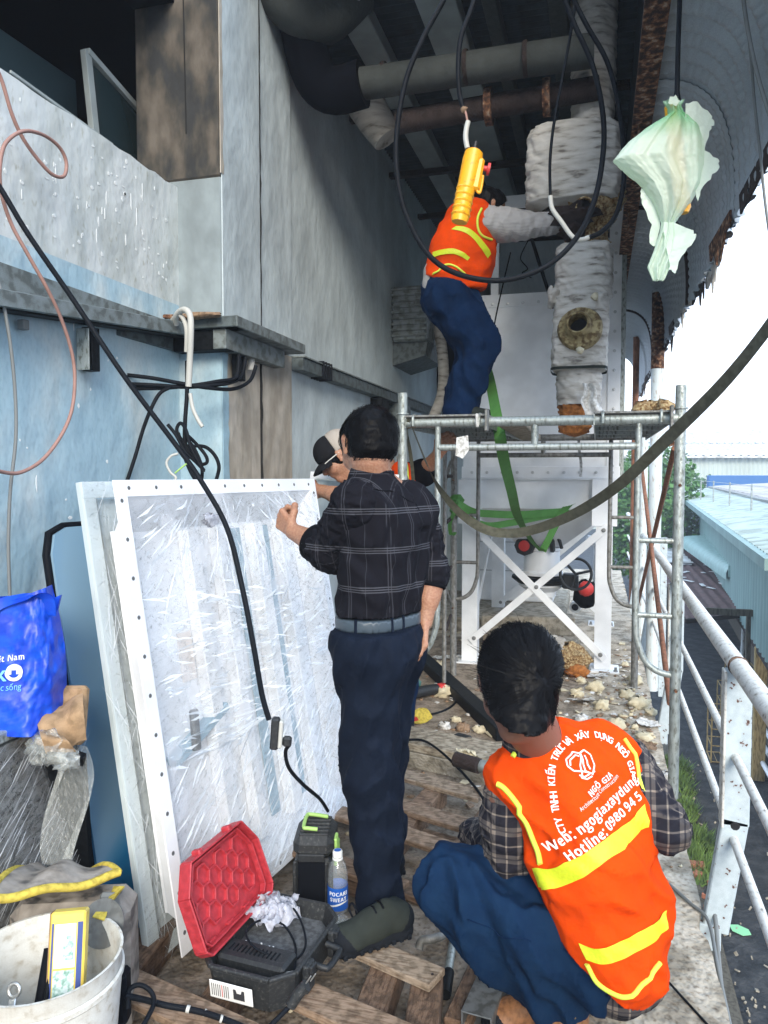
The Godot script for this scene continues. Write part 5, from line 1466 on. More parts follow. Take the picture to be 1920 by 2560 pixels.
func build_panels() -> void:
	var xf := panel_basis(V(-1.119,0.1,-1.883))
	var W := 1.2
	var H := 1.375
	var p := thing("front_white_panel", xf.origin, "front white flanged steel door panel wrapped in clear film, leaning on the blue wall", "panel")
	part("flange", frame_plate(xf, W, H, 0.05, 0.005), M.white_panel, p)
	var dep := 0.10
	var rv := MB.new()
	var a := [Vector3(0.05, 0.05, 0), Vector3(W - 0.05, 0.05, 0), Vector3(W - 0.05, H - 0.05, 0), Vector3(0.05, H - 0.05, 0)]
	var c := [Vector3(0.08, 0.08, -dep), Vector3(W - 0.08, 0.08, -dep), Vector3(W - 0.08, H - 0.15, -dep), Vector3(0.08, H - 0.15, -dep)]
	for k in 4:
		var j := (k + 1) % 4
		rv.quad(xf * a[k], xf * a[j], xf * c[j], xf * c[k])
	part("reveal", rv, M.white_panel, p)
	var pan := MB.new()
	pan.box(xf * Transform3D(Basis(), Vector3(W / 2, H / 2 - 0.03, -dep - 0.006)), Vector3(W - 0.16, H - 0.22, 0.01))
	part("back_pan", pan, M.white_panel, p)
	for q in [[0.40, 0.06], [0.56, 0.05], [0.80, 0.07], [0.98, 0.05]]:
		part("channel", MB.new().box(xf * Transform3D(Basis(), Vector3(q[0], H / 2 - 0.03, -dep + 0.022)), Vector3(q[1], H - 0.26, 0.045), 0.004), M.white_panel, p)
	for q in [[0.70, 0.06], [0.90, 0.05]]:
		part("glass_strip", MB.new().box(xf * Transform3D(Basis(), Vector3(q[0], H / 2 - 0.02, -dep + 0.004)), Vector3(q[1], H - 0.30, 0.006), 0.001), M.pan_glass, p)
	var holes := []
	for k in 12:
		holes.append(Vector3(0.024, 0.06 + k * 0.114, 0.0026))
		holes.append(Vector3(W - 0.024, 0.06 + k * 0.114, 0.0026))
	for k in 10:
		holes.append(Vector3(0.06 + k * 0.12, H - 0.024, 0.0026))
		holes.append(Vector3(0.06 + k * 0.12, 0.022, 0.0026))
	for q in holes:
		part("bolt_hole", MB.new().lathe(xf * Transform3D(stand(Vector3.BACK), q), [Vector2(0.0065, 0.0), Vector2(0.0058, 0.0008), Vector2(0.0, 0.0008)], 10), M.bolt_hole, p)
	var lt := part("latch_bar", MB.new().bar(xf * Vector3(0.17, 0.50, -dep + 0.02), xf * Vector3(0.46, 0.60, -dep + 0.02), 0.03, 0.05, xf.basis.z, 0.004), M.pan_glass, p)
	part("latch_clip", MB.new().box(xf * Transform3D(Basis(Vector3.BACK, -0.1), Vector3(0.26, 0.575, -dep + 0.05)), Vector3(0.035, 0.13, 0.02), 0.006), M.dark_steel, lt)
	part("paper_label", MB.new().box(xf * Transform3D(Basis(Vector3.BACK, 0.0), Vector3(0.33, 0.80, -dep + 0.002)), Vector3(0.07, 0.16, 0.002)), mk(L(0.72, 0.66, 0.62), 0.6), p)
	# clear stretch film; white slivers paint the glints on its pulled creases
	var nz := FastNoiseLite.new()
	nz.seed = 8
	nz.frequency = 9.0
	var fl := MB.new().grid(func(u, v):
		var x: float = lerpf(0.045, W - 0.02, u)
		var y: float = lerpf(0.02, H - 0.06, v)
		return xf * Vector3(x, y, 0.007 + 0.005 * nz.get_noise_2d(x * 0.5, y * 2.5) - 0.02 * sin(u * PI) * sin(v * PI)), 60, 90)
	part("film", fl, M.film, p)
	var fh := MB.new().grid(func(u, v):
		var x: float = lerpf(0.05, W - 0.015, u)
		var y: float = lerpf(0.015, H - 0.05, v)
		return xf * Vector3(x, y, 0.011 - 0.02 * sin(u * PI) * sin(v * PI)), 12, 12)
	part("film_haze", fh, M.film_haze, p)
	var r := RandomNumberGenerator.new()
	r.seed = 21
	var cr := MB.new()
	for k in 950:
		var x := r.randf_range(0.06, W - 0.04)
		var y := r.randf_range(0.04, H - 0.08)
		var ang: float
		if y > H - 0.35:
			ang = atan2(H + 0.12 - y, 0.62 - x + r.randf_range(-0.25, 0.25))
		elif y < 0.5:
			ang = r.randf_range(0.35, 0.95)
		else:
			ang = r.randf_range(-0.3, 0.12) + (0.35 if x > 0.7 else 0.0) * r.randf_range(-0.5, 1.6)
		var ln := r.randf_range(0.02, 0.14) * (2.2 if r.randf() < 0.15 else 1.0)
		var wd := r.randf_range(0.0003, 0.0012)
		var d := Vector2(cos(ang), sin(ang))
		var q := Vector2(-d.y, d.x)
		var z0 := 0.0135 - 0.02 * sin(x / W * PI) * sin(y / H * PI)
		var b := Vector2(x, y) + q * r.randf_range(-0.01, 0.01)
		var e1 := Vector2(x, y) - d * ln * 0.5
		var e2 := Vector2(x, y) + d * ln * 0.5
		var pts := []
		for w in [e1, b - q * wd, e2, b + q * wd]:
			pts.append(xf * Vector3(clampf(w.x, 0.03, W - 0.01), clampf(w.y, 0.01, H - 0.03), z0))
		cr.face(pts, (xf.basis * Vector3(r.randf_range(-0.5, 0.5), r.randf_range(-0.1, 0.7), 1)).normalized())
	tag(part("painted_crease_glints", cr, M.film_crease_glint, p), "", "", "", "stuff")
	part("crumpled_film", blob(xf * Vector3(0.42, H - 0.14, 0.012), Vector3(0.012, 0.018, 0.05), 4, 0.8), M.poly_milky, p)
	# second panel behind, showing along its left and top
	var x2 := panel_basis(V(-1.277,0.04,-1.901) + Vector3(0.045, 0, 0))
	var p2 := thing("second_white_panel", x2.origin, "second film-wrapped white panel standing just behind the front one", "panel")
	var H2 := 1.43
	part("flange", frame_plate(x2, 1.15, H2, 0.05, 0.005), M.panel_grey, p2)
	part("inner_sheet", MB.new().box(x2 * Transform3D(Basis(), Vector3(0.575, H2 / 2, -0.03)), Vector3(1.06, H2 - 0.1, 0.01), 0.002), M.panel_grey, p2)
	part("side_fold", MB.new().box(x2 * Transform3D(Basis(), Vector3(0.003, H2 / 2, -0.012)), Vector3(0.005, H2, 0.018), 0.001), M.panel_grey, p2)
	part("inner_fold", MB.new().bar(x2 * Vector3(0.056, 0.05, -0.012), x2 * Vector3(0.056, H2 - 0.05, -0.012), 0.02, 0.01, x2.basis.z), M.galv, p2)
	part("film", MB.new().grid(func(u, v): return x2 * Vector3(lerpf(0.0, 0.5, u), lerpf(0.0, H2, v), 0.008 + 0.004 * nz.get_noise_2d(u, v * 4.0)), 20, 60), M.film, p2)
	var cr2 := MB.new()  # white slivers painting glints on the second film
	for k in 130:
		var x := r.randf_range(0.0, 0.2)
		var y := r.randf_range(0.03, H2 - 0.05)
		var ang := r.randf_range(0.9, 2.2)
		var ln := r.randf_range(0.02, 0.12)
		var d := Vector2(cos(ang), sin(ang)) * ln
		var q := Vector2(-d.y, d.x).normalized() * r.randf_range(0.0006, 0.002)
		cr2.face([x2 * Vector3(x - d.x, y - d.y, 0.012), x2 * Vector3(x + q.x, y + q.y, 0.012), x2 * Vector3(x + d.x, y + d.y, 0.012), x2 * Vector3(x - q.x, y - q.y, 0.012)], x2.basis.z)
	tag(part("painted_crease_glints", cr2, M.film_crease_glint, p2), "", "", "", "stuff")
	# sheet with a rubber edge, nearest the wall
	var x3 := panel_basis(V(-1.371,0.02,-1.963) + Vector3(-0.06, 0, 0.0))
	var p3 := thing("rubber_edged_sheet", x3.origin, "glossy blue-tinted steel sheet with a thick black rubber edge, behind both white panels", "sheet")
	var H3 := 1.30
	var out := PackedVector2Array([Vector2(0, 0), Vector2(1.1, 0), Vector2(1.1, H3), Vector2(0.07, H3), Vector2(0.02, H3 - 0.02), Vector2(0, H3 - 0.08)])
	part("sheet", MB.new().prism(out, 0.02, x3), M.blue_sheet, p3)
	part("rubber_edge", MB.new().tube(PackedVector3Array([x3 * Vector3(-0.005, 0, 0.0), x3 * Vector3(-0.005, H3 - 0.08, 0.0), x3 * Vector3(0.015, H3 - 0.015, 0.0), x3 * Vector3(0.07, H3 + 0.005, 0.0), x3 * Vector3(1.1, H3 + 0.005, 0.0)]), 0.013, 8), M.rubber, p3)
	# a small white panel farther off by the cap wearer
	var x4 := Transform3D(Basis(Vector3(0.97, -0.03, 0.2).normalized(), Vector3(-0.1, 0.98, -0.15).normalized(), Vector3(-0.2, 0.13, 0.97).normalized()), V(-1.433,1.055,-3.632))
	x4.basis = x4.basis.orthonormalized()
	var p4 := thing("small_white_panel", x4.origin, "smaller white flanged panel leaning behind the front panel, held by the worker in the cap", "panel")
	part("flange", frame_plate(x4, 0.5, 0.43, 0.035, 0.006), M.white_panel, p4)
	part("pan", MB.new().box(x4 * Transform3D(Basis(), Vector3(0.25, 0.21, -0.03)), Vector3(0.44, 0.36, 0.01)), M.wall_grey, p4)
	for k in 6:
		part("bolt_hole", MB.new().lathe(x4 * Transform3D(stand(Vector3.BACK), Vector3(0.03 + k * 0.08, 0.413, 0.0032)), [Vector2(0.005, 0.0), Vector2(0.0, 0.0006)], 8), M.hole, p4)
	part("post", MB.new().bar(V(-1.451,1.038,-3.678), V(-1.394,-0.118,-3.579), 0.05, 0.05), M.black_steel, p4)

# ---------------------------------------------------------------- pallets and planks
func pallet(called: String, label: String, slats: Array, blocks: Array) -> void:
	var o := thing(called, Vector3(slats[0][0].x, 0, slats[0][0].z), label, "pallet")
	var r := RandomNumberGenerator.new()
	r.seed = slats.size() * 7
	for s in slats:
		var a: Vector3 = s[0]
		var b: Vector3 = s[1]
		part("slat", MB.new().bar(a, b, s[2], 0.022, Vector3(r.randf_range(-0.05, 0.05), 1, r.randf_range(-0.05, 0.05)), 0.003), M["wood%d" % [0, 1, 3, 0, 1][r.randi() % 5]], o)
		for t in [0.04, 0.96]:
			var n := a.lerp(b, t)
			part("nail", bolt(n + Vector3(0, 0.011, 0), Vector3.UP, 0.003, 0.002), M.rust_dark, o)
	for s in blocks:
		part("bearer", MB.new().bar(s[0], s[1], 0.085, 0.085, Vector3.UP, 0.004), M.wood2 if s.size() < 3 else M.wood0, o)

func build_pallets() -> void:
	var a := Vector3(0.94, 0, 0.342)
	var A := []
	for q in [[V(-0.446,0.112,-3.163), 0.09], [V(-0.404,0.112,-2.859), 0.1], [V(-0.445,0.112,-2.663), 0.085], [V(-0.747,0.112,-3.524), 0.09]]:
		var e: Vector3 = q[0]
		if A.size() == 3:
			continue
		A.append([e - a * 1.05, e, q[1]])
	A.append([Vector3(-1.5, 0.112, -2.72), Vector3(-0.6, 0.112, -2.38), 0.09])
	A.append([Vector3(-1.5, 0.02, -3.2), Vector3(-0.5, 0.02, -2.9), 0.09])
	A.append([Vector3(-1.5, 0.02, -2.85), Vector3(-0.45, 0.02, -2.48), 0.09])
	pallet("far_pallet", "rough timber pallet on the floor beyond the standing man's legs", A, [[Vector3(-0.66, 0.058, -3.28), Vector3(-0.78, 0.058, -2.45), 1], [Vector3(-0.40, 0.058, -3.10), Vector3(-0.5, 0.058, -2.5)], [Vector3(-1.2, 0.058, -3.45), Vector3(-1.25, 0.058, -2.5)]])
	var B := []
	B.append([V(-0.766,0.112,-2.093), V(-0.396,0.112,-1.966), 0.085])
	B.append([V(-0.865,0.112,-1.852), V(-0.409,0.112,-1.724), 0.10])
	B.append([V(-1.199,0.112,-1.73), V(-0.677,0.112,-1.597), 0.10])
	B.append([Vector3(-1.5, 0.112, -2.2), V(-0.87,0.112,-2.131), 0.09])
	B.append([Vector3(-1.45, 0.112, -1.2), Vector3(-0.5, 0.112, -1.0), 0.09])
	B.append([V(-0.698,0.015,-1.906), V(-0.314,0.015,-1.763), 0.09])
	pallet("near_pallet", "splintered timber pallet in the foreground under the open tool case", B, [[V(-0.554,0.058,-2.073), V(-0.543,0.058,-1.784)], [V(-0.434,0.058,-2.023), V(-0.396,0.058,-1.745)], [V(-0.962,0.058,-2.062), V(-0.943,0.058,-1.641)], [Vector3(-1.28, 0.058, -2.2), Vector3(-1.2, 0.058, -1.2)]])
	var pl := thing("step_plank", Vector3(-0.75, 0, -3.72), "long worn pale plank on a grey beam lying across the gangway behind the pallets", "plank")
	part("board", MB.new().bar(Vector3(-1.55, 0.105, -3.98), Vector3(-0.25, 0.105, -3.62), 0.24, 0.04, Vector3.UP, 0.004), M.plank, pl)
	part("beam", MB.new().bar(Vector3(-1.52, 0.042, -3.92), Vector3(-0.25, 0.042, -3.56), 0.14, 0.08, Vector3.UP, 0.004), M.curb, pl)

# ---------------------------------------------------------------- lagged vertical pipe and valves
func wrapped(rows: Array, sd: int, seg := 40, wrinkle := 0.008) -> MB:
	# rows of [y, half width, half depth, centre x, centre z, squareness]
	var nz := FastNoiseLite.new()
	nz.seed = sd
	nz.frequency = 1.0
	var n := rows.size() - 1
	return MB.new().grid(func(u, v):
		var f: float = v * n
		var k := mini(int(f), n - 1)
		var t := f - k
		var q := []
		for j in 6:
			q.append(lerpf(rows[k][j], rows[k + 1][j], t))
		var a: float = u * TAU
		var ca := cos(a)
		var sa := sin(a)
		var e: float = 2.0 / q[5]
		var x := signf(ca) * pow(absf(ca), e)
		var z := signf(sa) * pow(absf(sa), e)
		var w := wrinkle * (nz.get_noise_3d(x * 1.2, q[0] * 28.0 + x * 4.0, z * 1.2) * 1.4 + nz.get_noise_3d(x * 3.0, q[0] * 9.0, z * 3.0) * 1.5)
		return Vector3(q[3] + x * (q[1] + w), q[0] + 0.3 * w, q[4] + z * (q[2] + w)), seg, n * 10)

func build_pipe_stack() -> void:
	var c := V(-0.089,2.315,-4.541)
	var cx := c.x
	var cz := c.z
	var tp := V(-0.053,3.754,-4.629)
	var o := thing("lagged_valve_pipe", Vector3(cx, 1.8, cz), "thick vertical pipe wrapped in dirty white cloth lagging, bulging round two valves", "pipe")
	var yt := func(py: float) -> float: return 1.48 + (1019.0 - py) / 1660.0 * 4.35
	part("upper_wrap", wrapped([[4.15, 0.13, 0.13, tp.x, tp.z, 2.0], [yt.call(60), 0.125, 0.125, tp.x, tp.z, 2.0], [yt.call(150), 0.122, 0.122, tp.x, tp.z, 2.0], [yt.call(230), 0.12, 0.12, tp.x, tp.z, 2.0], [yt.call(300), 0.115, 0.115, tp.x - 0.01, tp.z, 2.0]], 3), M.lag, o)
	var bc := V(-0.151,3.178,-4.571)
	part("valve_box_wrap", wrapped([[yt.call(282), 0.10, 0.08, bc.x + 0.05, bc.z, 2.5], [yt.call(287), 0.235, 0.16, bc.x, bc.z, 4.0], [yt.call(310), 0.258, 0.185, bc.x, bc.z, 4.5], [yt.call(370), 0.262, 0.19, bc.x, bc.z, 4.5], [yt.call(410), 0.262, 0.19, bc.x, bc.z, 4.5], [yt.call(445), 0.25, 0.18, bc.x - 0.01, bc.z, 4.0], [yt.call(456), 0.18, 0.12, bc.x - 0.01, bc.z, 3.0]], 5, 56, 0.010), M.lag, o)
	part("rotten_joint", wrapped([[yt.call(425), 0.2, 0.13, bc.x + 0.06, bc.z, 2.5], [yt.call(450), 0.19, 0.14, bc.x + 0.07, bc.z, 2.3], [yt.call(470), 0.15, 0.14, bc.x + 0.08, bc.z, 2.2], [yt.call(500), 0.10, 0.1, bc.x + 0.08, bc.z, 2.0], [yt.call(545), 0.115, 0.11, bc.x + 0.06, bc.z, 2.0]], 7, 40, 0.03), M.foam_old, o)
	part("black_crust", blob(V(-0.143,2.88,-4.401), Vector3(0.13, 0.05, 0.06), 6, 0.7), M.rust_dark, o)
	part("black_crust", blob(V(-0.155,2.807,-4.446), Vector3(0.06, 0.05, 0.06), 9, 0.7), M.rust_dark, o)
	part("side_port", MB.new().lathe(Transform3D(stand(Vector3(0.1, 0.0, 1)), V(-0.089,2.92,-4.387)), [Vector2(0.02, -0.05), Vector2(0.05, -0.05), Vector2(0.05, 0.01), Vector2(0.04, 0.012), Vector2(0.038, -0.04), Vector2(0.0, -0.04)], 16), M.foam_old, o)
	part("port_bore", MB.new().lathe(Transform3D(stand(Vector3(0.1, 0.0, 1)), V(-0.089,2.925,-4.403)), [Vector2(0.0, 0), Vector2(0.036, 0)], 14), M.hole, o)
	part("lower_wrap", wrapped([[yt.call(535), 0.14, 0.11, cx, cz, 3.0], [yt.call(542), 0.155, 0.14, cx, cz, 3.2], [yt.call(600), 0.156, 0.145, cx, cz, 3.2], [yt.call(645), 0.152, 0.145, cx, cz, 3.2], [yt.call(650), 0.15, 0.15, cx - 0.01, cz, 4.5], [yt.call(720), 0.152, 0.155, cx - 0.015, cz, 5.0], [yt.call(790), 0.152, 0.155, cx - 0.02, cz, 5.0], [yt.call(801), 0.14, 0.14, cx - 0.02, cz, 4.5], [yt.call(804), 0.10, 0.1, cx - 0.02, cz, 3.0]], 9, 52, 0.008), M.lag, o)
	part("strap_line", wrapped([[yt.call(797), 0.155, 0.158, cx - 0.02, cz, 5.0], [yt.call(803), 0.155, 0.158, cx - 0.02, cz, 5.0]], 4, 52, 0.0), M.shoe_olive, o)
	part("side_flap", blob(V(-0.25,2.46,-4.453), Vector3(0.035, 0.06, 0.05), 12, 0.5), M.lag, o)
	part("neck_wrap", wrapped([[yt.call(800), 0.125, 0.125, cx - 0.02, cz, 2.2], [yt.call(840), 0.125, 0.125, cx - 0.02, cz, 2.2], [yt.call(875), 0.115, 0.115, cx - 0.02, cz, 2.2]], 15, 36, 0.01), M.lag, o)
	part("orange_foam", wrapped([[yt.call(868), 0.08, 0.08, cx - 0.03, cz, 2.0], [yt.call(880), 0.095, 0.095, cx - 0.035, cz, 2.0], [yt.call(905), 0.085, 0.085, cx - 0.035, cz, 2.0], [yt.call(935), 0.075, 0.07, cx - 0.04, cz, 2.0], [yt.call(942), 0.02, 0.02, cx - 0.04, cz, 2.0]], 17, 28, 0.02), M.foam_orange, o)
	part("hanging_rag", MB.new().grid(func(u, v):
		return V(-0.061,1.957,-4.322).lerp(V(-0.017,1.765,-4.323), v) + Vector3((u - 0.5) * (0.05 + 0.07 * v) + 0.01 * sin(v * 9.0), 0, 0.02 * sin(u * 8.0 + v * 3.0)), 8, 14), M.scrap_white, o)
	# flange port facing the camera
	var ax := Vector3(-0.10, 0.20, 1).normalized()
	var pc := V(-0.105,2.266,-4.368)
	part("port_flange", MB.new().lathe(Transform3D(stand(ax), pc), [Vector2(0.06, -0.06), Vector2(0.118, -0.05), Vector2(0.122, -0.01), Vector2(0.112, 0.008), Vector2(0.085, 0.014), Vector2(0.072, 0.03), Vector2(0.064, 0.075), Vector2(0.058, 0.082), Vector2(0.05, 0.078), Vector2(0.048, -0.03)], 30), M.brass, o)
	part("port_bore", MB.new().lathe(Transform3D(stand(ax), pc - ax * 0.005), [Vector2(0.0, 0), Vector2(0.049, 0)], 20), M.hole, o)
	for k in 2:
		part("foam_crumb", blob([V(-0.026,2.426,-4.357), V(-0.099,2.131,-4.3)][k], Vector3(0.02, 0.02, 0.02), 30 + k, 0.5, 8), M.crumb, o)
	# thin wires and rods in front of the hopper
	solo("slack_wire", wire([V(-0.564,2.906,-5.117), V(-0.6,2.74,-5.098), V(-0.654,2.47,-5.068), V(-0.694,2.199,-5.043)], 0.005), M.cable, "thin black wire hanging down past the crouched scaffold worker's knees", "wire")
	solo("black_rod", rod(V(-0.455,3.066,-5.364), V(-0.295,2.566,-5.277), 0.012, 8), M.black_steel, "slanting thin black rod in front of the hopper's opening", "rod")
	solo("curly_wire", wire([V(-0.461,3.066,-5.362), V(-0.505,2.978,-5.345), V(-0.52,2.916,-5.338), V(-0.474,2.853,-5.347), V(-0.509,2.822,-5.335), V(-0.448,2.791,-5.351)], 0.004), M.cable, "curly thin wire hanging in the hopper's opening", "wire")

# ---------------------------------------------------------------- hanging controls and cables
func build_hanging() -> void:
	# yellow hoist pendant
	var top := V(-0.42,2.566,-2.644)
	var bot := V(-0.462,2.323,-2.619)
	var y := (top - bot).normalized()
	var bs := Basis(y.cross(Vector3(0.25, 0, 0.97)).normalized(), y, Vector3.ZERO)
	bs.z = bs.x.cross(bs.y)
	var xf := Transform3D(bs, bot)
	var ln := top.distance_to(bot)
	var o := thing("yellow_hoist_pendant", bot, "yellow hoist control pendant with red button hanging from a black cable", "hoist control")
	part("body", MB.new().tube(PackedVector3Array([xf * Vector3(0, 0, 0), xf * Vector3(0, 0.012, 0), xf * Vector3(0, 0.1, 0), xf * Vector3(0.003, 0.13, 0), xf * Vector3(0.004, ln - 0.03, 0), xf * Vector3(0.004, ln - 0.008, 0), xf * Vector3(0.004, ln, 0)]), 0.03, 18, PackedFloat32Array([0.026, 0.03, 0.031, 0.033, 0.034, 0.031, 0.022])), M.yellow, o)
	for k in 5:
		part("grip_rib", MB.new().lathe(xf * Transform3D(Basis(), Vector3(0, 0.025 + k * 0.022, 0)), [Vector2(0.031, -0.005), Vector2(0.0335, 0.0), Vector2(0.031, 0.005)], 18), M.yellow, o)
	part("button_housing", MB.new().box(xf * Transform3D(Basis(), Vector3(0.03, 0.165, 0.01)), Vector3(0.03, 0.11, 0.03), 0.008), M.yellow, o)
	part("guard_loop", wire([xf * Vector3(0.03, 0.12, 0.012), xf * Vector3(0.047, 0.105, 0.012), xf * Vector3(0.05, 0.13, 0.012), xf * Vector3(0.048, 0.165, 0.012)], 0.005), M.yellow, o)
	part("red_button", MB.new().lathe(xf * Transform3D(stand(Vector3.RIGHT), Vector3(0.045, 0.19, 0.01)), [Vector2(0.009, 0.0), Vector2(0.009, 0.012), Vector2(0.02, 0.013), Vector2(0.02, 0.022), Vector2(0.0, 0.023)], 14), M.red, o)
	part("gland", MB.new().lathe(xf * Transform3D(Basis(), Vector3(0.004, ln, 0)), [Vector2(0.008, 0.0), Vector2(0.006, 0.03), Vector2(0.0, 0.03)], 8), M.black_plastic, o)
	var hang := thing("pendant_tie", V(-0.442,2.573,-2.639), "white twine and twisted wire tying the yellow pendant to its cable", "tie")
	part("twine", wire([V(-0.439,2.573,-2.64), V(-0.445,2.605,-2.64), V(-0.444,2.636,-2.642), V(-0.438,2.664,-2.645)], 0.009, 5, 8), M.cable_white, hang)
	part("wire", wire([V(-0.44,2.664,-2.644), V(-0.446,2.691,-2.644), V(-0.453,2.711,-2.643)], 0.004), M.hose, hang)
	part("knot", blob(V(-0.453,2.705,-2.643), Vector3(0.012, 0.012, 0.012), 4, 0.5, 8), M.scrap_brown, hang)
	solo("pendant_cable", wire([V(-0.454,2.705,-2.643), V(-0.468,2.761,-2.642), V(-0.473,2.855,-2.645), V(-0.465,2.949,-2.653), V(-0.433,3.043,-2.667), V(-0.394,3.168,-2.684)], 0.0085, 8, 10), M.cable, "black cable curving down to the yellow pendant", "cable")
	solo("big_loop_cable", wire([V(-0.503,3.233,-2.761), V(-0.544,3.135,-2.745), V(-0.61,3.005,-2.72), V(-0.666,2.859,-2.696), V(-0.695,2.68,-2.678), V(-0.692,2.518,-2.67), V(-0.656,2.372,-2.672), V(-0.571,2.228,-2.667), V(-0.458,2.158,-2.674), V(-0.318,2.14,-2.702), V(-0.18,2.188,-2.742), V(-0.082,2.287,-2.785), V(-0.022,2.43,-2.831), V(0.004,2.599,-2.868), V(0,2.745,-2.875), V(-0.037,2.918,-2.895), V(-0.103,3.077,-2.906), V(-0.161,3.232,-2.908)], 0.0095, 8, 10), M.cable, "thick black cable hanging in one big round loop in mid-air", "cable")
	var sl := thing("spliced_loop_cable", V(-0.078,2.321,-2.934), "thinner black cable loop with a white taped splice at its lowest bend", "cable")
	part("left_run", wire([V(-0.091,3.264,-2.982), V(-0.113,3.095,-2.966), V(-0.143,2.91,-2.948), V(-0.171,2.742,-2.931), V(-0.182,2.607,-2.92), V(-0.179,2.481,-2.914)], 0.0055, 8, 8), M.cable, sl)
	part("white_tape", wire([V(-0.179,2.484,-2.915), V(-0.172,2.438,-2.914), V(-0.14,2.391,-2.92), V(-0.101,2.337,-2.928), V(-0.07,2.324,-2.936), V(-0.039,2.334,-2.945)], 0.0085, 6, 8), M.cable_white, sl)
	part("right_run", wire([V(-0.042,2.332,-2.944), V(0.003,2.354,-2.958), V(0.051,2.413,-2.975), V(0.076,2.523,-2.987), V(0.075,2.657,-2.995), V(0.053,2.826,-2.998), V(0.011,2.977,-2.994), V(-0.064,3.112,-2.981), V(-0.148,3.281,-2.967)], 0.009, 8, 8), M.cable, sl)
	# second pendant inside a torn green bag
	var g := thing("bagged_hoist_pendant", V(0.235,2.295,-2.5), "orange hoist pendant showing below the torn green plastic bag", "hoist control")
	part("body", MB.new().tube(PackedVector3Array([V(0.198,2.572,-2.504), V(0.216,2.433,-2.502), V(0.228,2.336,-2.5), V(0.237,2.267,-2.499), V(0.238,2.253,-2.498)]), 0.02, 14, PackedFloat32Array([0.02, 0.026, 0.024, 0.022, 0.014])), M.yellow, g)
	solo("bag_cable", MB.new().tube(PackedVector3Array([V(0.219,2.945,-2.531), V(0.215,2.752,-2.519), V(0.214,2.619,-2.511), V(0.213,2.592,-2.51), V(0.211,2.565,-2.508)]), 0.008, 10, PackedFloat32Array([0.0075, 0.0075, 0.0075, 0.012, 0.012])), M.cable, "straight black cable holding the torn green bag", "cable")
	var nz := FastNoiseLite.new()
	nz.seed = 5
	nz.frequency = 1.0
	var d0 := 2.27
	# outline rows: height, left, right edge in metres off the neck, depth
	var neck := V(0.202,2.56,-2.474)
	var s := d0 / 1660.0
	var rt := Vector3(0.964, 0, -0.267)
	var tw := Vector3(0.267, 0, 0.964)
	var rows := [[-10, -22, 22, 8], [2, -12, 14, 10], [18, -10, 20, 14], [45, -55, 55, 26], [80, -100, 68, 34], [115, -128, 72, 38], [135, -105, 70, 38], [170, -62, 62, 36], [205, -38, 42, 30], [235, -26, 18, 18], [250, -22, 8, 10], [272, -26, 12, 10], [310, -38, 10, 9], [345, -52, -2, 8], [372, -40, -14, 5]]
	var bag := MB.new()
	bag.paint(Color.WHITE)
	bag.grid(func(u, v):
		var f: float = v * (rows.size() - 1)
		var k := mini(int(f), rows.size() - 2)
		var q := []
		for j in 4:
			q.append(lerpf(rows[k][j], rows[k + 1][j], f - k))
		var a: float = u * TAU
		var fold := 1.0 + 0.07 * sin(a * 7.0 + v * 3.0) + 0.03 * sin(a * 19.0 - v * 2.0) + 0.02 * sin(a * 31.0 + v) + 0.12 * nz.get_noise_2d(a * 1.6, v * 5.0)
		var hx: float = (q[2] - q[1]) * 0.5
		var cx: float = (q[2] + q[1]) * 0.5
		return neck + rt * ((cx + hx * cos(a)) * s) + tw * (q[3] * s * sin(a) * fold + 0.006 * sin(cos(a) * 9.0 + v * 4.0)) - Vector3(0, q[0] * s + 0.004 * nz.get_noise_2d(a * 4.0, v * 30.0), 0), 140, 110)
	for k in bag.v.size():
		var h: float = (neck.y - bag.v[k].y) / s
		var green := clampf(1.0 - absf(h - 22.0) / 60.0, 0.0, 1.0)
		bag.c[k] = Color(0.80, 0.88, 0.80).lerp(Color(0.12, 0.55, 0.2), green * 0.8)
	var gb := thing("torn_green_bag", neck, "torn pale green plastic bag tied round the second hanging hoist pendant", "plastic bag")
	part("body", bag, M.bag_green, gb)
	for q in [[[[20, 2], [45, -2], [78, 30], [82, 48], [72, 60], [62, 100], [92, 118], [96, 135], [80, 150], [62, 175], [50, 210], [46, 190], [30, 170], [18, 80]], 0.02, 1], [[[-20, 250], [12, 256], [44, 268], [50, 280], [40, 300], [20, 322], [6, 360], [-8, 352], [-8, 330], [-20, 300]], 0.015, 2], [[[-64, 172], [-40, 190], [-22, 240], [-26, 300], [-44, 290], [-40, 250], [-60, 210], [-66, 190]], -0.01, 3], [[[-14, -12], [-2, -16], [8, -2], [0, 8], [-14, 4]], 0.02, 4]]:
		var poly := PackedVector2Array()
		for e in q[0]:
			poly.append(Vector2(e[0] * s, -e[1] * s))
		# ragged edge
		var rg := PackedVector2Array()
		var r := RandomNumberGenerator.new()
		r.seed = q[2]
		for k in poly.size():
			var p := poly[k]
			var n2 := poly[(k + 1) % poly.size()]
			rg.append(p)
			rg.append(p.lerp(n2, 0.33) + Vector2(r.randf_range(-1, 1), r.randf_range(-1, 1)) * 0.005)
			rg.append(p.lerp(n2, 0.66) + Vector2(r.randf_range(-1, 1), r.randf_range(-1, 1)) * 0.005)
		var fm := MB.new().paint(Color(0.82, 0.88, 0.84))
		fm.prism(rg, 0.001, Transform3D(Basis(rt, Vector3.UP, tw), neck + tw * q[1]))
		part("torn_flap", fm, M.bag_green, gb)
	# cables at the right edge of the frame
	solo("right_hanging_cable", wire([V(0.375,2.908,-2.468), V(0.39,2.789,-2.465), V(0.41,2.683,-2.465), V(0.437,2.577,-2.467), V(0.497,2.392,-2.474)], 0.006), M.cable_grey, "pale-edged cable crossing the upper right corner", "cable")
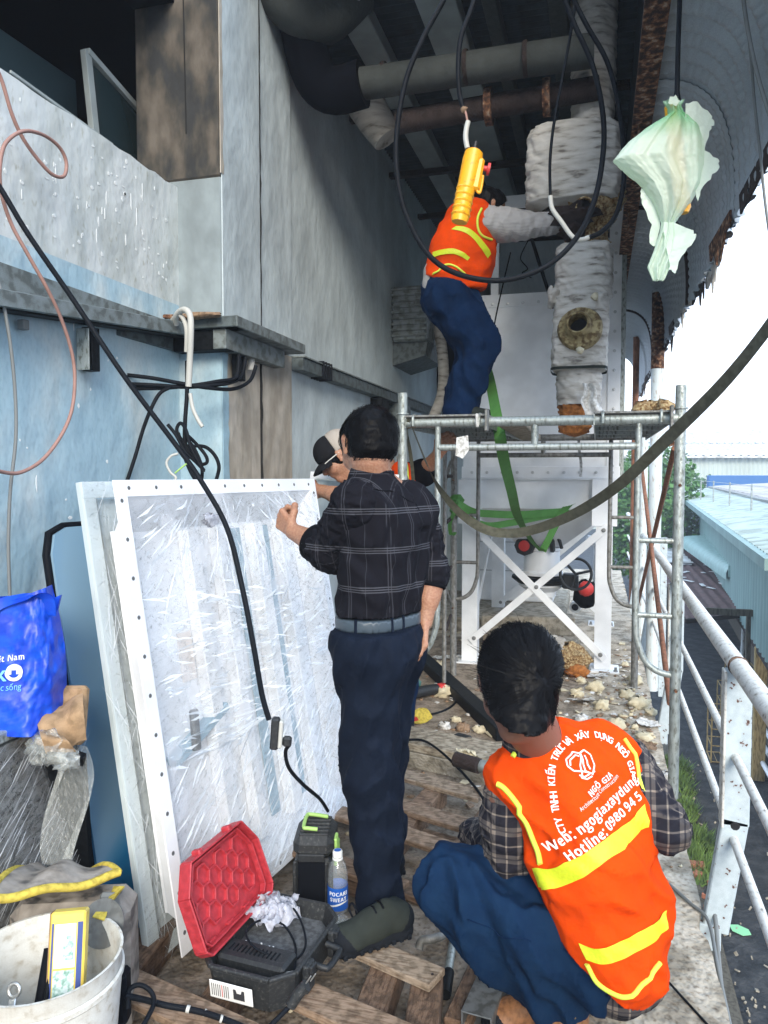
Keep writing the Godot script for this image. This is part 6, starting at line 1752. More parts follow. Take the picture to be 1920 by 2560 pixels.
	solo("right_thin_cable", wire([V(0.428,2.893,-2.69), V(0.444,2.778,-2.688), V(0.457,2.634,-2.683), V(0.476,2.475,-2.68), V(0.498,2.287,-2.676), V(0.535,2.056,-2.674)], 0.0045), M.cable_grey, "thin grey cable hanging along the right edge before the sky", "cable")
	solo("roof_black_cable", wire([V(0.294,3.258,-3.192), V(0.37,3.232,-3.212), V(0.447,3.153,-3.229), V(0.499,3.057,-3.238), V(0.558,2.927,-3.195), V(0.631,2.758,-3.154)], 0.008), M.cable, "black cable looped under the curved roof", "cable")

func build_cables() -> void:
	solo("black_extension_cord", wire([V(-1.58,2.321,-1.686), V(-1.524,2.226,-1.717), V(-1.473,2.114,-1.756), V(-1.385,1.946,-1.824), V(-1.266,1.749,-1.867), V(-1.137,1.554,-1.923), V(-1.066,1.459,-1.927), V(-0.983,1.326,-1.922), V(-0.922,1.166,-1.889), V(-0.881,1.008,-1.871), V(-0.858,0.884,-1.87), V(-0.839,0.816,-1.872)], 0.0075, 8, 10), M.cable, "long black extension cord slanting from upper left down across the front panel", "cord")
	var p := thing("plug_connector", V(-0.819,0.779,-1.875), "black and white plug connector hanging on the cord before the front panel", "plug")
	var q := V(-0.823,0.78,-1.874)
	var b := Basis(Vector3.BACK, -0.08) * Basis(Vector3.UP, 0.3)
	part("socket", MB.new().box(Transform3D(b, q), Vector3(0.022, 0.085, 0.028), 0.004), M.black_plastic, p)
	part("white_face", MB.new().box(Transform3D(b, q + b.x * 0.0155), Vector3(0.011, 0.075, 0.026), 0.003), M.cable_white, p)
	part("plug", MB.new().box(Transform3D(b, q + b.x * 0.034 + b.y * -0.02), Vector3(0.024, 0.026, 0.022), 0.005), M.black_plastic, p)
	part("lead", wire([q + b.x * 0.04 + b.y * -0.03, V(-0.803,0.722,-1.898), V(-0.808,0.662,-1.935), V(-0.799,0.585,-2.016), V(-0.805,0.482,-2.164), V(-0.803,0.413,-2.234)], 0.0055), M.cable, p)
	solo("brown_hose", wire([V(-1.9,2.841,-2.078), V(-1.9,2.771,-2.154), V(-1.9,2.674,-2.202), V(-1.9,2.612,-2.254), V(-1.89,2.561,-2.319), V(-1.88,2.534,-2.376), V(-1.88,2.552,-2.434), V(-1.88,2.606,-2.448), V(-1.88,2.645,-2.412), V(-1.88,2.654,-2.333), V(-1.87,2.625,-2.23), V(-1.87,2.572,-2.158), V(-1.87,2.51,-2.119), V(-1.88,2.408,-2.119), V(-1.9,2.315,-2.183), V(-1.88,2.219,-2.239), V(-1.86,2.11,-2.314), V(-1.86,1.996,-2.395), V(-1.86,1.869,-2.442), V(-1.86,1.733,-2.432), V(-1.86,1.629,-2.378), V(-1.86,1.527,-2.271), V(-1.85,1.478,-2.146), V(-1.84,1.481,-2.042), V(-1.8,1.506,-1.906)], 0.0065, 6, 8), M.hose, "thin brown hose looping twice over the stained wall at far left", "hose")
	solo("grey_wall_cable", wire([V(-1.9,2.127,-2.115), V(-1.88,2.052,-2.115), V(-1.87,1.905,-2.135), V(-1.87,1.74,-2.152), V(-1.87,1.586,-2.149), V(-1.88,1.417,-2.13), V(-1.88,1.233,-2.115), V(-1.87,1.049,-2.105)], 0.006), M.cable_grey, "grey cable hanging straight down the blue wall to the blue bag", "cable")
	# pale conduit hooked over the trunking
	var d := 3.42
	var c := thing("pale_conduit", V(-1.746,2.092,-3.082), "pale bent conduits hooked over the dark trunking at the pillar", "conduit")
	part("tube", wire([V(-1.859,2.152,-3.158), V(-1.839,2.177,-3.124), V(-1.798,2.194,-3.094), V(-1.753,2.19,-3.065), V(-1.73,2.159,-3.059), V(-1.727,2.086,-3.056), V(-1.745,1.969,-3.076), V(-1.759,1.859,-3.087)], 0.014, 6, 10), M.cable_white, c)
	part("tube", wire([V(-1.876,2.173,-3.155), V(-1.823,2.184,-3.118), V(-1.785,2.157,-3.096), V(-1.76,2.102,-3.079), V(-1.771,2.013,-3.092)], 0.010, 6, 10), M.cable_white, c)
	part("cut_end", wire([V(-1.741,1.826,-3.069), V(-1.73,1.764,-3.069), V(-1.708,1.713,-3.072), V(-1.687,1.678,-3.076)], 0.009), M.cable_white, c)
	solo("tray_rubble", blob(V(-1.783,2.2,-3.234), Vector3(0.12, 0.015, 0.03), 8, 0.4), M.scrap_brown, "dusty brown rubble lying on the trunking behind the conduits", "rubble")
	solo("tray_bracket", MB.new().box(Transform3D(Basis(Vector3.UP, 0.2), V(-1.89,2.185,-3.151)), Vector3(0.05, 0.018, 0.03), 0.004), M.rust, "small rusty bracket beside the pale conduits", "bracket")
	# black power cables, cut ends to the left, bent up into the trunking on the right
	var ends := [[V(-1.981,1.901,-2.955), V(-1.89,1.891,-3.01), V(-1.793,1.873,-3.078), V(-1.693,1.857,-3.146), V(-1.656,1.87,-3.324), V(-1.627,1.921,-3.439), V(-1.613,1.997,-3.478)], [V(-2.004,1.866,-2.978), V(-1.881,1.862,-3.032), V(-1.784,1.859,-3.101), V(-1.683,1.871,-3.171), V(-1.649,1.896,-3.286), V(-1.63,1.933,-3.355), V(-1.623,2.017,-3.382)], [V(-1.992,1.848,-3.001), V(-1.872,1.852,-3.055), V(-1.754,1.869,-3.13), V(-1.673,1.891,-3.196), V(-1.638,1.913,-3.289), V(-1.629,1.954,-3.315), V(-1.626,2.03,-3.32)]]
	for k in 3:
		solo("cut_power_cable", wire(ends[k], 0.009, 6, 8), M.cable, "%s of three cut black power cables tied across the blue pillar" % ["highest cut end", "middle cut end", "lowest cut end"][k], "cable", "cut cables on the pillar")
	solo("drooping_cable", wire([V(-1.833,1.857,-3.066), V(-1.871,1.826,-3.033), V(-1.898,1.752,-3.001), V(-1.93,1.661,-2.987), V(-1.948,1.549,-2.955), V(-1.97,1.438,-2.922)], 0.0085), M.cable, "black cable drooping from the bundle down the blue wall behind the panels", "cable")
	var tang := thing("tangled_cable", V(-1.72,1.601,-3.063), "tangled coil of black cable hanging below the bundle at the blue pillar", "cable")
	part("drop", wire([V(-1.777,1.975,-3.109), V(-1.765,1.828,-3.083), V(-1.761,1.703,-3.057), V(-1.759,1.601,-3.052), V(-1.735,1.539,-3.055)], 0.0095), M.cable, tang)
	part("coil", wire([V(-1.814,1.686,-3), V(-1.778,1.64,-3.007), V(-1.738,1.569,-3.014), V(-1.699,1.519,-3.043), V(-1.679,1.488,-3.068), V(-1.719,1.539,-3.06), V(-1.769,1.611,-3.05), V(-1.796,1.662,-3.045), V(-1.78,1.695,-3.051), V(-1.746,1.661,-3.038), V(-1.715,1.589,-3.022), V(-1.679,1.518,-3.028), V(-1.659,1.478,-3.031)], 0.008), M.cable, tang)
	part("coil", wire([V(-1.74,1.641,-3.039), V(-1.71,1.601,-3.066), V(-1.67,1.55,-3.074), V(-1.667,1.519,-3.073), V(-1.699,1.515,-3.064), V(-1.735,1.55,-3.056), V(-1.749,1.601,-3.055)], 0.008), M.cable, tang)
	part("coil", wire([V(-1.72,1.595,-3.062), V(-1.68,1.589,-3.094), V(-1.645,1.55,-3.112), V(-1.628,1.499,-3.114), V(-1.641,1.437,-3.107)], 0.0085), M.cable, tang)
	part("coil", wire([V(-1.784,1.651,-3.037), V(-1.752,1.549,-3.03), V(-1.718,1.468,-3.035), V(-1.694,1.427,-3.061), V(-1.687,1.498,-3.066), V(-1.719,1.58,-3.062), V(-1.746,1.621,-3.046)], 0.008), M.cable, tang)
	solo("frayed_wires", wire([V(-1.757,1.558,-2.988), V(-1.786,1.548,-2.979), V(-1.805,1.518,-2.972), V(-1.789,1.478,-2.975), V(-1.765,1.454,-2.98), V(-1.78,1.428,-2.974)], 0.006), M.cable_white, "frayed pale wire ends hanging by the black cable tangle", "wire")
	solo("frayed_green_wire", wire([V(-1.764,1.474,-2.971), V(-1.737,1.498,-2.98), V(-1.712,1.518,-2.988)], 0.004), M.green_handle, "short green wire among the frayed ends at the pillar", "wire")

# ---------------------------------------------------------------- things at lower left
func build_left_corner() -> void:
	var o := thing("wrapped_steel_box", Vector3(-1.75, 0, -1.2), "grey steel machine box wrapped in creased clear film at far left", "steel box")
	part("body", span(Vector3(-1.975, 0.0, 0.4), Vector3(-1.485, 0.775, -1.93), 0.01), M.dark_steel, o)
	part("top_rail", span(Vector3(-1.5, 0.775, 0.4), Vector3(-1.475, 0.805, -1.94), 0.004), M.galv, o)
	part("top_sheet", span(Vector3(-1.97, 0.776, 0.4), Vector3(-1.505, 0.785, -1.93)), M.pan_glass, o)
	var nz := FastNoiseLite.new()
	nz.seed = 2
	nz.frequency = 6.0
	part("film", MB.new().grid(func(u, v): return Vector3(-1.474 + 0.006 * nz.get_noise_2d(u * 3.0, v * 4.0), lerpf(0.02, 0.77, v), lerpf(0.0, -1.95, u)), 60, 40), M.film, o)
	var r := RandomNumberGenerator.new()
	r.seed = 61
	var cr := MB.new()  # white slivers painting glints on the box film
	for k in 420:
		var z := r.randf_range(-1.93, -1.1)
		var y := r.randf_range(0.05, 0.75)
		var ang := r.randf_range(0.5, 1.0)
		var ln := r.randf_range(0.03, 0.2)
		var d := Vector3(0, sin(ang), -cos(ang)) * ln * 0.5
		var w := Vector3(0, cos(ang), sin(ang)) * r.randf_range(0.0005, 0.0018)
		var c := Vector3(-1.464, y, z)
		cr.face([c - d, c + w, c + d, c - w], Vector3(1, r.randf_range(-0.2, 0.6), r.randf_range(-0.4, 0.4)).normalized())
	tag(part("painted_crease_glints", cr, M.film_crease_glint, o), "", "", "", "stuff")
	part("loose_film_tail", MB.new().grid(func(u, v):
		return V(-1.393,0.726,-1.776).lerp(V(-1.36,0.431,-1.696), v) + Vector3(0.03, 0, 0) * sin(u * 7.0 + v * 5.0) + Vector3(0.964, 0, -0.267) * ((u - 0.5) * (0.06 + 0.05 * sin(v * PI))), 14, 30), M.poly_clear, o)
	solo("gap_shade_board", MB.new().bar(V(-1.493,0.05,-2.026) + Vector3(-0.22, 0.0, 0), V(-1.373,0.75,-1.75) + Vector3(-0.16, 0, 0), 0.02, 0.4, Vector3.RIGHT), M.black_steel, "black board painting the shade in the gap between the wrapped box and the sheets", "board")  # black sheet paints the shade of an empty gap
	# blue shopping bag
	var b := thing("blue_shopping_bag", V(-1.395,0.845,-1.605), "bright blue woven shopping bag with white bank print, on the steel box", "bag")
	var c0 := V(-1.572,0.961,-1.718)
	var rt := Vector3(0.964, 0, -0.267)
	var tw := Vector3(0.267, 0, 0.964)
	var yb := 0.79
	var surf := func(u: float, v: float) -> Vector3:
		var a: float = u * TAU
		var w := lerpf(0.158, 0.135, v) + 0.02 * sin(v * PI)
		var dpt := lerpf(0.11, 0.05, v)
		var ca := cos(a)
		var sa := sin(a)
		var x := signf(ca) * pow(absf(ca), 0.5) * w
		var z := signf(sa) * pow(absf(sa), 0.5) * dpt
		var f := 0.012 * nz.get_noise_3d(ca * 0.3, v * 0.5, sa * 0.3) + 0.004 * nz.get_noise_3d(ca * 0.9, v * 1.4, sa * 0.9)
		var slump := 0.035 * v * v * clampf(-ca, -1, 1)
		return Vector3(c0.x, yb, c0.z) + rt * (x + f + 0.01 * v) + tw * (z + f * 1.4) + Vector3(0, v * (0.345 - slump), 0)
	part("body", MB.new().grid(surf, 72, 40), M.bag_blue, b)
	part("handle", strap([V(-1.539,1.1,-1.662), V(-1.522,1.127,-1.668), V(-1.476,1.143,-1.692), V(-1.423,1.15,-1.707), V(-1.406,1.136,-1.722), V(-1.404,1.095,-1.73)], 0.03), M.bag_blue, b)
	part("rear_corner", MB.new().prism(PackedVector2Array([Vector2(0, 0), Vector2(0.05, 0.02), Vector2(0.03, -0.06), Vector2(0, -0.08)]), 0.01, Transform3D(Basis(rt, Vector3.UP, tw), V(-1.466,1.122,-1.777))), M.bag_blue, b)
	# print on the front of the bag, laid on its surface
	var put := func(mb: MB, px: float, py: float, tilt: float) -> MB:
		var base: Vector3 = V(-1.379,1.023,-1.515)
		return warp(mb, func(p: Vector3) -> Vector3:
			var q := Vector2(p.x, p.y).rotated(tilt)
			var wx := px + q.x
			var vv := clampf((py + q.y - yb) / 0.345, 0.0, 1.0)
			var uu := 0.25
			# find u on the front face with that sideways offset
			var lo := 0.02
			var hi := 0.48
			for k in 18:
				uu = (lo + hi) / 2
				var s: Vector3 = surf.call(uu, vv)
				if (s - Vector3(c0.x, yb, c0.z)).dot(rt) > wx:
					lo = uu
				else:
					hi = uu
			return surf.call(uu, vv) + tw * 0.004)
	var pm := mk(L(0.25, 0.62, 0.85), 0.5)
	var big := letters("nk", 0.05)
	var wide := 0.0
	for p in big.v:
		wide = maxf(wide, p.x)
	part("big_lettering", put.call(shift(big, Vector3(-wide, 0, 0)), 0.064, 0.948, 0.06), pm, b)
	part("upper_lettering", put.call(shift_right(accented("ơng Việt Nam", 0.02)), 0.110, 0.992, 0.07), M.print_white, b)
	part("lower_lettering", put.call(shift_right(accented("ị cuộc sống", 0.019, false)), 0.104, 0.916, 0.06), pm, b)
	var disc := MB.new()
	var fz := disc.v.size()
	for k in 24:
		var a0 := TAU * k / 24.0
		var a1 := TAU * (k + 1) / 24.0
		disc.face([Vector3(cos(a0) * 0.013, sin(a0) * 0.013, 0), Vector3(cos(a0) * 0.0225, sin(a0) * 0.0225, 0), Vector3(cos(a1) * 0.0225, sin(a1) * 0.0225, 0), Vector3(cos(a1) * 0.013, sin(a1) * 0.013, 0)], Vector3.BACK)
	for q in [[-0.014, -0.004, -0.006, 0.014], [0.006, -0.004, 0.014, 0.014], [-0.014, 0.006, 0.014, 0.014]]:
		disc.face([Vector3(q[0], q[1], 0), Vector3(q[2], q[1], 0), Vector3(q[2], q[3], 0), Vector3(q[0], q[3], 0)], Vector3.BACK)
	part("round_emblem", put.call(disc, 0.084, 0.952, 0.0), M.print_white, b)
	# torn cardboard in film
	var cb := thing("torn_cardboard", V(-1.416,0.778,-1.731), "torn brown cardboard bundled in clear film beside the blue bag", "cardboard")
	part("flap", MB.new().grid(func(u, v): return V(-1.458,0.822,-1.721).lerp(V(-1.358,0.867,-1.793), u).lerp(V(-1.386,0.738,-1.674).lerp(V(-1.321,0.753,-1.756), u), v) + Vector3(0.02, 0.025, 0.03) * sin(v * PI) + Vector3(0, 0.006, 0.006) * sin(u * 9.0), 14, 14), M.cardboard, cb)
	part("flap", MB.new().grid(func(u, v): return V(-1.411,0.801,-1.681).lerp(V(-1.345,0.786,-1.688), u).lerp(V(-1.365,0.755,-1.65).lerp(V(-1.296,0.751,-1.679), u), v) + Vector3(0.02, 0.02, 0.03) * sin(v * PI), 10, 10), M.cardboard, cb)
	part("backing", MB.new().box(Transform3D(Basis(Vector3.UP, 0.3) * Basis(Vector3.RIGHT, -0.3), V(-1.426,0.803,-1.792)), Vector3(0.13, 0.16, 0.04), 0.01), M.cardboard, cb)
	part("film", blob(V(-1.372,0.757,-1.659), Vector3(0.055, 0.04, 0.03), 15, 0.6, 18), M.poly_clear, cb)
	part("film", blob(V(-1.325,0.733,-1.67), Vector3(0.04, 0.03, 0.03), 17, 0.6, 18), M.poly_clear, cb)
	# canvas tool bag with yellow piping
	var tb := thing("canvas_tool_bag", V(-1.35,0.02,-1.776), "stained grey canvas tool bag with yellow piping, its flap folded over behind the bucket", "tool bag")
	var fl := func(u: float, v: float) -> Vector3:
		var a: Vector3 = V(-1.328,0.491,-1.397).lerp(V(-1.172,0.425,-1.675), u)
		var bk: Vector3 = V(-1.449,0.421,-1.671).lerp(V(-1.339,0.388,-1.772), u)
		var p := bk.lerp(a, v)
		return p + Vector3(0, 0.03 * sin(v * 2.4) + 0.012 * sin(u * 11.0 + v * 3.0) * (1.0 - v * 0.5) + 0.02 * sin(u * PI) - 0.025 * v * v * sin(u * PI), 0.012 * sin(u * PI))
	part("flap", MB.new().grid(fl, 40, 20), M.canvas, tb)
	var edge := PackedVector3Array()
	for k in 25:
		edge.append(fl.call(k / 24.0, 1.0))
	part("front_piping", MB.new().tube(edge, 0.011, 8), M.trim_yellow, tb)
	edge = PackedVector3Array()
	for k in 13:
		edge.append(fl.call(0.0, k / 12.0))
	part("left_piping", MB.new().tube(edge, 0.008, 8), M.trim_yellow, tb)
	edge = PackedVector3Array()
	for k in 13:
		edge.append(fl.call(1.0, k / 12.0))
	part("right_piping", MB.new().tube(edge, 0.008, 8), M.trim_yellow, tb)
	var st := MB.new()
	for k in 34:
		var u := 0.08 + k * 0.014
		st.bar(fl.call(u, 0.93) + Vector3(0, 0.003, 0.003), fl.call(u, 0.985) + Vector3(0, 0.004, 0.004), 0.004, 0.002)
	part("stitching", st, M.canvas, tb)
	part("body", MB.new().box(Transform3D(Basis(Vector3.UP, 0.35), V(-1.298,0.2,-1.664)), Vector3(0.3, 0.36, 0.14), 0.03), M.canvas, tb)
	part("side_strap", strap([V(-1.166,0.418,-1.666), V(-1.156,0.416,-1.627), V(-1.148,0.413,-1.577), V(-1.143,0.405,-1.547)], 0.03), M.trim_yellow, tb)
	part("side_panel", MB.new().box(Transform3D(Basis(Vector3.UP, 0.2), V(-1.175,0.317,-1.637)), Vector3(0.05, 0.2, 0.02), 0.008), M.cable_grey, tb)
	part("lower_piping", wire([V(-1.117,0.273,-1.599), V(-1.106,0.226,-1.558), V(-1.102,0.173,-1.535)], 0.006), M.trim_yellow, tb)
	part("pocket", MB.new().box(Transform3D(Basis(Vector3.UP, 0.3), V(-1.101,0.201,-1.579)), Vector3(0.03, 0.13, 0.05), 0.008), M.rubber, tb)
	# bucket
	var bc := V(-1.182,0.401,-1.401)
	var bk := thing("white_bucket", Vector3(bc.x, 0.0, bc.z), "big grimy white plastic bucket full of tools at the lower left", "bucket")
	var bx0 := Transform3D(Basis(), Vector3(bc.x, 0, bc.z))
	var hh := bc.y
	part("shell", MB.new().lathe(bx0, [Vector2(0.0, 0.003), Vector2(0.135, 0.003), Vector2(0.138, 0.01), Vector2(0.168, hh - 0.07), Vector2(0.168, hh - 0.006), Vector2(0.172, hh), Vector2(0.166, hh), Vector2(0.160, hh - 0.01), Vector2(0.155, hh - 0.12), Vector2(0.13, 0.02), Vector2(0.0, 0.018)], 48), M.bucket, bk)
	part("rim_band", MB.new().lathe(bx0, [Vector2(0.169, hh - 0.06), Vector2(0.174, hh - 0.055), Vector2(0.174, hh - 0.045), Vector2(0.169, hh - 0.04)], 48), M.bucket, bk)
	var yb2 := thing("yellow_tool_carton", V(-1.142,0.289,-1.437), "yellow printed tool carton standing up in the white bucket", "carton")
	var yt := V(-1.123,0.501,-1.423)
	var yl := V(-1.092,0.271,-1.356)
	var yu := (yt - yl).normalized()
	var cbs := Basis(Vector3(0.90, 0, -0.42).normalized(), yu, Vector3.ZERO)
	cbs.x = (cbs.x - yu * cbs.x.dot(yu)).normalized()
	cbs.z = cbs.x.cross(cbs.y)
	var cx := Transform3D(cbs, (yt + yl) * 0.5)
	var cl := yt.distance_to(yl)
	part("box", MB.new().box(cx, Vector3(0.075, cl, 0.04), 0.004), M.box_yellow, yb2)
	part("side_face", MB.new().box(cx * Transform3D(Basis(), Vector3(-0.038, 0, 0)), Vector3(0.002, cl * 0.99, 0.036), 0.0005), M.cardboard, yb2)
	part("red_mark", MB.new().box(cx * Transform3D(Basis(), Vector3(-0.0392, cl * 0.36, 0.0)), Vector3(0.001, 0.04, 0.014)), M.red, yb2)
	part("white_print", MB.new().box(cx * Transform3D(Basis(), Vector3(-0.004, cl * 0.22, 0.0205)), Vector3(0.044, cl * 0.36, 0.001)), M.paper_white, yb2)
	part("green_print", MB.new().box(cx * Transform3D(Basis(), Vector3(-0.004, -cl * 0.09, 0.0205)), Vector3(0.044, cl * 0.22, 0.001)), M.print_green, yb2)
	part("green_print", MB.new().box(cx * Transform3D(Basis(), Vector3(0.004, cl * 0.2, 0.0213)), Vector3(0.022, cl * 0.2, 0.0006)), M.print_green, yb2)
	part("navy_band", MB.new().box(cx * Transform3D(Basis(), Vector3(0.027, cl * 0.05, 0.0205)), Vector3(0.011, cl * 0.72, 0.001)), M.print_navy, yb2)
	part("navy_line", MB.new().box(cx * Transform3D(Basis(), Vector3(-0.0305, cl * 0.03, 0.0205)), Vector3(0.004, cl * 0.76, 0.001)), M.print_navy, yb2)
	part("photo_print", MB.new().box(cx * Transform3D(Basis(), Vector3(-0.004, -cl * 0.28, 0.0205)), Vector3(0.03, 0.03, 0.001)), M.rust, yb2)
	var wr := thing("ring_spanner", V(-1.164,0.343,-1.278), "dull steel ring spanner standing in the white bucket", "spanner")
	var wt := V(-1.17,0.388,-1.3)
	var wb := V(-1.141,0.315,-1.241)
	part("shank", MB.new().bar(wt - (wt - wb).normalized() * 0.015, wb, 0.016, 0.007, Vector3(0.2, 0.3, 1), 0.002), M.steel, wr)
	part("ring_end", ring(Transform3D(stand(Vector3(0.1, 0.35, 1)), wt), 0.0125, 0.0045, 20), M.steel, wr)
	solo("black_pry_tool", rod(V(-1.186,0.395,-1.431), V(-1.147,0.268,-1.331), 0.014, 10), M.rubber, "black tool shaft leaning inside the white bucket left of the carton", "tool")
	solo("thin_dark_rod", rod(V(-1.136,0.398,-1.372), V(-1.114,0.3,-1.31), 0.005, 8), M.black_steel, "thin dark rod leaning beside the carton inside the bucket", "rod")
	solo("grinding_disc", MB.new().lathe(Transform3D(stand(Vector3(0.1, 0.5, 1)), V(-1.138,0.388,-1.558)), [Vector2(0.0, 0.0), Vector2(0.055, 0.0), Vector2(0.055, 0.004), Vector2(0.0, 0.004)], 30), M.dark_steel, "dark grey cutting disc between the bucket and the canvas bag", "disc")
	solo("bag_lead", wire([V(-1.072,0.188,-1.555), V(-1.081,0.219,-1.575), V(-1.063,0.226,-1.591), V(-1.036,0.212,-1.597), V(-1.016,0.198,-1.581), V(-1.007,0.192,-1.542), V(-1.005,0.183,-1.5)], 0.006), M.cable, "black lead looping up beside the canvas bag onto the pallet", "lead")
	solo("pallet_lead", wire([V(-1.084,0.214,-1.563), V(-1.052,0.19,-1.592), V(-1.008,0.162,-1.623), V(-0.93,0.147,-1.644), V(-0.855,0.139,-1.644), V(-0.766,0.127,-1.637)], 0.0075), M.cable, "thick black lead with worn white tape lying along the near pallet", "lead")
	for k in 3:
		solo("tape_wrap", rod([V(-0.961,0.154,-1.636), V(-0.919,0.145,-1.647), V(-0.871,0.144,-1.639)][k], [V(-0.953,0.152,-1.638), V(-0.915,0.143,-1.648), V(-0.866,0.142,-1.641)][k], 0.0088, 8), M.cable_white, "worn white tape patch on the lead along the near pallet, %s" % ["leftmost", "middle", "rightmost"][k], "tape", "tape patches on the lead")

func shift(mb: MB, d: Vector3) -> MB:
	for k in mb.v.size():
		mb.v[k] += d
	return mb

func shift_right(mb: MB) -> MB:
	var lo := INF
	var hi := -INF
	for p in mb.v:
		lo = minf(lo, p.x)
		hi = maxf(hi, p.x)
	return shift(mb, Vector3(-hi, 0, 0))

# ---------------------------------------------------------------- tool cases and bottle
func build_tool_cases() -> void:
	var U := Vector3(0.078, 0, -0.997)
	var V := Vector3(0.997, 0, 0.078)
	var c1 := Vector3(-0.978, 0.105, -1.738)
	var W := 0.25
	var Ln := 0.36
	var xf := Transform3D(Basis(U, V, U.cross(V)), c1)   # x along the hinge, y across, z up or down
	var up := Vector3.UP
	var P := func(a: float, b: float, h: float) -> Vector3: return c1 + U * a + V * b + up * h
	var o := thing("red_lid_tool_case", c1, "open black tool case with red honeycomb lid leaning on the front panel", "tool case")
	var oct := [[0.0, 0.03], [0.03, 0.0], [Ln - 0.03, 0.0], [Ln, 0.03], [Ln, W - 0.05], [Ln - 0.05, W], [0.05, W], [0.0, W - 0.05]]
	var shell := MB.new()
	for k in 8:
		var a: Array = oct[k]
		var b: Array = oct[(k + 1) % 8]
		var pa: Vector3 = P.call(a[0], a[1], 0)
		var pb: Vector3 = P.call(b[0], b[1], 0)
		var mid: Vector3 = P.call(Ln / 2, W / 2, 0)
		var ia := pa.lerp(mid, 0.10)
		var ib := pb.lerp(mid, 0.10)
		shell.quad(ia, ib, pb + up * 0.10, pa + up * 0.10)
		var ja := pa.lerp(mid, 0.04) + up * 0.10
		var jb := pb.lerp(mid, 0.04) + up * 0.10
		shell.quad(pa + up * 0.10, pb + up * 0.10, jb, ja)
		shell.quad(ja, jb, ib.lerp(mid, 0.05) + up * 0.02, ia.lerp(mid, 0.05) + up * 0.02)
		shell.bar(pa + up * 0.095, pb + up * 0.095, 0.012, 0.012, up, 0.003)
	var bt := PackedVector2Array()
	for q in oct:
		bt.append(Vector2(lerpf(q[0], Ln / 2, 0.1), lerpf(q[1], W / 2, 0.1)))
	shell.prism(bt, 0.012, Transform3D(Basis(U, V, up), c1))
	part("base", shell, M.black_dusty, o)
	var fm := PackedVector2Array()
	for q in oct:
		fm.append(Vector2(lerpf(q[0], Ln / 2, 0.12), lerpf(q[1], W / 2, 0.12)))
	part("foam_insert", MB.new().prism(fm, 0.045, Transform3D(Basis(U, V, up), c1 + up * 0.013)), M.foam_grey, o)
	var tray := part("accessory_tray", MB.new().box(Transform3D(Basis(U, up, V), P.call(0.09, 0.115, 0.075)), Vector3(0.085, 0.045, 0.20), 0.008), M.black_plastic, o)
	for k in 12:
		part("vent_slot", MB.new().box(Transform3D(Basis(U, up, V), P.call(0.09, 0.04 + k * 0.0125, 0.098)), Vector3(0.03, 0.004, 0.005), 0.001), M.black_steel, tray)
	for k in 11:
		part("white_mark", MB.new().box(Transform3D(Basis(U, up, V) * Basis(Vector3.UP, 0.3), P.call(0.1345, 0.045 + k * 0.012, 0.082 + 0.003 * (k % 3))), Vector3(0.002, 0.009 + 0.004 * (k % 2), 0.004)), M.print_white, tray)
	for q in [0.10, 0.26]:
		part("latch", MB.new().box(Transform3D(Basis(U, up, V), P.call(q, W + 0.012, 0.06)), Vector3(0.045, 0.075, 0.018), 0.004), M.black_dusty, o)
		part("latch_tab", MB.new().box(Transform3D(Basis(U, up, V), P.call(q, W + 0.024, 0.085)), Vector3(0.03, 0.02, 0.012), 0.003), M.black_plastic, o)
	part("handle", wire([P.call(0.135, W + 0.005, 0.07), P.call(0.137, W + 0.04, 0.065), P.call(0.15, W + 0.05, 0.062), P.call(0.215, W + 0.05, 0.062), P.call(0.225, W + 0.04, 0.065), P.call(0.227, W + 0.005, 0.07)], 0.009), M.black_plastic, o)
	# maker's sticker on the short end, with its angular black mark
	var e0: Vector3 = P.call(-0.003, 0.095, 0.045)
	var sb := Basis(V, (up - U * 0.13).normalized(), Vector3.ZERO)
	sb.z = sb.x.cross(sb.y)
	var sx := Transform3D(sb, e0 + sb.z * 0.004 * (1.0 if sb.z.dot(-U) > 0 else -1.0))
	var stk := part("sticker", MB.new().box(sx, Vector3(0.125, 0.05, 0.003), 0.001), M.label, o)
	var sg := 1.0 if sb.z.dot(-U) > 0 else -1.0
	part("logo_mark", MB.new().prism(PackedVector2Array([Vector2(0.008, -0.014), Vector2(0.008, 0.014), Vector2(0.015, 0.014), Vector2(0.018, 0.004), Vector2(0.030, 0.004), Vector2(0.033, 0.014), Vector2(0.040, 0.014), Vector2(0.040, -0.014)]), 0.0008, sx * Transform3D(Basis(), Vector3(0, 0, 0.0016 * sg if sg > 0 else -0.0024))), M.ink, stk)
	for k in 9:
		part("print_line", MB.new().box(sx * Transform3D(Basis(), Vector3(-0.055 + k * 0.006, 0.0, 0.0019 * sg)), Vector3(0.002, 0.034, 0.0006)), M.red if k == 5 else M.foam_grey, stk)
	# lid
	var lup := (up * 0.93 - V * 0.36).normalized()
	var ln := U.cross(lup).normalized()
	if ln.dot(V) < 0:
		ln = -ln
	var lx := Transform3D(Basis(U, lup, ln), P.call(0.0, -0.004, 0.10))
	var lo := [[0.02, 0.0], [Ln - 0.02, 0.0], [Ln, 0.02], [Ln, W - 0.09], [Ln - 0.05, W - 0.015], [0.05, W - 0.015], [0.0, W - 0.09], [0.0, 0.02]]
	var lp := PackedVector2Array()
	for q in lo:
		lp.append(Vector2(q[0], q[1]))
	var lid := part("lid", MB.new().prism(lp, -0.006, lx), M.red_case, o)
	var rim := MB.new()
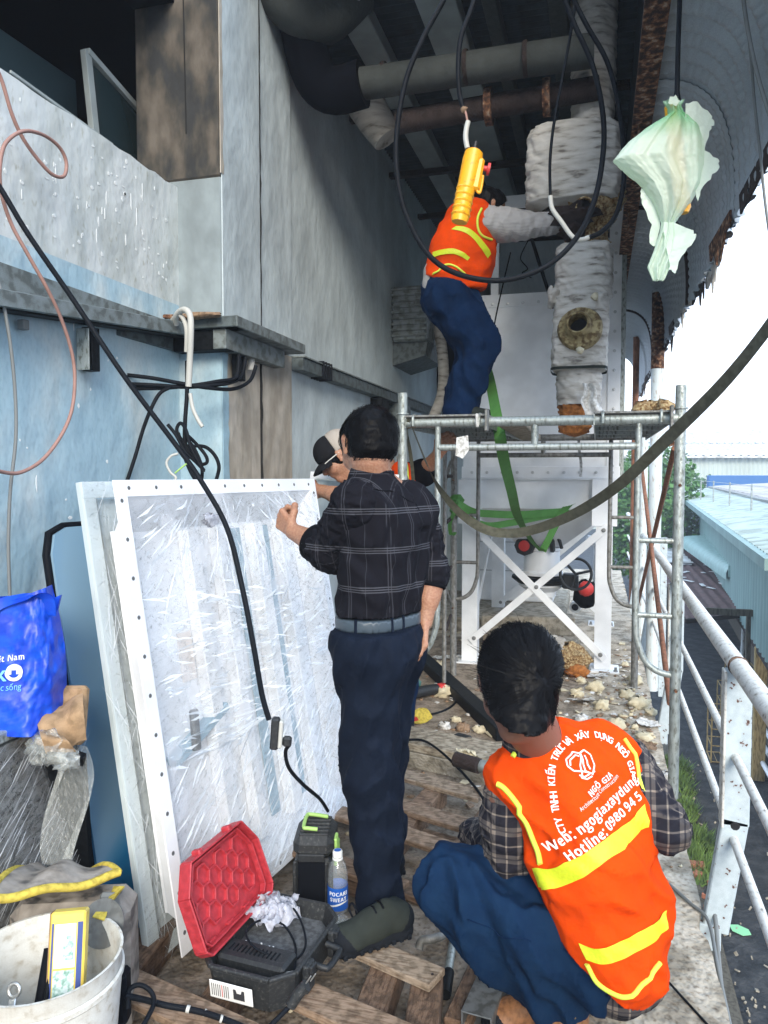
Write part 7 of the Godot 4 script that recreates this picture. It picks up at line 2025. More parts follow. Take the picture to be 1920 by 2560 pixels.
	for k in 8:
		var a := lx * Vector3(lp[k].x, lp[k].y, 0.015)
		var b := lx * Vector3(lp[(k + 1) % 8].x, lp[(k + 1) % 8].y, 0.015)
		rim.bar(a, b, 0.04, 0.006, ln.cross(b - a), 0.002)
		var cen := lx * Vector3(Ln / 2, W / 2, 0.015)
		rim.bar(a.lerp(cen, 0.12), b.lerp(cen, 0.12), 0.018, 0.005, ln.cross(b - a), 0.001)
	part("rim", rim, M.red_case, lid)
	var hex := MB.new()
	var R := 0.03
	for j in range(-1, 7):
		for i in range(-1, 9):
			var cxx := 0.02 + i * R * 1.5
			var cyy := 0.02 + j * R * 1.732 + (R * 0.866 if i % 2 != 0 else 0.0)
			for s in 3:
				var a0 := TAU * s / 6.0
				var a1 := TAU * (s + 1) / 6.0
				var p0 := Vector2(cxx + cos(a0) * R, cyy + sin(a0) * R)
				var p1 := Vector2(cxx + cos(a1) * R, cyy + sin(a1) * R)
				var ok := true
				for q in [p0, p1]:
					if q.x < 0.03 or q.x > Ln - 0.03 or q.y < 0.02 or q.y > W - 0.035 or (q.y > W - 0.09 and (q.x < 0.05 or q.x > Ln - 0.05)):
						ok = false
				if ok:
					hex.bar(lx * Vector3(p0.x, p0.y, 0.003), lx * Vector3(p1.x, p1.y, 0.003), 0.006, 0.014, ln, 0.001)
	part("honeycomb_ribs", hex, M.red_case, lid)
	for q in [0.10, 0.25]:
		part("catch", MB.new().box(lx * Transform3D(Basis(), Vector3(q, W - 0.008, 0.02)), Vector3(0.02, 0.016, 0.03), 0.004), M.red_case, lid)
	# contents
	solo("crumpled_poly_bag", crumple(P.call(0.27, 0.07, 0.095), Vector3(0.095, 0.055, 0.075), 33), M.poly_milky, "crumpled milky plastic bag lying in the open tool case", "plastic bag")
	solo("usb_cable", wire([P.call(0.25, 0.05, 0.11), P.call(0.29, 0.10, 0.12), P.call(0.26, 0.16, 0.10), P.call(0.19, 0.21, 0.075), P.call(0.12, 0.20, 0.075), P.call(0.09, 0.12, 0.105), P.call(0.13, 0.06, 0.115), P.call(0.20, 0.06, 0.11), P.call(0.24, 0.11, 0.09), P.call(0.20, 0.17, 0.075), P.call(0.13, 0.21, 0.075), P.call(0.07, 0.235, 0.08)], 0.0032, 8), M.cable, "thin black charging cable coiled in the open tool case", "cable")
	solo("usb_plug", MB.new().box(Transform3D(Basis(Vector3.UP, 0.6), P.call(0.065, 0.232, 0.082)), Vector3(0.03, 0.008, 0.013), 0.002), M.cable_white, "small white-striped plug at the end of the charging cable", "plug")
	var mp := thing("mains_plug", V(-0.681,0.212,-1.696), "grey two-pin mains plug lying against the tool case latch", "plug")
	part("body", wire([V(-0.701,0.183,-1.678), V(-0.688,0.205,-1.683), V(-0.672,0.225,-1.689), V(-0.664,0.232,-1.691)], 0.014, 5, 10), M.black_dusty, mp)
	for k in 2:
		part("pin", MB.new().bar(V(-0.667,0.235,-1.691) + Vector3(0.012 * k, 0.008 * k, 0), V(-0.654,0.255,-1.695) + Vector3(0.012 * k, 0.008 * k, 0), 0.005, 0.003), M.steel, mp)
	part("lead", wire([V(-0.701,0.183,-1.678), V(-0.718,0.171,-1.652), V(-0.741,0.152,-1.624), V(-0.769,0.121,-1.604)], 0.006), M.cable, mp)

	# black box with green handles
	var bb := thing("black_tool_box", Vector3(-0.87, 0.1, -2.3), "dusty black ribbed tool box with bright green handles behind the open case", "tool box")
	var bs := Basis(Vector3.UP, deg_to_rad(14))
	var B := Transform3D(bs, Vector3(-0.868, 0.10, -2.30))
	part("base", MB.new().box(B * Transform3D(Basis(), Vector3(0, 0.078, 0)), Vector3(0.125, 0.155, 0.17), 0.014), M.black_plastic, bb)
	var lid2 := part("lid", MB.new().box(B * Transform3D(Basis(), Vector3(0, 0.192, 0)), Vector3(0.13, 0.07, 0.178), 0.022), M.black_dusty, bb)
	for k in 6:
		part("lid_rib", MB.new().box(B * Transform3D(Basis(), Vector3(0.0, 0.228, -0.062 + k * 0.025)), Vector3(0.095, 0.008, 0.009), 0.003), M.black_dusty, lid2)
	part("front_panel", MB.new().box(B * Transform3D(Basis(), Vector3(-0.005, 0.085, 0.0865)), Vector3(0.085, 0.15, 0.006), 0.002), M.rubber, bb)
	part("panel_brow", MB.new().box(B * Transform3D(Basis(), Vector3(-0.005, 0.165, 0.0905)), Vector3(0.085, 0.025, 0.008), 0.003), M.black_plastic, bb)
	for s in [-1.0, 1.0]:
		part("side_rib", MB.new().box(B * Transform3D(Basis(), Vector3(s * 0.055 - 0.003, 0.08, 0.087)), Vector3(0.012, 0.145, 0.01), 0.003), M.black_dusty, bb)
	part("green_top_handle", wire([B * Vector3(0.035, 0.235, -0.05), B * Vector3(-0.02, 0.24, -0.055), B * Vector3(-0.035, 0.24, -0.045), B * Vector3(-0.035, 0.24, 0.035), B * Vector3(-0.02, 0.24, 0.045), B * Vector3(0.01, 0.237, 0.045)], 0.0065, 6, 8), M.green_handle, bb)
	part("green_side_latch", MB.new().box(B * Transform3D(Basis(), Vector3(0.068, 0.165, 0.03)), Vector3(0.012, 0.09, 0.05), 0.004), M.green_handle, bb)
	part("green_side_latch", MB.new().box(B * Transform3D(Basis(), Vector3(0.069, 0.14, -0.03)), Vector3(0.01, 0.06, 0.03), 0.004), M.green_handle, bb)
	# drink bottle
	var bp := Vector3(-0.768, 0.1, -2.225)
	var bo := thing("drink_bottle", bp, "clear plastic drink bottle with blue label beside the black tool box", "bottle")
	var bx2 := Transform3D(Basis(), bp)
	part("shell", MB.new().lathe(bx2, [Vector2(0.0, 0.004), Vector2(0.024, 0.0), Vector2(0.031, 0.006), Vector2(0.032, 0.02), Vector2(0.0315, 0.09), Vector2(0.032, 0.11), Vector2(0.031, 0.13), Vector2(0.024, 0.155), Vector2(0.0145, 0.168), Vector2(0.0135, 0.178)], 28), M.pet, bo)
	part("label", MB.new().lathe(bx2, [Vector2(0.0326, 0.016), Vector2(0.0326, 0.088)], 32), M.bottle_label, bo)
	part("neck_ring", MB.new().lathe(bx2, [Vector2(0.0145, 0.166), Vector2(0.0165, 0.168), Vector2(0.0165, 0.172), Vector2(0.0145, 0.174)], 20), M.cap_white, bo)
	part("cap", MB.new().lathe(bx2, [Vector2(0.0, 0.176), Vector2(0.0155, 0.176), Vector2(0.0155, 0.193), Vector2(0.013, 0.196), Vector2(0.0, 0.196)], 22), M.cap_white, bo)
	part("cap_disc", MB.new().lathe(bx2, [Vector2(0.0, 0.1968), Vector2(0.011, 0.1966)], 20), M.bottle_label, bo)
	var face := atan2(0.267 + 0.1, 0.93)
	for q in [["POCARI", 0.07], ["SWEAT", 0.052]]:
		part("lettering", warp(letters(q[0], 0.017), func(p: Vector3) -> Vector3:
			var a: float = p.x / 0.0326 + 0.12
			return bp + (Vector3(0.267, 0, 0.964) * cos(a) + Vector3(0.964, 0, -0.267) * sin(a)) * 0.0331 + Vector3(0, q[1] + p.y, 0)), M.print_white, bo)
	part("white_wave", MB.new().grid(func(u, v):
		var a: float = lerpf(-1.3, 1.3, u)
		return bp + (Vector3(0.267, 0, 0.964) * cos(a) + Vector3(0.964, 0, -0.267) * sin(a)) * 0.0329 + Vector3(0, 0.036 + 0.006 * sin(a * 1.6) + (v - 0.5) * 0.006 * cos(a), 0), 24, 2), M.print_white, bo)
	solo("clear_poly_scrap", crumple(V(-0.724,0.12,-2.12), Vector3(0.05, 0.025, 0.04), 36), M.poly_clear, "small clear plastic scrap on the floor below the drink bottle", "plastic scrap")

func crumple(c: Vector3, rad: Vector3, sd: int) -> MB:
	var nz := FastNoiseLite.new()
	nz.seed = sd
	nz.frequency = 1.0
	nz.fractal_octaves = 2
	var mb := MB.new()
	for t in 3:
		var q := Basis(Vector3.UP, t * 2.1 + sd) * Basis(Vector3.RIGHT, 0.25 * t - 0.2)
		mb.grid(func(u, v):
			var e := Vector2(u - 0.5, v - 0.5) * 2.0
			var ro: float = 0.75 + 0.5 * nz.get_noise_2d(atan2(e.y, e.x) * 0.5 + t * 7.0, 3.0)
			var h: float = 1.0 - 2.4 * absf(nz.get_noise_3d(u * 1.7, v * 1.7, t * 5.0))
			return c + q * (Vector3(e.x * ro, (h - 0.2) * (1.0 - 0.35 * e.length()) + 0.1 * t, e.y * ro) * rad * 0.9), 22, 22)
	return mb

# ---------------------------------------------------------------- loose things on the gangway
func build_floor_things() -> void:
	solo("black_floor_rail", MB.new().bar(Vector3(-1.40, 0.04, -5.95), Vector3(-0.47, 0.04, -4.17), 0.10, 0.075, Vector3.UP, 0.006), M.black_steel, "black steel bar lying slantwise on the floor behind the squatting man's head", "steel bar")
	var g := thing("angle_grinder", V(-1.112,0,-4.871), "red and black angle grinder with a green guard lying on the littered floor", "grinder")
	part("body", wire([V(-1.143,0.05,-4.741), V(-1.061,0.05,-4.85), V(-0.996,0.05,-4.913)], 0.035, 5, 12), M.black_plastic, g)
	part("red_band", MB.new().tube(PackedVector3Array([V(-0.994,0.05,-4.902), V(-0.962,0.05,-4.945)]), 0.037, 12), M.red, g)
	part("guard", blob(V(-1.17,0.06,-4.942), Vector3(0.06, 0.05, 0.06), 4, 0.15), mk(L(0.04, 0.13, 0.11), 0.4), g)
	part("head", MB.new().box(Transform3D(Basis(Vector3.UP, 0.3), V(-1.149,0.06,-4.704)), Vector3(0.07, 0.11, 0.08), 0.015), M.red, g)
	part("lead", wire([V(-0.962,0.05,-4.945), V(-0.896,0.03,-4.991), V(-0.853,0.01,-4.803), V(-0.89,0.006,-4.607), V(-0.981,0.006,-4.488), V(-1.1,0.006,-4.502)], 0.008), M.cable, g)
	var yb := thing("yellow_packet", V(-1.036,0,-4.358), "crumpled yellow and red packet lying on the floor beside the man's trousers", "packet")
	part("wrapper", MB.new().grid(func(u, v): return V(-1.086,0.02,-4.115).lerp(V(-0.92,0.03,-4.401), u).lerp(V(-1.114,0.03,-4.242).lerp(V(-0.99,0.05,-4.463), u), v) + Vector3(0, 0.02 * sin(u * 6.0 + v * 3.0), 0), 12, 8), M.trim_yellow, yb)
	part("red_print", MB.new().grid(func(u, v): return V(-1.087,0.045,-4.119).lerp(V(-0.971,0.05,-4.253), u).lerp(V(-1.094,0.05,-4.168).lerp(V(-0.995,0.055,-4.3), u), v), 6, 4), M.red, yb)
	solo("crooked_wire", wire([V(-0.905,0.13,-3.703), V(-0.817,0.14,-3.685), V(-0.706,0.15,-3.542), V(-0.587,0.14,-3.375), V(-0.476,0.13,-3.194), V(-0.409,0.14,-3.024)], 0.006), M.cable, "crooked dark wire lying over the worn plank toward the plaid sleeve", "wire")
	# dark cylinders and scraps heaped on the plank
	solo("dark_pipe_offcut", rod(V(-0.604,0.17,-3.405), V(-0.489,0.17,-3.351), 0.035, 14), M.rust_dark, "dark pipe offcut lying on the worn plank beside the plaid shoulder", "pipe offcut")
	solo("pale_pipe_offcut", rod(V(-0.488,0.165,-3.37), V(-0.432,0.165,-3.341), 0.03, 14), M.galv, "short pale pipe offcut beside the dark one on the worn plank", "pipe offcut")
	solo("black_battery", MB.new().box(Transform3D(Basis(Vector3.UP, -0.4), V(-0.652,0.08,-3.856)), Vector3(0.10, 0.09, 0.07), 0.012), M.black_plastic, "black battery block standing in the rubble behind the worn plank", "battery")
	for k in 4:
		var at: Vector3 = [V(-0.584,0.08,-3.786), V(-0.532,0.07,-3.883), V(-0.481,0.1,-3.68), V(-0.581,0.14,-3.567)][k]
		solo("plaster_scrap", crumple(at, Vector3(0.06, 0.025, 0.05), 40 + k), [M.scrap_white, M.tray_light, M.scrap_white, M.crumb][k], "%s in the heap of scraps behind the worn plank" % ["flat white scrap", "grey plaster lump", "rightmost white scrap", "cream foam lump"][k], "scrap", "scraps behind the plank")
	# fallen lagged elbow behind the squatting man's head
	var fe := thing("fallen_lagging", V(-0.286,0,-5.913), "fallen chunk of torn pipe lagging and brown foam under the hopper", "lagging")
	part("wrap", blob(V(-0.38,0.12,-5.753), Vector3(0.24, 0.14, 0.16), 8, 0.25, 24), M.lag, fe)
	part("foam", blob(V(-0.205,0.1,-5.739), Vector3(0.16, 0.11, 0.13), 11, 0.45, 22), M.foam_old, fe)
	part("foam", blob(V(-0.126,0.05,-5.645), Vector3(0.09, 0.05, 0.08), 14, 0.6, 16), M.foam_orange, fe)
	solo("loose_board", MB.new().bar(V(-0.888,0.1,-6.432), V(-0.143,0.1,-6.276), 0.16, 0.06, Vector3.UP, 0.006), M.plank, "weathered board lying across under the hopper's rear legs", "board")
	solo("loose_beam", MB.new().bar(V(-0.96,0.16,-6.656), V(-0.176,0.16,-6.768), 0.2, 0.16, Vector3.UP, 0.01), M.curb, "square concrete beam under the hopper behind the weathered board", "beam")
	# square steel tube by the squatting man
	var sq := thing("square_steel_tube", V(-0.289,0,-2.1), "dark square steel tube lying between the pallet and the squatting man", "steel tube")
	var a := V(-0.278,0.06,-1.879)
	var b := V(-0.237,0.06,-2.213)
	var tb := Transform3D(aim(b - a), (a + b) / 2)
	var L0 := a.distance_to(b)
	for q in [[0.0, 0.038, 0.08, 0.004], [0.0, -0.038, 0.08, 0.004]]:
		part("face", MB.new().box(tb * Transform3D(Basis(), Vector3(q[0], q[1], 0)), Vector3(q[2], q[3], L0), 0.001), M.dark_steel, sq)
	for s in [-1.0, 1.0]:
		part("face", MB.new().box(tb * Transform3D(Basis(), Vector3(s * 0.038, 0, 0)), Vector3(0.004, 0.071, L0), 0.001), M.dark_steel, sq)
	solo("brown_timber", MB.new().bar(V(-0.334,0.03,-1.905), V(-0.292,0.03,-2.269), 0.07, 0.05, Vector3.UP, 0.004), M.wood2, "brown timber batten beside the square steel tube", "batten")
	# bent pry bar
	var hk := thing("bent_pry_bar", V(-0.444,0,-2.206), "dull steel hooked pry bar lying on the floor beside the pallet", "pry bar")
	part("hook", wire([V(-0.503,0.03,-2.211), V(-0.496,0.05,-2.223), V(-0.463,0.06,-2.225), V(-0.436,0.06,-2.257), V(-0.435,0.05,-2.345), V(-0.428,0.05,-2.429)], 0.013, 6, 10), M.galv_dark, hk)
	part("shank", wire([V(-0.422,0.03,-2.397), V(-0.404,0.03,-2.215), V(-0.395,0.03,-2.118)], 0.012, 5, 10), M.galv, hk)
	part("grip", MB.new().tube(PackedVector3Array([V(-0.395,0.03,-2.129), V(-0.386,0.03,-2.029)]), 0.016, 10), M.black_steel, hk)
	solo("red_sponge_scrap", MB.new().box(Transform3D(Basis(Vector3.UP, 0.5), V(0.24,0.012,-2.849)), Vector3(0.05, 0.02, 0.04), 0.004), M.brick, "small brown patch of scrap poking out beside the orange vest on the slab", "scrap")

# ---------------------------------------------------------------- rubble
func chunk(c: Vector3, s: float, sd: int, flat := 0.6) -> MB:
	return blob(c + Vector3(0, s * flat * 0.35, 0), Vector3(s, s * flat, s * 0.8) * 0.5, sd, 0.6, 14, 1.7)

func build_debris() -> void:
	var big := [[V(0.004,0,-5.326), 0.13], [V(0.047,0,-4.916), 0.11], [V(0.2,0,-5.203), 0.12], [V(0.274,0,-5.565), 0.13], [V(0.265,0,-4.996), 0.15], [V(-0.113,0,-5.149), 0.10], [V(0.122,0,-4.551), 0.12], [V(0.265,0,-4.393), 0.10], [V(0.339,0,-3.824), 0.10], [V(0.332,0,-4.872), 0.08], [V(-0.073,0,-4.625), 0.09], [V(-0.965,0,-4.912), 0.15], [V(-1.118,0,-4.516), 0.13], [V(-1.134,0,-5.677), 0.09], [V(-0.786,0,-4.427), 0.07], [V(-0.719,0,-4.277), 0.10], [V(-0.626,0,-4.279), 0.08], [V(-0.828,0,-4.288), 0.08], [V(0.1,0,-4.064), 0.08], [V(0.231,0,-3.972), 0.09], [V(0.305,0,-3.408), 0.10], [V(-0.722,0,-3.169), 0.08], [V(0.244,0,-3.634), 0.06], [V(-0.09,0,-5.501), 0.08], [V(0.223,0,-6.054), 0.07], [V(-0.282,0,-4.748), 0.08]]
	var k := 0
	var seen := {}
	big.sort_custom(func(x, y): return x[0].z < y[0].z)
	var wheres := ["under the hopper", "by the slab edge", "near the grinder", "beside the black bar"]
	for q in big:
		var p: Vector3 = q[0]
		var w: String = wheres[1] if p.x > -0.25 else (wheres[2] if p.x < -0.95 else wheres[3])
		var cn: String = ["cream", "cream", "white", "cream", "brown"][k % 5] if q[1] < 0.12 else "cream"
		seen[cn + w] = seen.get(cn + w, 0) + 1
		var say := "%s foam lump %s, %s of its colour counted from the hopper" % [cn, w, ORD[seen[cn + w] - 1]]
		solo("rubble_lump", chunk(p, q[1] * 0.85, 100 + k, 0.7), [M.crumb, M.crumb, M.scrap_white, M.crumb, M.scrap_brown][k % 5] if q[1] < 0.12 else M.crumb, say, "rubble", "rubble lumps on the gangway")
		k += 1
	var r := RandomNumberGenerator.new()
	r.seed = 77
	var piles := [MB.new(), MB.new(), MB.new()]
	for j in 620:
		var z := r.randf_range(-7.0, -2.9)
		var x := r.randf_range(-1.25, 0.33)
		if r.randf() < 0.6:
			x = 0.33 - absf(r.randfn(0.0, 0.32))
			z = r.randf_range(-6.4, -3.2)
		if x < -1.3:
			continue
		var s := r.randf_range(0.006, 0.024) * (1.7 if r.randf() < 0.15 else 1.0)
		var t := r.randi() % 3
		if r.randf() < 0.45:
			var poly := PackedVector2Array()
			var nn := r.randi_range(4, 6)
			for e in nn:
				var an := TAU * e / nn
				poly.append(Vector2(cos(an), sin(an) * 0.6) * s * 1.6 * r.randf_range(0.6, 1.1))
			piles[t].prism(poly, 0.004, Transform3D(Basis(Vector3.UP, r.randf_range(0, TAU)) * Basis(Vector3.RIGHT, -PI / 2 + r.randf_range(-0.35, 0.35)), Vector3(x, 0.004 + s * 0.2, z)))
		else:
			piles[t].add(blob(Vector3(x, s * 0.35, z), Vector3(s, s * 0.6, s * 0.8) * 0.7, r.randi() % 1000, 0.7, 6))
	for j in 40:
		var x := r.randf_range(-1.0, -0.35)
		var z := r.randf_range(-3.5, -1.2)
		piles[0].add(blob(Vector3(x, 0.006, z), Vector3(1, 0.6, 0.8) * r.randf_range(0.004, 0.013), r.randi() % 1000, 0.7, 6))
	var mats := [M.crumb, M.scrap_white, M.scrap_brown]
	for t in 3:
		tag(part(numbered("rubble_crumbs"), piles[t], mats[t], self), ["cream foam crumbs scattered over the gangway floor", "white plaster flakes scattered over the gangway floor", "brown rust flakes scattered over the gangway floor"][t], "rubble", "", "stuff")
	# bigger torn sheets of lagging
	for j in 7:
		var q: Array = [[V(0.019,0,-5.657), 0.14], [V(-0.052,0,-5.008), 0.16], [V(0.092,0,-4.271), 0.17], [V(0.305,0,-4.644), 0.13], [V(0.245,0,-4.241), 0.15], [V(-1.107,0,-5.91), 0.2], [V(0.126,0,-3.765), 0.12]][j]
		var p: Vector3 = q[0]
		var rr := RandomNumberGenerator.new()
		rr.seed = j
		var hz := FastNoiseLite.new()
		hz.seed = j
		hz.frequency = 7.0
		solo("torn_lagging", MB.new().grid(func(u, v):
			var d: Vector2 = Vector2(u - 0.5, v - 0.5) * q[1] * (1.0 + 0.4 * sin(u * 9.0 + j) * sin(v * 7.0))
			var w: Vector2 = d.rotated(j * 1.3)
			return Vector3(p.x + w.x, 0.012 + 0.025 * absf(hz.get_noise_2d(w.x * 3.0, w.y * 3.0)) + 0.02 * u * u, p.z + w.y * 0.6), 8, 8), [M.scrap_white, M.lag, M.scrap_white, M.scrap_white, M.scrap_brown, M.scrap_white, M.lag][j], "torn curled sheet of lagging on the floor, %s" % ["by the hopper's right foot plate", "farthest left of the slab-edge litter", "just above the orange vest", "nearest the scaffold's curved tube", "brown, by the slab edge", "white, beside the hopper's left leg", "touching the vest's right shoulder"][j], "lagging")


# ---------------------------------------------------------------- bodies: smooth joined capsules meshed with surface nets
class Body:
	var a := PackedVector3Array()
	var b := PackedVector3Array()
	var ra := PackedFloat32Array()
	var rb := PackedFloat32Array()
	var fn := PackedVector3Array()
	var fs := PackedFloat32Array()
	var k := 0.03
	var cuts := []
	var amp := 0.0
	var fold: Callable

	func bone(p: Vector3, q: Vector3, r1: float, r2: float, n := Vector3.ZERO, s := 1.0) -> Body:
		a.append(p)
		b.append(q)
		ra.append(r1)
		rb.append(r2)
		fn.append(n.normalized())
		fs.append(s)
		return self

	func chain(pts: Array, rr: Array, n := Vector3.ZERO, s := 1.0) -> Body:
		for j in pts.size() - 1:
			bone(pts[j], pts[j + 1], rr[j], rr[j + 1], n, s)
		return self

	func one(p: Vector3, j: int) -> float:
		var ab := b[j] - a[j]
		var q := p - a[j]
		var l := ab.length_squared()
		var h := 0.0 if l < 1e-9 else clampf(q.dot(ab) / l, 0.0, 1.0)
		var w := q - ab * h
		if fs[j] != 1.0:
			w += fn[j] * (w.dot(fn[j]) * (1.0 / fs[j] - 1.0))
		return w.length() - lerpf(ra[j], rb[j], h)

	func dist(p: Vector3, use: PackedInt32Array) -> float:
		var d := 1e3
		for j in use:
			var e := one(p, j)
			var h := clampf(0.5 + 0.5 * (d - e) / k, 0.0, 1.0)
			d = lerpf(d, e, h) - k * h * (1.0 - h)
		if amp > 0.0:
			d += fold.call(p)
		for c in cuts:
			d = maxf(d, (p - c[0]).dot(c[1]))
		return d

	func all_bones() -> PackedInt32Array:
		return PackedInt32Array(range(a.size()))

	# first point of the surface going from p to q
	func hit(p: Vector3, q: Vector3) -> Vector3:
		var use := all_bones()
		var d := (q - p).normalized()
		var x := p
		for s in 60:
			var e := dist(x, use)
			if e < 0.0006:
				break
			x += d * minf(e * 0.8, 0.1)
			if (x - p).length() > (q - p).length() * 1.5:
				return q
		return x

	func normal_at(p: Vector3) -> Vector3:
		var u := all_bones()
		var e := 0.006
		return Vector3(dist(p + Vector3(e, 0, 0), u) - dist(p - Vector3(e, 0, 0), u), dist(p + Vector3(0, e, 0), u) - dist(p - Vector3(0, e, 0), u), dist(p + Vector3(0, 0, e), u) - dist(p - Vector3(0, 0, e), u)).normalized()

	func mesh_into(mb: MB, cell: float) -> MB:
		var lo := Vector3.INF
		var hi := -Vector3.INF
		for j in a.size():
			var r := maxf(ra[j], rb[j]) + amp + k * 0.3 + cell * 2.0
			lo = lo.min(a[j] - Vector3.ONE * r).min(b[j] - Vector3.ONE * r)
			hi = hi.max(a[j] + Vector3.ONE * r).max(b[j] + Vector3.ONE * r)
		var nb := Vector3i(((hi - lo) / (cell * 4.0)).ceil())
		var nx := nb.x * 4 + 1
		var ny := nb.y * 4 + 1
		var nz := nb.z * 4 + 1
		var g := PackedFloat32Array()
		g.resize(nx * ny * nz)
		g.fill(1e6)
		var half := cell * 2.0 * 1.7321
		var blocks := []
		for bz in nb.z:
			for by in nb.y:
				for bxx in nb.x:
					var c := lo + (Vector3(bxx, by, bz) * 4.0 + Vector3(2, 2, 2)) * cell
					var best := 1e3
					var ds := PackedFloat32Array()
					for j in a.size():
						var e := one(c, j)
						ds.append(e)
						best = minf(best, e)
					if best > half + amp + k * 0.5 or best < -half * 1.4 - amp - k * 0.6 - 0.02:
						# deep inside: only a cutting plane can still make a surface here
						var near_cut := false
						if best < 0.0:
							for q in cuts:
								if absf((c - q[0]).dot(q[1])) < half * 1.1:
									near_cut = true
						if not near_cut:
							continue
					var use := PackedInt32Array()
					for j in a.size():
						if ds[j] < best + 2.6 * half + k:
							use.append(j)
					blocks.append([bxx, by, bz, use])
		for q in blocks:
			var x0: int = q[0] * 4
			var y0: int = q[1] * 4
			var z0: int = q[2] * 4
			var use: PackedInt32Array = q[3]
			for z in range(z0, z0 + 5):
				for y in range(y0, y0 + 5):
					var row := (z * ny + y) * nx
					for x in range(x0, x0 + 5):
						if g[row + x] > 1e5:
							g[row + x] = dist(lo + Vector3(x, y, z) * cell, use)
		var at := {}
		var off := PackedInt32Array([0, 1, nx, nx + 1, nx * ny, nx * ny + 1, nx * ny + nx, nx * ny + nx + 1])
		for q in blocks:
			for z in range(q[2] * 4, q[2] * 4 + 4):
				for y in range(q[1] * 4, q[1] * 4 + 4):
					for x in range(q[0] * 4, q[0] * 4 + 4):
						var i0 := (z * ny + y) * nx + x
						var m := 0
						for e in 8:
							if g[i0 + off[e]] < 0.0:
								m |= 1 << e
						if m == 0 or m == 255:
							continue
						var sum := Vector3.ZERO
						var cnt := 0
						for e in 8:
							for ax in 3:
								var e2 := e | (1 << ax)
								if e2 == e:
									continue
								var d0 := g[i0 + off[e]]
								var d1 := g[i0 + off[e2]]
								if (d0 < 0.0) != (d1 < 0.0):
									var p0 := Vector3(e & 1, (e >> 1) & 1, (e >> 2) & 1)
									var p1 := Vector3(e2 & 1, (e2 >> 1) & 1, (e2 >> 2) & 1)
									sum += p0.lerp(p1, d0 / (d0 - d1))
									cnt += 1
						var gx := 0.0
						var gy := 0.0
						var gz := 0.0
						for e in 8:
							var dd := clampf(g[i0 + off[e]], -0.1, 0.1)
							gx += dd if e & 1 else -dd
							gy += dd if e & 2 else -dd
							gz += dd if e & 4 else -dd
						at[i0] = mb.vert(lo + (Vector3(x, y, z) + sum / maxf(cnt, 1)) * cell, Vector3(gx, gy, gz).normalized())
		var st := [1, nx, nx * ny]
		for i0 in at:
			for ax in 3:
				var d0 := g[i0]
				var d1 := g[i0 + st[ax]]
				if (d0 < 0.0) == (d1 < 0.0) or d1 > 1e5:
					continue
				var s1: int = st[(ax + 1) % 3]
				var s2: int = st[(ax + 2) % 3]
				if at.has(i0 - s1) and at.has(i0 - s2) and at.has(i0 - s1 - s2):
					mb.tri(at[i0], at[i0 - s1], at[i0 - s1 - s2])
					mb.tri(at[i0], at[i0 - s1 - s2], at[i0 - s2])
		return mb

	func mesh(cell: float) -> MB:
		return mesh_into(MB.new(), cell)

# cloth folds: ridged noise stretched across a direction
func folds(sd: int, amp: float, freq: float, dirv: Vector3, stretch := 3.0) -> Callable:
	var nz := FastNoiseLite.new()
	nz.seed = sd
	nz.frequency = freq
	nz.fractal_type = FastNoiseLite.FRACTAL_NONE
	nz.noise_type = FastNoiseLite.TYPE_SIMPLEX_SMOOTH
	var dn := dirv.normalized()
	return func(p: Vector3) -> float:
		var q := p - dn * (p.dot(dn) * (1.0 - 1.0 / stretch))
		var n := nz.get_noise_3dv(q)
		var m := nz.get_noise_3dv(q * 2.3 + Vector3(9, 3, 1))
		return amp * (1.0 - 2.2 * absf(n)) * -0.7 + amp * 0.45 * m

func hand(bd: Body, w: Vector3, dir: Vector3, n: Vector3, thumb_side: Vector3, curl: float, sc := 1.0) -> void:
	dir = dir.normalized()
	var lat := (thumb_side - dir * thumb_side.dot(dir)).normalized()
	n = dir.cross(lat).normalized() * signf(dir.cross(lat).dot(n))
	var n0 := n
	var lens := [[0.042, 0.026, 0.02], [0.046, 0.029, 0.021], [0.043, 0.027, 0.02], [0.034, 0.021, 0.018]]
	for f in 4:
		var o := lat * (0.030 - 0.020 * f) * sc
		var kn := w + dir * (0.088 - 0.004 * absf(f - 1.2)) * sc + o
		bd.bone(w + dir * 0.012 * sc + o * 0.55, kn, 0.0135 * sc, 0.0115 * sc)
		var d := dir
		var p := kn
		for s in 3:
			d = d.rotated(lat, 0.0)
			var ang: float = curl * [0.9, 1.25, 0.9][s]
			d = (d * cos(ang) + n * sin(ang)).normalized()
			n = (n - d * n.dot(d)).normalized()
			var q: Vector3 = p + d * lens[f][s] * sc
			bd.bone(p, q, (0.0095 - 0.0008 * s) * sc, (0.0088 - 0.0009 * s) * sc)
			p = q
		n = n0
	var t0 := w + dir * 0.022 * sc + lat * 0.024 * sc
	var t1 := t0 + (dir * 0.55 + lat * 0.65 + n * 0.45).normalized() * 0.042 * sc
	var t2 := t1 + (dir * 0.85 + lat * 0.1 + n * 0.6).normalized() * 0.033 * sc
	var t3 := t2 + (dir * 0.75 - lat * 0.35 + n * 0.6).normalized() * 0.026 * sc
	bd.chain([t0, t1, t2, t3], [0.014 * sc, 0.0115 * sc, 0.0105 * sc, 0.0085 * sc])

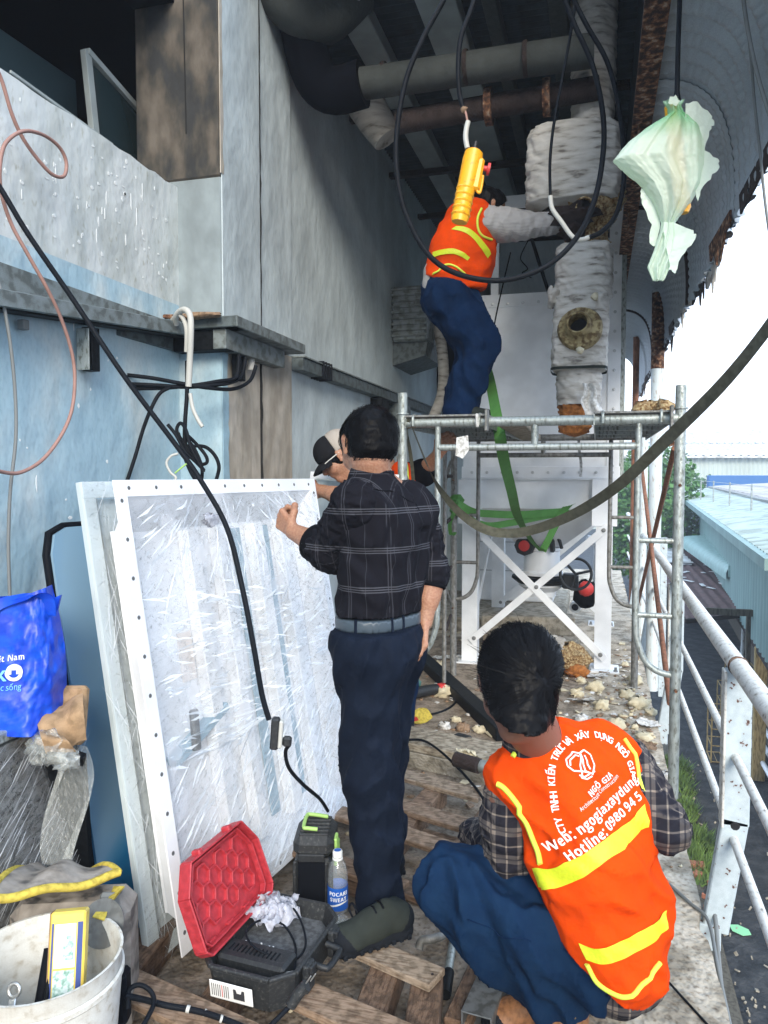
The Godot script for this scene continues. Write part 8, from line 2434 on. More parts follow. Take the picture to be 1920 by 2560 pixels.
# head with face; c is the middle of the skull
func head(bd: Body, c: Vector3, f: Vector3, up: Vector3, neck: Vector3, s := 1.0) -> void:
	f = f.normalized()
	up = (up - f * up.dot(f)).normalized()
	var rt := f.cross(up).normalized()
	bd.k = 0.022
	bd.bone(c + up * 0.022 * s - f * 0.022 * s, c + up * 0.022 * s + f * 0.022 * s, 0.079 * s, 0.074 * s, rt, 0.93)
	bd.bone(c - up * 0.045 * s + f * 0.018 * s, c - up * 0.085 * s + f * 0.052 * s, 0.058 * s, 0.030 * s)
	bd.bone(c - up * 0.03 * s + f * 0.055 * s + rt * 0.03 * s, c - up * 0.03 * s + f * 0.055 * s - rt * 0.03 * s, 0.034 * s, 0.034 * s)
	bd.bone(c + up * 0.012 * s + f * 0.088 * s, c - up * 0.026 * s + f * 0.106 * s, 0.008 * s, 0.0125 * s)
	bd.bone(c - up * 0.056 * s + f * 0.080 * s + rt * 0.014 * s, c - up * 0.056 * s + f * 0.080 * s - rt * 0.014 * s, 0.009 * s, 0.009 * s)
	for sd in [-1.0, 1.0]:
		bd.bone(c + rt * sd * 0.078 * s + up * 0.012 * s - f * 0.008 * s, c + rt * sd * 0.077 * s - up * 0.024 * s, 0.020 * s, 0.011 * s, (rt * sd - f * 0.5 * 0.6).normalized(), 0.42)
	bd.bone(c - up * 0.05 * s - f * 0.015 * s, neck, 0.056 * s, 0.060 * s)

# hair as a shell on the skull plus fine strands combed away from the crown
func hair(o: Node3D, c: Vector3, f: Vector3, up: Vector3, s: float, sd: int, count: int, whorl: Vector3, low := -0.055, len := 0.05, spiky := 0.25) -> void:
	f = f.normalized()
	up = (up - f * up.dot(f)).normalized()
	var rt := f.cross(up).normalized()
	var nz := FastNoiseLite.new()
	nz.seed = sd
	nz.frequency = 28.0
	var h := Body.new()
	h.k = 0.02
	h.amp = 0.007
	h.fold = func(p: Vector3) -> float: return 0.007 * nz.get_noise_3dv(p)
	h.bone(c + up * 0.026 * s - f * 0.026 * s, c + up * 0.03 * s + f * 0.022 * s, 0.089 * s, 0.082 * s, rt, 0.94)
	h.bone(c - up * 0.03 * s - f * 0.028 * s, c + up * (low + 0.012) * s - f * 0.022 * s, 0.071 * s, 0.052 * s)
	h.cuts = [[c + f * 0.062 * s + up * 0.02 * s, (f * 0.9 - up * 0.75).normalized()], [c + up * low * s - f * 0.05 * s, (-up + f * 0.25).normalized()]]
	var shell := part("hair", h.mesh(0.006), M.hair, o)
	var r := RandomNumberGenerator.new()
	r.seed = sd
	var mb := MB.new()
	whorl = whorl.normalized()
	var use := h.all_bones()
	var tries := 0
	var made := 0
	while made < count and tries < count * 4:
		tries += 1
		var d := Vector3(r.randf_range(-1, 1), r.randf_range(-1, 1), r.randf_range(-1, 1)).normalized()
		var p: Vector3 = c + up * 0.015 * s + d * 0.095 * s
		var e := h.dist(p, use)
		var nn := h.normal_at(p)
		p -= nn * e
		var bad := false
		for q in h.cuts:
			if (p - q[0]).dot(q[1]) > -0.004:
				bad = true
		if bad:
			continue
		made += 1
		var rad := (p - c).normalized()
		var flow := rad - whorl
		flow = (flow - rad * flow.dot(rad)).normalized()
		flow = (flow + rad.cross(whorl) * 0.45 - up * 0.25).normalized()
		var ln := len * r.randf_range(0.5, 1.2)
		var lift := r.randf_range(0.0005, 0.004)
		var wv := rad.cross(flow).normalized() * r.randf_range(0.0009, 0.0022)
		var out := r.randf_range(0.0, 0.3) * spiky * (3.0 if r.randf() < 0.08 else 1.0)
		var pts := PackedVector3Array()
		var wd := []
		var x := p + nn * lift
		for k in 5:
			pts.append(x)
			wd.append(wv * (1.0 - k * 0.22))
			var dd := (flow + nn * out).normalized()
			x += dd * ln / 4.0
			var e2 := h.dist(x, use)
			if e2 < lift:
				x += h.normal_at(x) * (lift - e2)
			elif e2 > 0.004 + out * 0.05 and out < 0.15:
				x -= h.normal_at(x) * (e2 - 0.004)
		mb.ribbon(pts, wd, 0.0004)
	tag(part("hair_strands", mb, M.hair, o), "", "", "", "stuff")

func shoe(o: Node3D, heel: Vector3, toe: Vector3, ankle: Vector3, up: Vector3, mu: Material, ms: Material) -> void:
	var f := (toe - heel).normalized()
	up = (up - f * up.dot(f)).normalized()
	var rt := f.cross(up).normalized()
	var L0 := heel.distance_to(toe)
	var b := Body.new()
	b.k = 0.03
	var h0 := heel + f * 0.042 + up * 0.044
	b.chain([h0, heel + f * L0 * 0.5 + up * 0.045, toe - f * 0.045 + up * 0.036], [0.038, 0.040, 0.037], rt, 1.0)
	b.bone(toe - f * 0.06 + up * 0.032 - rt * 0.014, toe - f * 0.05 + up * 0.032 + rt * 0.012, 0.036, 0.035, up, 0.9)
	b.bone(h0 + up * 0.012, ankle, 0.037, 0.038)
	b.bone(heel + f * 0.085 + up * 0.085, toe - f * 0.10 + up * 0.05, 0.030, 0.027)
	b.cuts = [[heel + up * 0.02, -up]]
	var upper := part("shoe", b.mesh(0.006), mu, o)
	if mu == M.shoe_olive:
		for k in 5:
			var lp := heel + f * (0.105 + k * 0.022) + up * (0.112 - k * 0.0105)
			part("lace", MB.new().tube(PackedVector3Array([lp - rt * 0.022 - up * 0.006, lp + up * 0.003, lp + rt * 0.022 - up * 0.006]), 0.0032, 6), M.rubber, upper)
	var so := Body.new()
	so.k = 0.02
	so.chain([heel + f * 0.042 + up * 0.016, heel + f * L0 * 0.45 + up * 0.016, toe - f * 0.048 + up * 0.02], [0.044, 0.040, 0.047], up, 0.9)
	so.cuts = [[heel + up * 0.036, up], [heel + up * 0.0, -up]]
	var sole := part("sole", so.mesh(0.007), ms, o)
	for q in [[heel + f * 0.05, -f * 0.8 - up * 0.6, 0.042], [toe - f * 0.075, f * 0.8 - up * 0.6, 0.012]]:
		var rd := Body.new()
		rd.k = b.k
		for jj in b.a.size():
			rd.bone(b.a[jj], b.b[jj], b.ra[jj] + 0.002, b.rb[jj] + 0.002, b.fn[jj], b.fs[jj])
		var qn: Vector3 = q[1].normalized()
		rd.cuts = [[q[0] + up * q[2], -qn], [heel + up * 0.02, -up]]
		part("rand", rd.mesh(0.007), ms, o)
	for k in 9:
		for sd in [-1.0, 1.0]:
			part("tread", MB.new().box(Transform3D(Basis(f, up, rt), heel + f * (0.03 + k * (L0 - 0.06) / 8.0) + rt * sd * 0.038 + up * 0.008), Vector3(0.014, 0.014, 0.018), 0.003), ms, sole)

# a strip laid on a body between two lines of points
func band(bd: Body, top: Array, bot: Array, off: float, rows := 4) -> MB:
	var tp := PackedVector3Array()
	var bp := PackedVector3Array()
	for q in top:
		tp.append(bd.hit(q[0], q[1]))
	for q in bot:
		bp.append(bd.hit(q[0], q[1]))
	var tc := curve(Array(tp), 6)
	var bc := curve(Array(bp), 6)
	var n := tc.size()
	var use := bd.all_bones()
	return MB.new().grid(func(u, v):
		var f: float = u * (n - 1)
		var k := mini(int(f), n - 2)
		var p := tc[k].lerp(tc[k + 1], f - k).lerp(bc[k].lerp(bc[k + 1], f - k), v)
		var nn := bd.normal_at(p)
		for s in 3:
			p -= nn * (bd.dist(p, use) - off)
		return p, (n - 1), rows)

func piping(bd: Body, line: Array, r: float, off := 0.003) -> MB:
	var p := PackedVector3Array()
	for q in line:
		p.append(bd.hit(q[0], q[1]))
	var c := curve(Array(p), 5)
	var use := bd.all_bones()
	for k in c.size():
		var nn := bd.normal_at(c[k])
		c[k] -= nn * (bd.dist(c[k], use) - off)
	return MB.new().tube(c, r, 6)

func build_people() -> void:
	person_standing()
	person_squatting()
	person_on_scaffold()
	person_in_cap()
	person_behind()

func limbs(bd: Body, j: Dictionary, s := 1.0) -> void:
	# a whole plain body under the clothes
	bd.k = 0.035
	bd.chain([j.pelvis, j.waist, j.chest, j.neck], [0.085 * s, 0.075 * s, 0.085 * s, 0.05 * s])
	for e in ["l", "r"]:
		bd.bone(j.neck, j["sh_" + e], 0.05 * s, 0.05 * s)
		bd.chain([j["sh_" + e], j["el_" + e], j["wr_" + e]], [0.048 * s, 0.040 * s, 0.026 * s])
		bd.bone(j["wr_" + e].lerp(j["el_" + e], 0.75), j["wr_" + e].lerp(j["el_" + e], 0.5), 0.039 * s, 0.034 * s)
		bd.chain([j["hip_" + e], j["kn_" + e], j["an_" + e]], [0.078 * s, 0.052 * s, 0.036 * s])

# ---------------------------------------------------------------- the man who stands at the panels
func person_standing() -> void:
	var j := {
		"pelvis": V(-0.651,0.941,-2.284), "waist": V(-0.654,1.076,-2.28), "chest": V(-0.65,1.307,-2.283), "neck": V(-0.672,1.464,-2.276),
		"sh_l": V(-0.687,1.386,-2.163), "sh_r": V(-0.575,1.361,-2.432), "el_l": V(-0.798,1.233,-2.259), "wr_l": V(-0.958,1.284,-2.342),
		"el_r": V(-0.516,1.155,-2.437), "wr_r": V(-0.527,0.998,-2.384),
		"hip_l": V(-0.656,0.946,-2.21), "hip_r": V(-0.649,0.914,-2.356), "kn_l": V(-0.655,0.574,-2.211), "kn_r": V(-0.684,0.516,-2.439), "an_l": V(-0.618,0.164,-2.199), "an_r": V(-0.704,0.071,-2.555)}
	var o := thing("person", V(-0.623,0.1,-2.207), "person standing in dark checked shirt, navy trousers and belt, fist raised to the white panel", "person")
	var body := Body.new()
	limbs(body, j)
	var mb := body.mesh(0.012)
	var hc := V(-0.679,1.561,-2.269)
	var fwd := Vector3(-0.62, -0.30, -0.74)
	var hb := Body.new()
	head(hb, hc, fwd, Vector3(-0.12, 1, -0.22), j.neck, 1.0)
	hb.mesh_into(mb, 0.0055)
	var hd := Body.new()
	hd.k = 0.009
	hd.bone(j.el_l.lerp(j.wr_l, 0.35), j.wr_l, 0.040, 0.027)
	hand(hd, j.wr_l, V(-1.035,1.336,-2.386) - j.wr_l, Vector3(0.3, -0.4, -0.8), Vector3(0.35, 0.8, 0.3), 1.15, 0.95)
	hd.mesh_into(mb, 0.0042)
	var hr := Body.new()
	hr.k = 0.009
	hr.bone(j.el_r.lerp(j.wr_r, 0.4), j.wr_r, 0.037, 0.026)
	hand(hr, j.wr_r, V(-0.525,0.882,-2.337) - j.wr_r, Vector3(-1, 0, 0.2), Vector3(-0.4, 0, -1), 0.5, 0.95)
	hr.mesh_into(mb, 0.0045)
	part("body", mb, M.skin, o)
	hair(o, hc, fwd, Vector3(-0.12, 1, -0.22), 1.0, 3, 1500, Vector3(0.25, 0.85, 0.45), -0.062, 0.06, 0.12)
	# shirt
	var rt: Vector3 = (j.sh_r - j.sh_l).normalized()
	var fr := Vector3(0, 1, 0).cross(rt).normalized()
	var s := Body.new()
	s.k = 0.05
	s.amp = 0.013
	s.fold = folds(4, 0.012, 8.0, Vector3(0.75, -0.62, 0.1), 3.2)
	var wl: Vector3 = j.waist - rt * 0.055 + Vector3(0, -0.03, 0)
	var wr: Vector3 = j.waist + rt * 0.055 + Vector3(0, -0.03, 0)
	s.bone(j.sh_l + rt * 0.03, j.sh_r - rt * 0.03, 0.072, 0.072)
	s.bone(j.sh_l + rt * 0.075 + Vector3(0, -0.04, 0), wl, 0.098, 0.088)
	s.bone(j.sh_r - rt * 0.075 + Vector3(0, -0.04, 0), wr, 0.098, 0.088)
	s.bone(j.neck + Vector3(0, 0.0, 0), j.chest, 0.064, 0.09)
	s.bone(j.chest, j.waist, 0.108, 0.10)
	s.bone(j.sh_r, wr, 0.07, 0.075)
	s.cuts = [[j.waist + Vector3(0, -0.034, 0), Vector3.DOWN]]
	var smb := s.mesh(0.010)
	part("shirt", smb, M.shirt_dark, o)
	var sl := Body.new()
	sl.k = 0.03
	sl.amp = 0.008
	sl.fold = folds(9, 0.008, 15.0, j.el_l - j.sh_l, 0.6)
	sl.chain([j.sh_l, j.sh_l.lerp(j.el_l, 0.5), j.el_l, j.el_l.lerp(j.wr_l, 0.42)], [0.074, 0.064, 0.062, 0.056])
	sl.cuts = [[j.el_l.lerp(j.wr_l, 0.40), (j.wr_l - j.el_l).normalized()]]
	part("sleeve", sl.mesh(0.008), M.shirt_dark, o)
	var sr := Body.new()
	sr.k = 0.03
	sr.amp = 0.007
	sr.fold = folds(10, 0.007, 15.0, j.el_r - j.sh_r, 0.6)
	sr.chain([j.sh_r, j.sh_r.lerp(j.el_r, 0.5), j.el_r, j.el_r.lerp(j.wr_r, 0.3)], [0.072, 0.060, 0.053, 0.050])
	sr.cuts = [[j.el_r.lerp(j.wr_r, 0.26), (j.wr_r - j.el_r).normalized()]]
	part("sleeve", sr.mesh(0.008), M.shirt_dark, o)
	for q in [[j.el_l.lerp(j.wr_l, 0.36), j.wr_l - j.el_l, 0.060], [j.el_r.lerp(j.wr_r, 0.2), j.wr_r - j.el_r, 0.053]]:
		part("cuff", MB.new().lathe(Transform3D(stand(q[1]), q[0]), [Vector2(q[2] - 0.008, -0.03), Vector2(q[2] + 0.001, -0.026), Vector2(q[2] + 0.001, 0.016), Vector2(q[2] - 0.004, 0.02), Vector2(q[2] - 0.016, 0.016)], 24), M.black_cloth, o)
	# collar band
	var cl := Body.new()
	cl.k = 0.02
	cl.bone(j.neck + Vector3(0, -0.02, 0), j.neck + Vector3(0, 0.035, 0) + fr * -0.006, 0.074, 0.066)
	cl.cuts = [[j.neck + Vector3(0, 0.02, 0), Vector3.UP]]
	part("collar", cl.mesh(0.007), M.shirt_dark, o)
	# yoke seam across the back
	part("yoke_seam", piping(s, [[V(-0.608,1.407,-1.802), V(-0.832,1.38,-2.466)], [V(-0.562,1.424,-1.815), V(-0.769,1.403,-2.484)], [V(-0.507,1.433,-1.831), V(-0.694,1.416,-2.506)], [V(-0.452,1.41,-1.845), V(-0.618,1.385,-2.525)], [V(-0.424,1.387,-1.852), V(-0.58,1.353,-2.534)]], 0.0022, 0.0), M.black_cloth, o)
	# trousers
	var t := Body.new()
	t.k = 0.05
	t.amp = 0.016
	t.fold = folds(12, 0.015, 9.0, Vector3(0.5, 1, 0.3), 3.5)
	var bl: Vector3 = j.pelvis - rt * 0.05 + Vector3(0, 0.075, 0)
	var br: Vector3 = j.pelvis + rt * 0.05 + Vector3(0, 0.075, 0)
	t.bone(bl, j.hip_l, 0.094, 0.104)
	t.bone(br, j.hip_r, 0.094, 0.104)
	t.bone(j.hip_l + fr * 0.02 * -signf(fr.dot(fwd)), j.hip_r + fr * 0.02 * -signf(fr.dot(fwd)), 0.105, 0.105)
	t.chain([j.hip_l, j.kn_l, j.kn_l.lerp(j.an_l, 0.55), j.an_l + Vector3(0, -0.03, 0)], [0.104, 0.079, 0.064, 0.068])
	t.chain([j.hip_r, j.kn_r, j.kn_r.lerp(j.an_r, 0.55), j.an_r], [0.102, 0.072, 0.06, 0.062])
	t.cuts = [[j.waist + Vector3(0, -0.072, 0), Vector3.UP], [j.an_l + Vector3(0, -0.045, 0), Vector3.DOWN]]
	part("trousers", t.mesh(0.010), M.slacks, o)
	var be := Body.new()
	be.k = 0.05
	be.bone(bl + Vector3(0, 0.04, 0), bl, 0.102, 0.103)
	be.bone(br + Vector3(0, 0.04, 0), br, 0.102, 0.103)
	var by: Vector3 = j.waist + Vector3(0, -0.056, 0)
	be.cuts = [[by + Vector3(0, 0.02, 0), Vector3.UP], [by - Vector3(0, 0.018, 0), Vector3.DOWN]]
	var belt := part("belt", be.mesh(0.008), M.belt, o)
	for px in [[V(-0.483,1.11,-1.82), V(-0.661,0.973,-2.491)], [V(-0.456,1.111,-1.828), V(-0.625,0.975,-2.501)], [V(-0.571,1.102,-1.795), V(-0.781,0.962,-2.457)]]:
		var hp := be.hit(px[0], px[1])
		part("belt_loop", MB.new().box(Transform3D(aim(be.normal_at(hp)), Vector3(hp.x, by.y - 0.004, hp.z)), Vector3(0.009, 0.06, 0.006), 0.002), M.slacks, belt)
	shoe(o, V(-0.513,0.126,-2.149), V(-0.703,0.126,-1.965), j.an_l + Vector3(0, 0.0, 0), Vector3.UP, M.shoe_olive, M.shoe_sole)
	shoe(o, V(-0.679,0.03,-2.576), V(-0.775,0.03,-2.833), j.an_r, Vector3.UP, M.shoe_olive, M.shoe_sole)
	var lb := V(-0.646,0.203,-2.058)
	part("lace_loop", wire([lb + Vector3(0, 0.01, 0.01), lb + Vector3(-0.02, 0.03, 0.0), lb + Vector3(-0.03, 0.012, 0.0), lb + Vector3(-0.015, -0.004, 0.012)], 0.003), M.rubber, o)
	part("side_badge", MB.new().box(Transform3D(aim(Vector3(0.5, 0.25, 0.85)), V(-0.593,0.157,-2.065)), Vector3(0.03, 0.016, 0.004), 0.002), M.trim_yellow, o)

# ---------------------------------------------------------------- the squatting man in the lettered vest
func person_squatting() -> void:
	var j := {
		"pelvis": V(0.068,0.304,-1.888), "waist": V(0.025,0.455,-1.894), "chest": V(-0.05,0.613,-1.934), "neck": V(-0.137,0.788,-1.94),
		"sh_l": V(-0.206,0.679,-1.915), "sh_r": V(0.08,0.736,-2.019), "el_l": V(-0.204,0.495,-1.937), "wr_l": V(-0.338,0.423,-2.187),
		"el_r": V(0.174,0.617,-1.934), "wr_r": V(0.134,0.569,-2.17),
		"hip_l": V(0.005,0.302,-1.912), "hip_r": V(0.069,0.264,-2.031), "kn_l": V(-0.331,0.432,-1.878), "kn_r": V(0.078,0.263,-2.397), "an_l": V(-0.102,0.133,-1.956), "an_r": V(0.097,0.139,-2.292)}
	var o := thing("person", Vector3(j.pelvis.x, 0, j.pelvis.z), "person squatting in an orange lettered safety vest, checked shirt and blue jeans, seen from behind", "person")
	var body := Body.new()
	limbs(body, j)
	var mb := body.mesh(0.012)
	var hc := V(-0.173,0.986,-1.796)
	var fwd := Vector3(-0.28, -0.62, -0.73)
	var hup := Vector3(-0.05, 0.75, -0.55)
	var hb := Body.new()
	head(hb, hc, fwd, hup, j.neck + Vector3(0, 0.02, 0), 1.08)
	hb.mesh_into(mb, 0.006)
	for q in [["wr_l", Vector3(-0.2, -0.3, -0.9)], ["wr_r", Vector3(-0.7, -0.3, -0.6)]]:
		var hd := Body.new()
		hd.k = 0.009
		hd.bone(j[q[0]] - q[1] * 0.03, j[q[0]], 0.027, 0.026)
		hand(hd, j[q[0]], q[1], Vector3(0, -1, 0), Vector3(0.6, 0.4, 0), 0.7, 0.95)
		hd.mesh_into(mb, 0.0055)
	part("body", mb, M.skin_shaded, o)
	hair(o, hc, fwd, hup, 1.14, 8, 3400, (V(-0.114,1.011,-1.709) - hc), -0.14, 0.07, 0.26)
	# jeans
	var t := Body.new()
	t.k = 0.05
	t.amp = 0.024
	t.fold = folds(22, 0.023, 8.0, (j.an_l - j.hip_l * 0.3 - j.kn_l * 0.7), 3.5)
	t.bone(j.hip_l, j.hip_r, 0.108, 0.09)
	t.bone(j.pelvis + Vector3(0, 0.03, 0), j.hip_l, 0.085, 0.105)
	t.chain([j.hip_l, j.hip_l.lerp(j.kn_l, 0.5) + Vector3(0, 0.0, 0.0), j.kn_l], [0.115, 0.105, 0.084])
	t.chain([j.kn_l, j.kn_l.lerp(j.an_l, 0.45), V(-0.078,0.153,-1.933)], [0.080, 0.088, 0.072])
	t.chain([j.hip_r, j.kn_r, j.an_r], [0.095, 0.08, 0.07])
	t.cuts = [[Vector3(0, 0.085, 0), Vector3.DOWN]]
	part("jeans", t.mesh(0.010), M.denim, o)
	part("seam", piping(t, [[V(-0.232,0.608,-1.447), V(-0.356,0.143,-2.219)], [V(-0.179,0.586,-1.46), V(-0.275,0.109,-2.239)], [V(-0.118,0.568,-1.476), V(-0.181,0.081,-2.264)], [V(-0.04,0.541,-1.497), V(-0.061,0.04,-2.295)]], 0.0016, 0.001), M.denim_dark, o)
	# checked shirt: body under the vest, sleeves, tail
	var s := Body.new()
	s.k = 0.05
	s.amp = 0.006
	s.fold = folds(25, 0.006, 11.0, Vector3(0, 1, 0), 1.5)
	s.bone(j.sh_l + (j.sh_r - j.sh_l) * 0.12, j.sh_r, 0.046, 0.05)
	s.chain([j.sh_l, V(-0.059,0.474,-1.924), V(0.049,0.268,-1.912)], [0.046, 0.06, 0.066])
	s.chain([j.sh_r, V(0.085,0.573,-1.98), V(0.1,0.261,-1.946)], [0.05, 0.058, 0.066])
	s.bone(j.neck, j.chest, 0.06, 0.08)
	s.bone(V(0.065,0.259,-1.885), V(0.095,0.258,-1.903), 0.088, 0.078)
	part("shirt", s.mesh(0.011), M.shirt_check, o)
	var sl := Body.new()
	sl.k = 0.03
	sl.amp = 0.008
	sl.fold = folds(27, 0.008, 13.0, j.el_l - j.sh_l, 0.6)
	sl.chain([j.sh_l + Vector3(0.0, -0.012, 0), j.sh_l.lerp(j.el_l, 0.5), j.el_l], [0.058, 0.066, 0.060])
	sl.chain([j.el_l, j.wr_l], [0.06, 0.042])
	part("sleeve", sl.mesh(0.009), M.shirt_check, o)
	var sr := Body.new()
	sr.k = 0.03
	sr.amp = 0.007
	sr.fold = folds(28, 0.007, 13.0, j.el_r - j.sh_r, 0.6)
	sr.chain([j.sh_r, j.sh_r.lerp(j.el_r, 0.5), j.el_r], [0.066, 0.056, 0.050])
	sr.chain([j.el_r, j.wr_r], [0.050, 0.04])
	part("sleeve", sr.mesh(0.009), M.shirt_check, o)
	var cl := Body.new()
	cl.k = 0.02
	cl.bone(V(-0.149,0.774,-1.942), V(-0.15,0.817,-1.928), 0.078, 0.070)
	cl.cuts = [[V(-0.146,0.833,-1.899), Vector3(-0.25, 0.9, 0.1).normalized()]]
	part("collar", cl.mesh(0.007), M.shirt_check, o)
	# vest
	var v := Body.new()
	v.k = 0.05
	v.amp = 0.015
	v.fold = folds(31, 0.0145, 8.5, Vector3(-0.8, 0.55, 0.0), 3.2)
	v.bone(V(-0.196,0.701,-1.909), V(0.032,0.761,-1.996), 0.066, 0.064)
	v.bone(V(-0.138,0.752,-1.949), V(-0.014,0.783,-1.995), 0.062, 0.062)
	v.bone(V(-0.162,0.742,-1.941), V(-0.08,0.791,-1.987), 0.060, 0.060)
	v.chain([V(-0.145,0.676,-1.911), V(-0.05,0.535,-1.857), V(0.023,0.384,-1.838), V(0.069,0.285,-1.845)], [0.074, 0.078, 0.078, 0.072])
	v.chain([V(0.03,0.74,-1.994), V(0.061,0.622,-1.945), V(0.095,0.438,-1.903), V(0.097,0.306,-1.875)], [0.074, 0.078, 0.080, 0.078])
	v.chain([V(-0.056,0.724,-1.918), V(0.012,0.565,-1.855), V(0.066,0.346,-1.837)], [0.085, 0.09, 0.09])
	# hem: cut along a slanted plane; nape: cut below the neck
	var h0 := V(-0.014,0.331,-1.804)
	var h1 := V(0.085,0.247,-1.827)
	var hn := (h1 - h0).normalized().cross(Vector3(0.267, 0, 0.964)).normalized()
	if hn.y > 0.0:
		hn = -hn
	v.cuts = [[h1, hn]]
	part("vest", v.mesh(0.009), M.vest, o)
	part("waist_band", band(v, [[V(-0.11,0.708,-1.486), V(-0.161,0.348,-2.18)], [V(-0.089,0.705,-1.492), V(-0.13,0.343,-2.188)], [V(-0.064,0.71,-1.499), V(-0.093,0.351,-2.199)], [V(-0.02,0.732,-1.512), V(-0.03,0.383,-2.218)], [V(0.023,0.762,-1.526), V(0.033,0.427,-2.238)], [V(0.061,0.793,-1.538), V(0.09,0.473,-2.256)], [V(0.097,0.832,-1.55), V(0.142,0.53,-2.274)]], [[V(-0.097,0.672,-1.488), V(-0.142,0.295,-2.182)], [V(-0.078,0.667,-1.493), V(-0.114,0.288,-2.19)], [V(-0.057,0.671,-1.499), V(-0.084,0.294,-2.198)], [V(-0.014,0.691,-1.512), V(-0.02,0.323,-2.218)], [V(0.029,0.723,-1.526), V(0.043,0.37,-2.238)], [V(0.069,0.755,-1.538), V(0.101,0.417,-2.256)], [V(0.105,0.789,-1.55), V(0.154,0.466,-2.274)]], 0.0045), M.hi_yellow, o)
	part("lower_band", band(v, [[V(-0.021,0.562,-1.503), V(-0.03,0.134,-2.205)], [V(0.008,0.551,-1.511), V(0.012,0.118,-2.215)], [V(0.043,0.559,-1.521), V(0.063,0.129,-2.23)], [V(0.086,0.581,-1.534), V(0.126,0.162,-2.25)], [V(0.116,0.599,-1.543), V(0.171,0.188,-2.263)], [V(0.14,0.626,-1.551), V(0.206,0.228,-2.275)]], [[V(-0.006,0.53,-1.505), V(-0.009,0.086,-2.208)], [V(0.02,0.521,-1.512), V(0.029,0.073,-2.218)], [V(0.052,0.528,-1.521), V(0.076,0.084,-2.231)], [V(0.093,0.548,-1.534), V(0.136,0.113,-2.25)], [V(0.121,0.566,-1.543), V(0.178,0.139,-2.263)], [V(0.143,0.59,-1.55), V(0.209,0.175,-2.273)]], 0.0045), M.hi_yellow, o)
	part("armhole_trim", piping(v, [[V(-0.18,0.871,-1.476), V(-0.264,0.587,-2.164)], [V(-0.166,0.862,-1.479), V(-0.243,0.573,-2.169)], [V(-0.144,0.834,-1.484), V(-0.211,0.532,-2.176)], [V(-0.12,0.789,-1.488), V(-0.175,0.466,-2.182)], [V(-0.103,0.748,-1.49), V(-0.152,0.407,-2.186)], [V(-0.096,0.714,-1.49), V(-0.141,0.356,-2.186)]], 0.007), M.hi_trim, o)
	part("armhole_trim", piping(v, [[V(0.057,0.959,-1.546), V(0.092,0.647,-2.474)], [V(0.068,0.941,-1.548), V(0.109,0.618,-2.477)], [V(0.083,0.902,-1.55), V(0.128,0.593,-2.377)], [V(0.095,0.856,-1.551), V(0.146,0.524,-2.379)]], 0.005), M.hi_trim, o)
	part("neck_trim", piping(v, [[V(-0.161,0.886,-1.586), V(-0.232,0.626,-2.279)], [V(-0.141,0.909,-1.593), V(-0.203,0.66,-2.289)], [V(-0.109,0.927,-1.602), V(-0.156,0.684,-2.303)], [V(-0.086,0.938,-1.609), V(-0.123,0.701,-2.314)]], 0.007), M.hi_trim, o)
	part("hem_trim", piping(v, [[V(-0.006,0.521,-1.505), V(-0.009,0.073,-2.207)], [V(0.013,0.486,-1.508), V(0.02,0.023,-2.212)], [V(0.044,0.464,-1.516), V(0.065,-0.01,-2.223)], [V(0.073,0.458,-1.523), V(0.107,-0.02,-2.234)], [V(0.105,0.486,-1.534), V(0.154,0.023,-2.25)], [V(0.131,0.523,-1.543), V(0.191,0.076,-2.263)]], 0.006, 0.002), M.hi_trim, o)
	# printed lettering on the back
	var O := v.hit(V(-0.008,0.881,-1.42), V(-0.013,0.539,-2.231))
	var e1 := (V(0.119,0.668,-1.922) - V(-0.042,0.556,-1.871)).normalized()
	var nrm := v.normal_at(O)
	nrm = (Vector3(0.267, 0.3, 0.93).normalized() + nrm * 0.5).normalized()
	e1 = (e1 - nrm * e1.dot(nrm)).normalized()
	var e2 := nrm.cross(e1).normalized()
	var use := v.all_bones()
	var lay := func(mb2: MB, at: Vector3, ang: float) -> MB:
		var rel := at - O
		var c := Vector2(rel.dot(e1), rel.dot(e2))
		var ca := cos(ang)
		var sa := sin(ang)
		for k in mb2.v.size():
			var p := mb2.v[k]
			var q := c + Vector2(p.x * ca - p.y * sa, p.x * sa + p.y * ca)
			var w := O + e1 * q.x + e2 * q.y + nrm * 0.12
			for st in 22:
				w -= nrm * clampf(v.dist(w, use) - 0.0042, -0.02, 0.05) * 0.75
			mb2.v[k] = w
			mb2.n[k] = nrm
		return mb2
	var pr := MB.new()
	# arch of letters
	var path := [[V(-0.055,0.775,-1.505), V(-0.081,0.446,-2.208)], [V(-0.069,0.816,-1.503), V(-0.102,0.506,-2.205)], [V(-0.077,0.865,-1.504), V(-0.113,0.579,-2.206)], [V(-0.077,0.906,-1.506), V(-0.113,0.638,-2.209)], [V(-0.064,0.938,-1.511), V(-0.094,0.685,-2.217)], [V(-0.04,0.958,-1.519), V(-0.059,0.715,-2.228)], [V(-0.015,0.967,-1.527), V(-0.022,0.728,-2.239)], [V(0.015,0.965,-1.535), V(0.023,0.724,-2.251)], [V(0.044,0.947,-1.542), V(0.065,0.698,-2.262)], [V(0.065,0.92,-1.546), V(0.095,0.658,-2.268)], [V(0.076,0.887,-1.548), V(0.111,0.61,-2.27)]]
	var pp := PackedVector3Array()
	for q in path:
		pp.append(v.hit(q[0], q[1]))
	var pc := curve(Array(pp), 10)
	var total := 0.0
	for k in pc.size() - 1:
		total += pc[k].distance_to(pc[k + 1])
	var text := "CTY TNHH KIẾN TRÚC VÀ XÂY DỰNG NGÔ GIA"
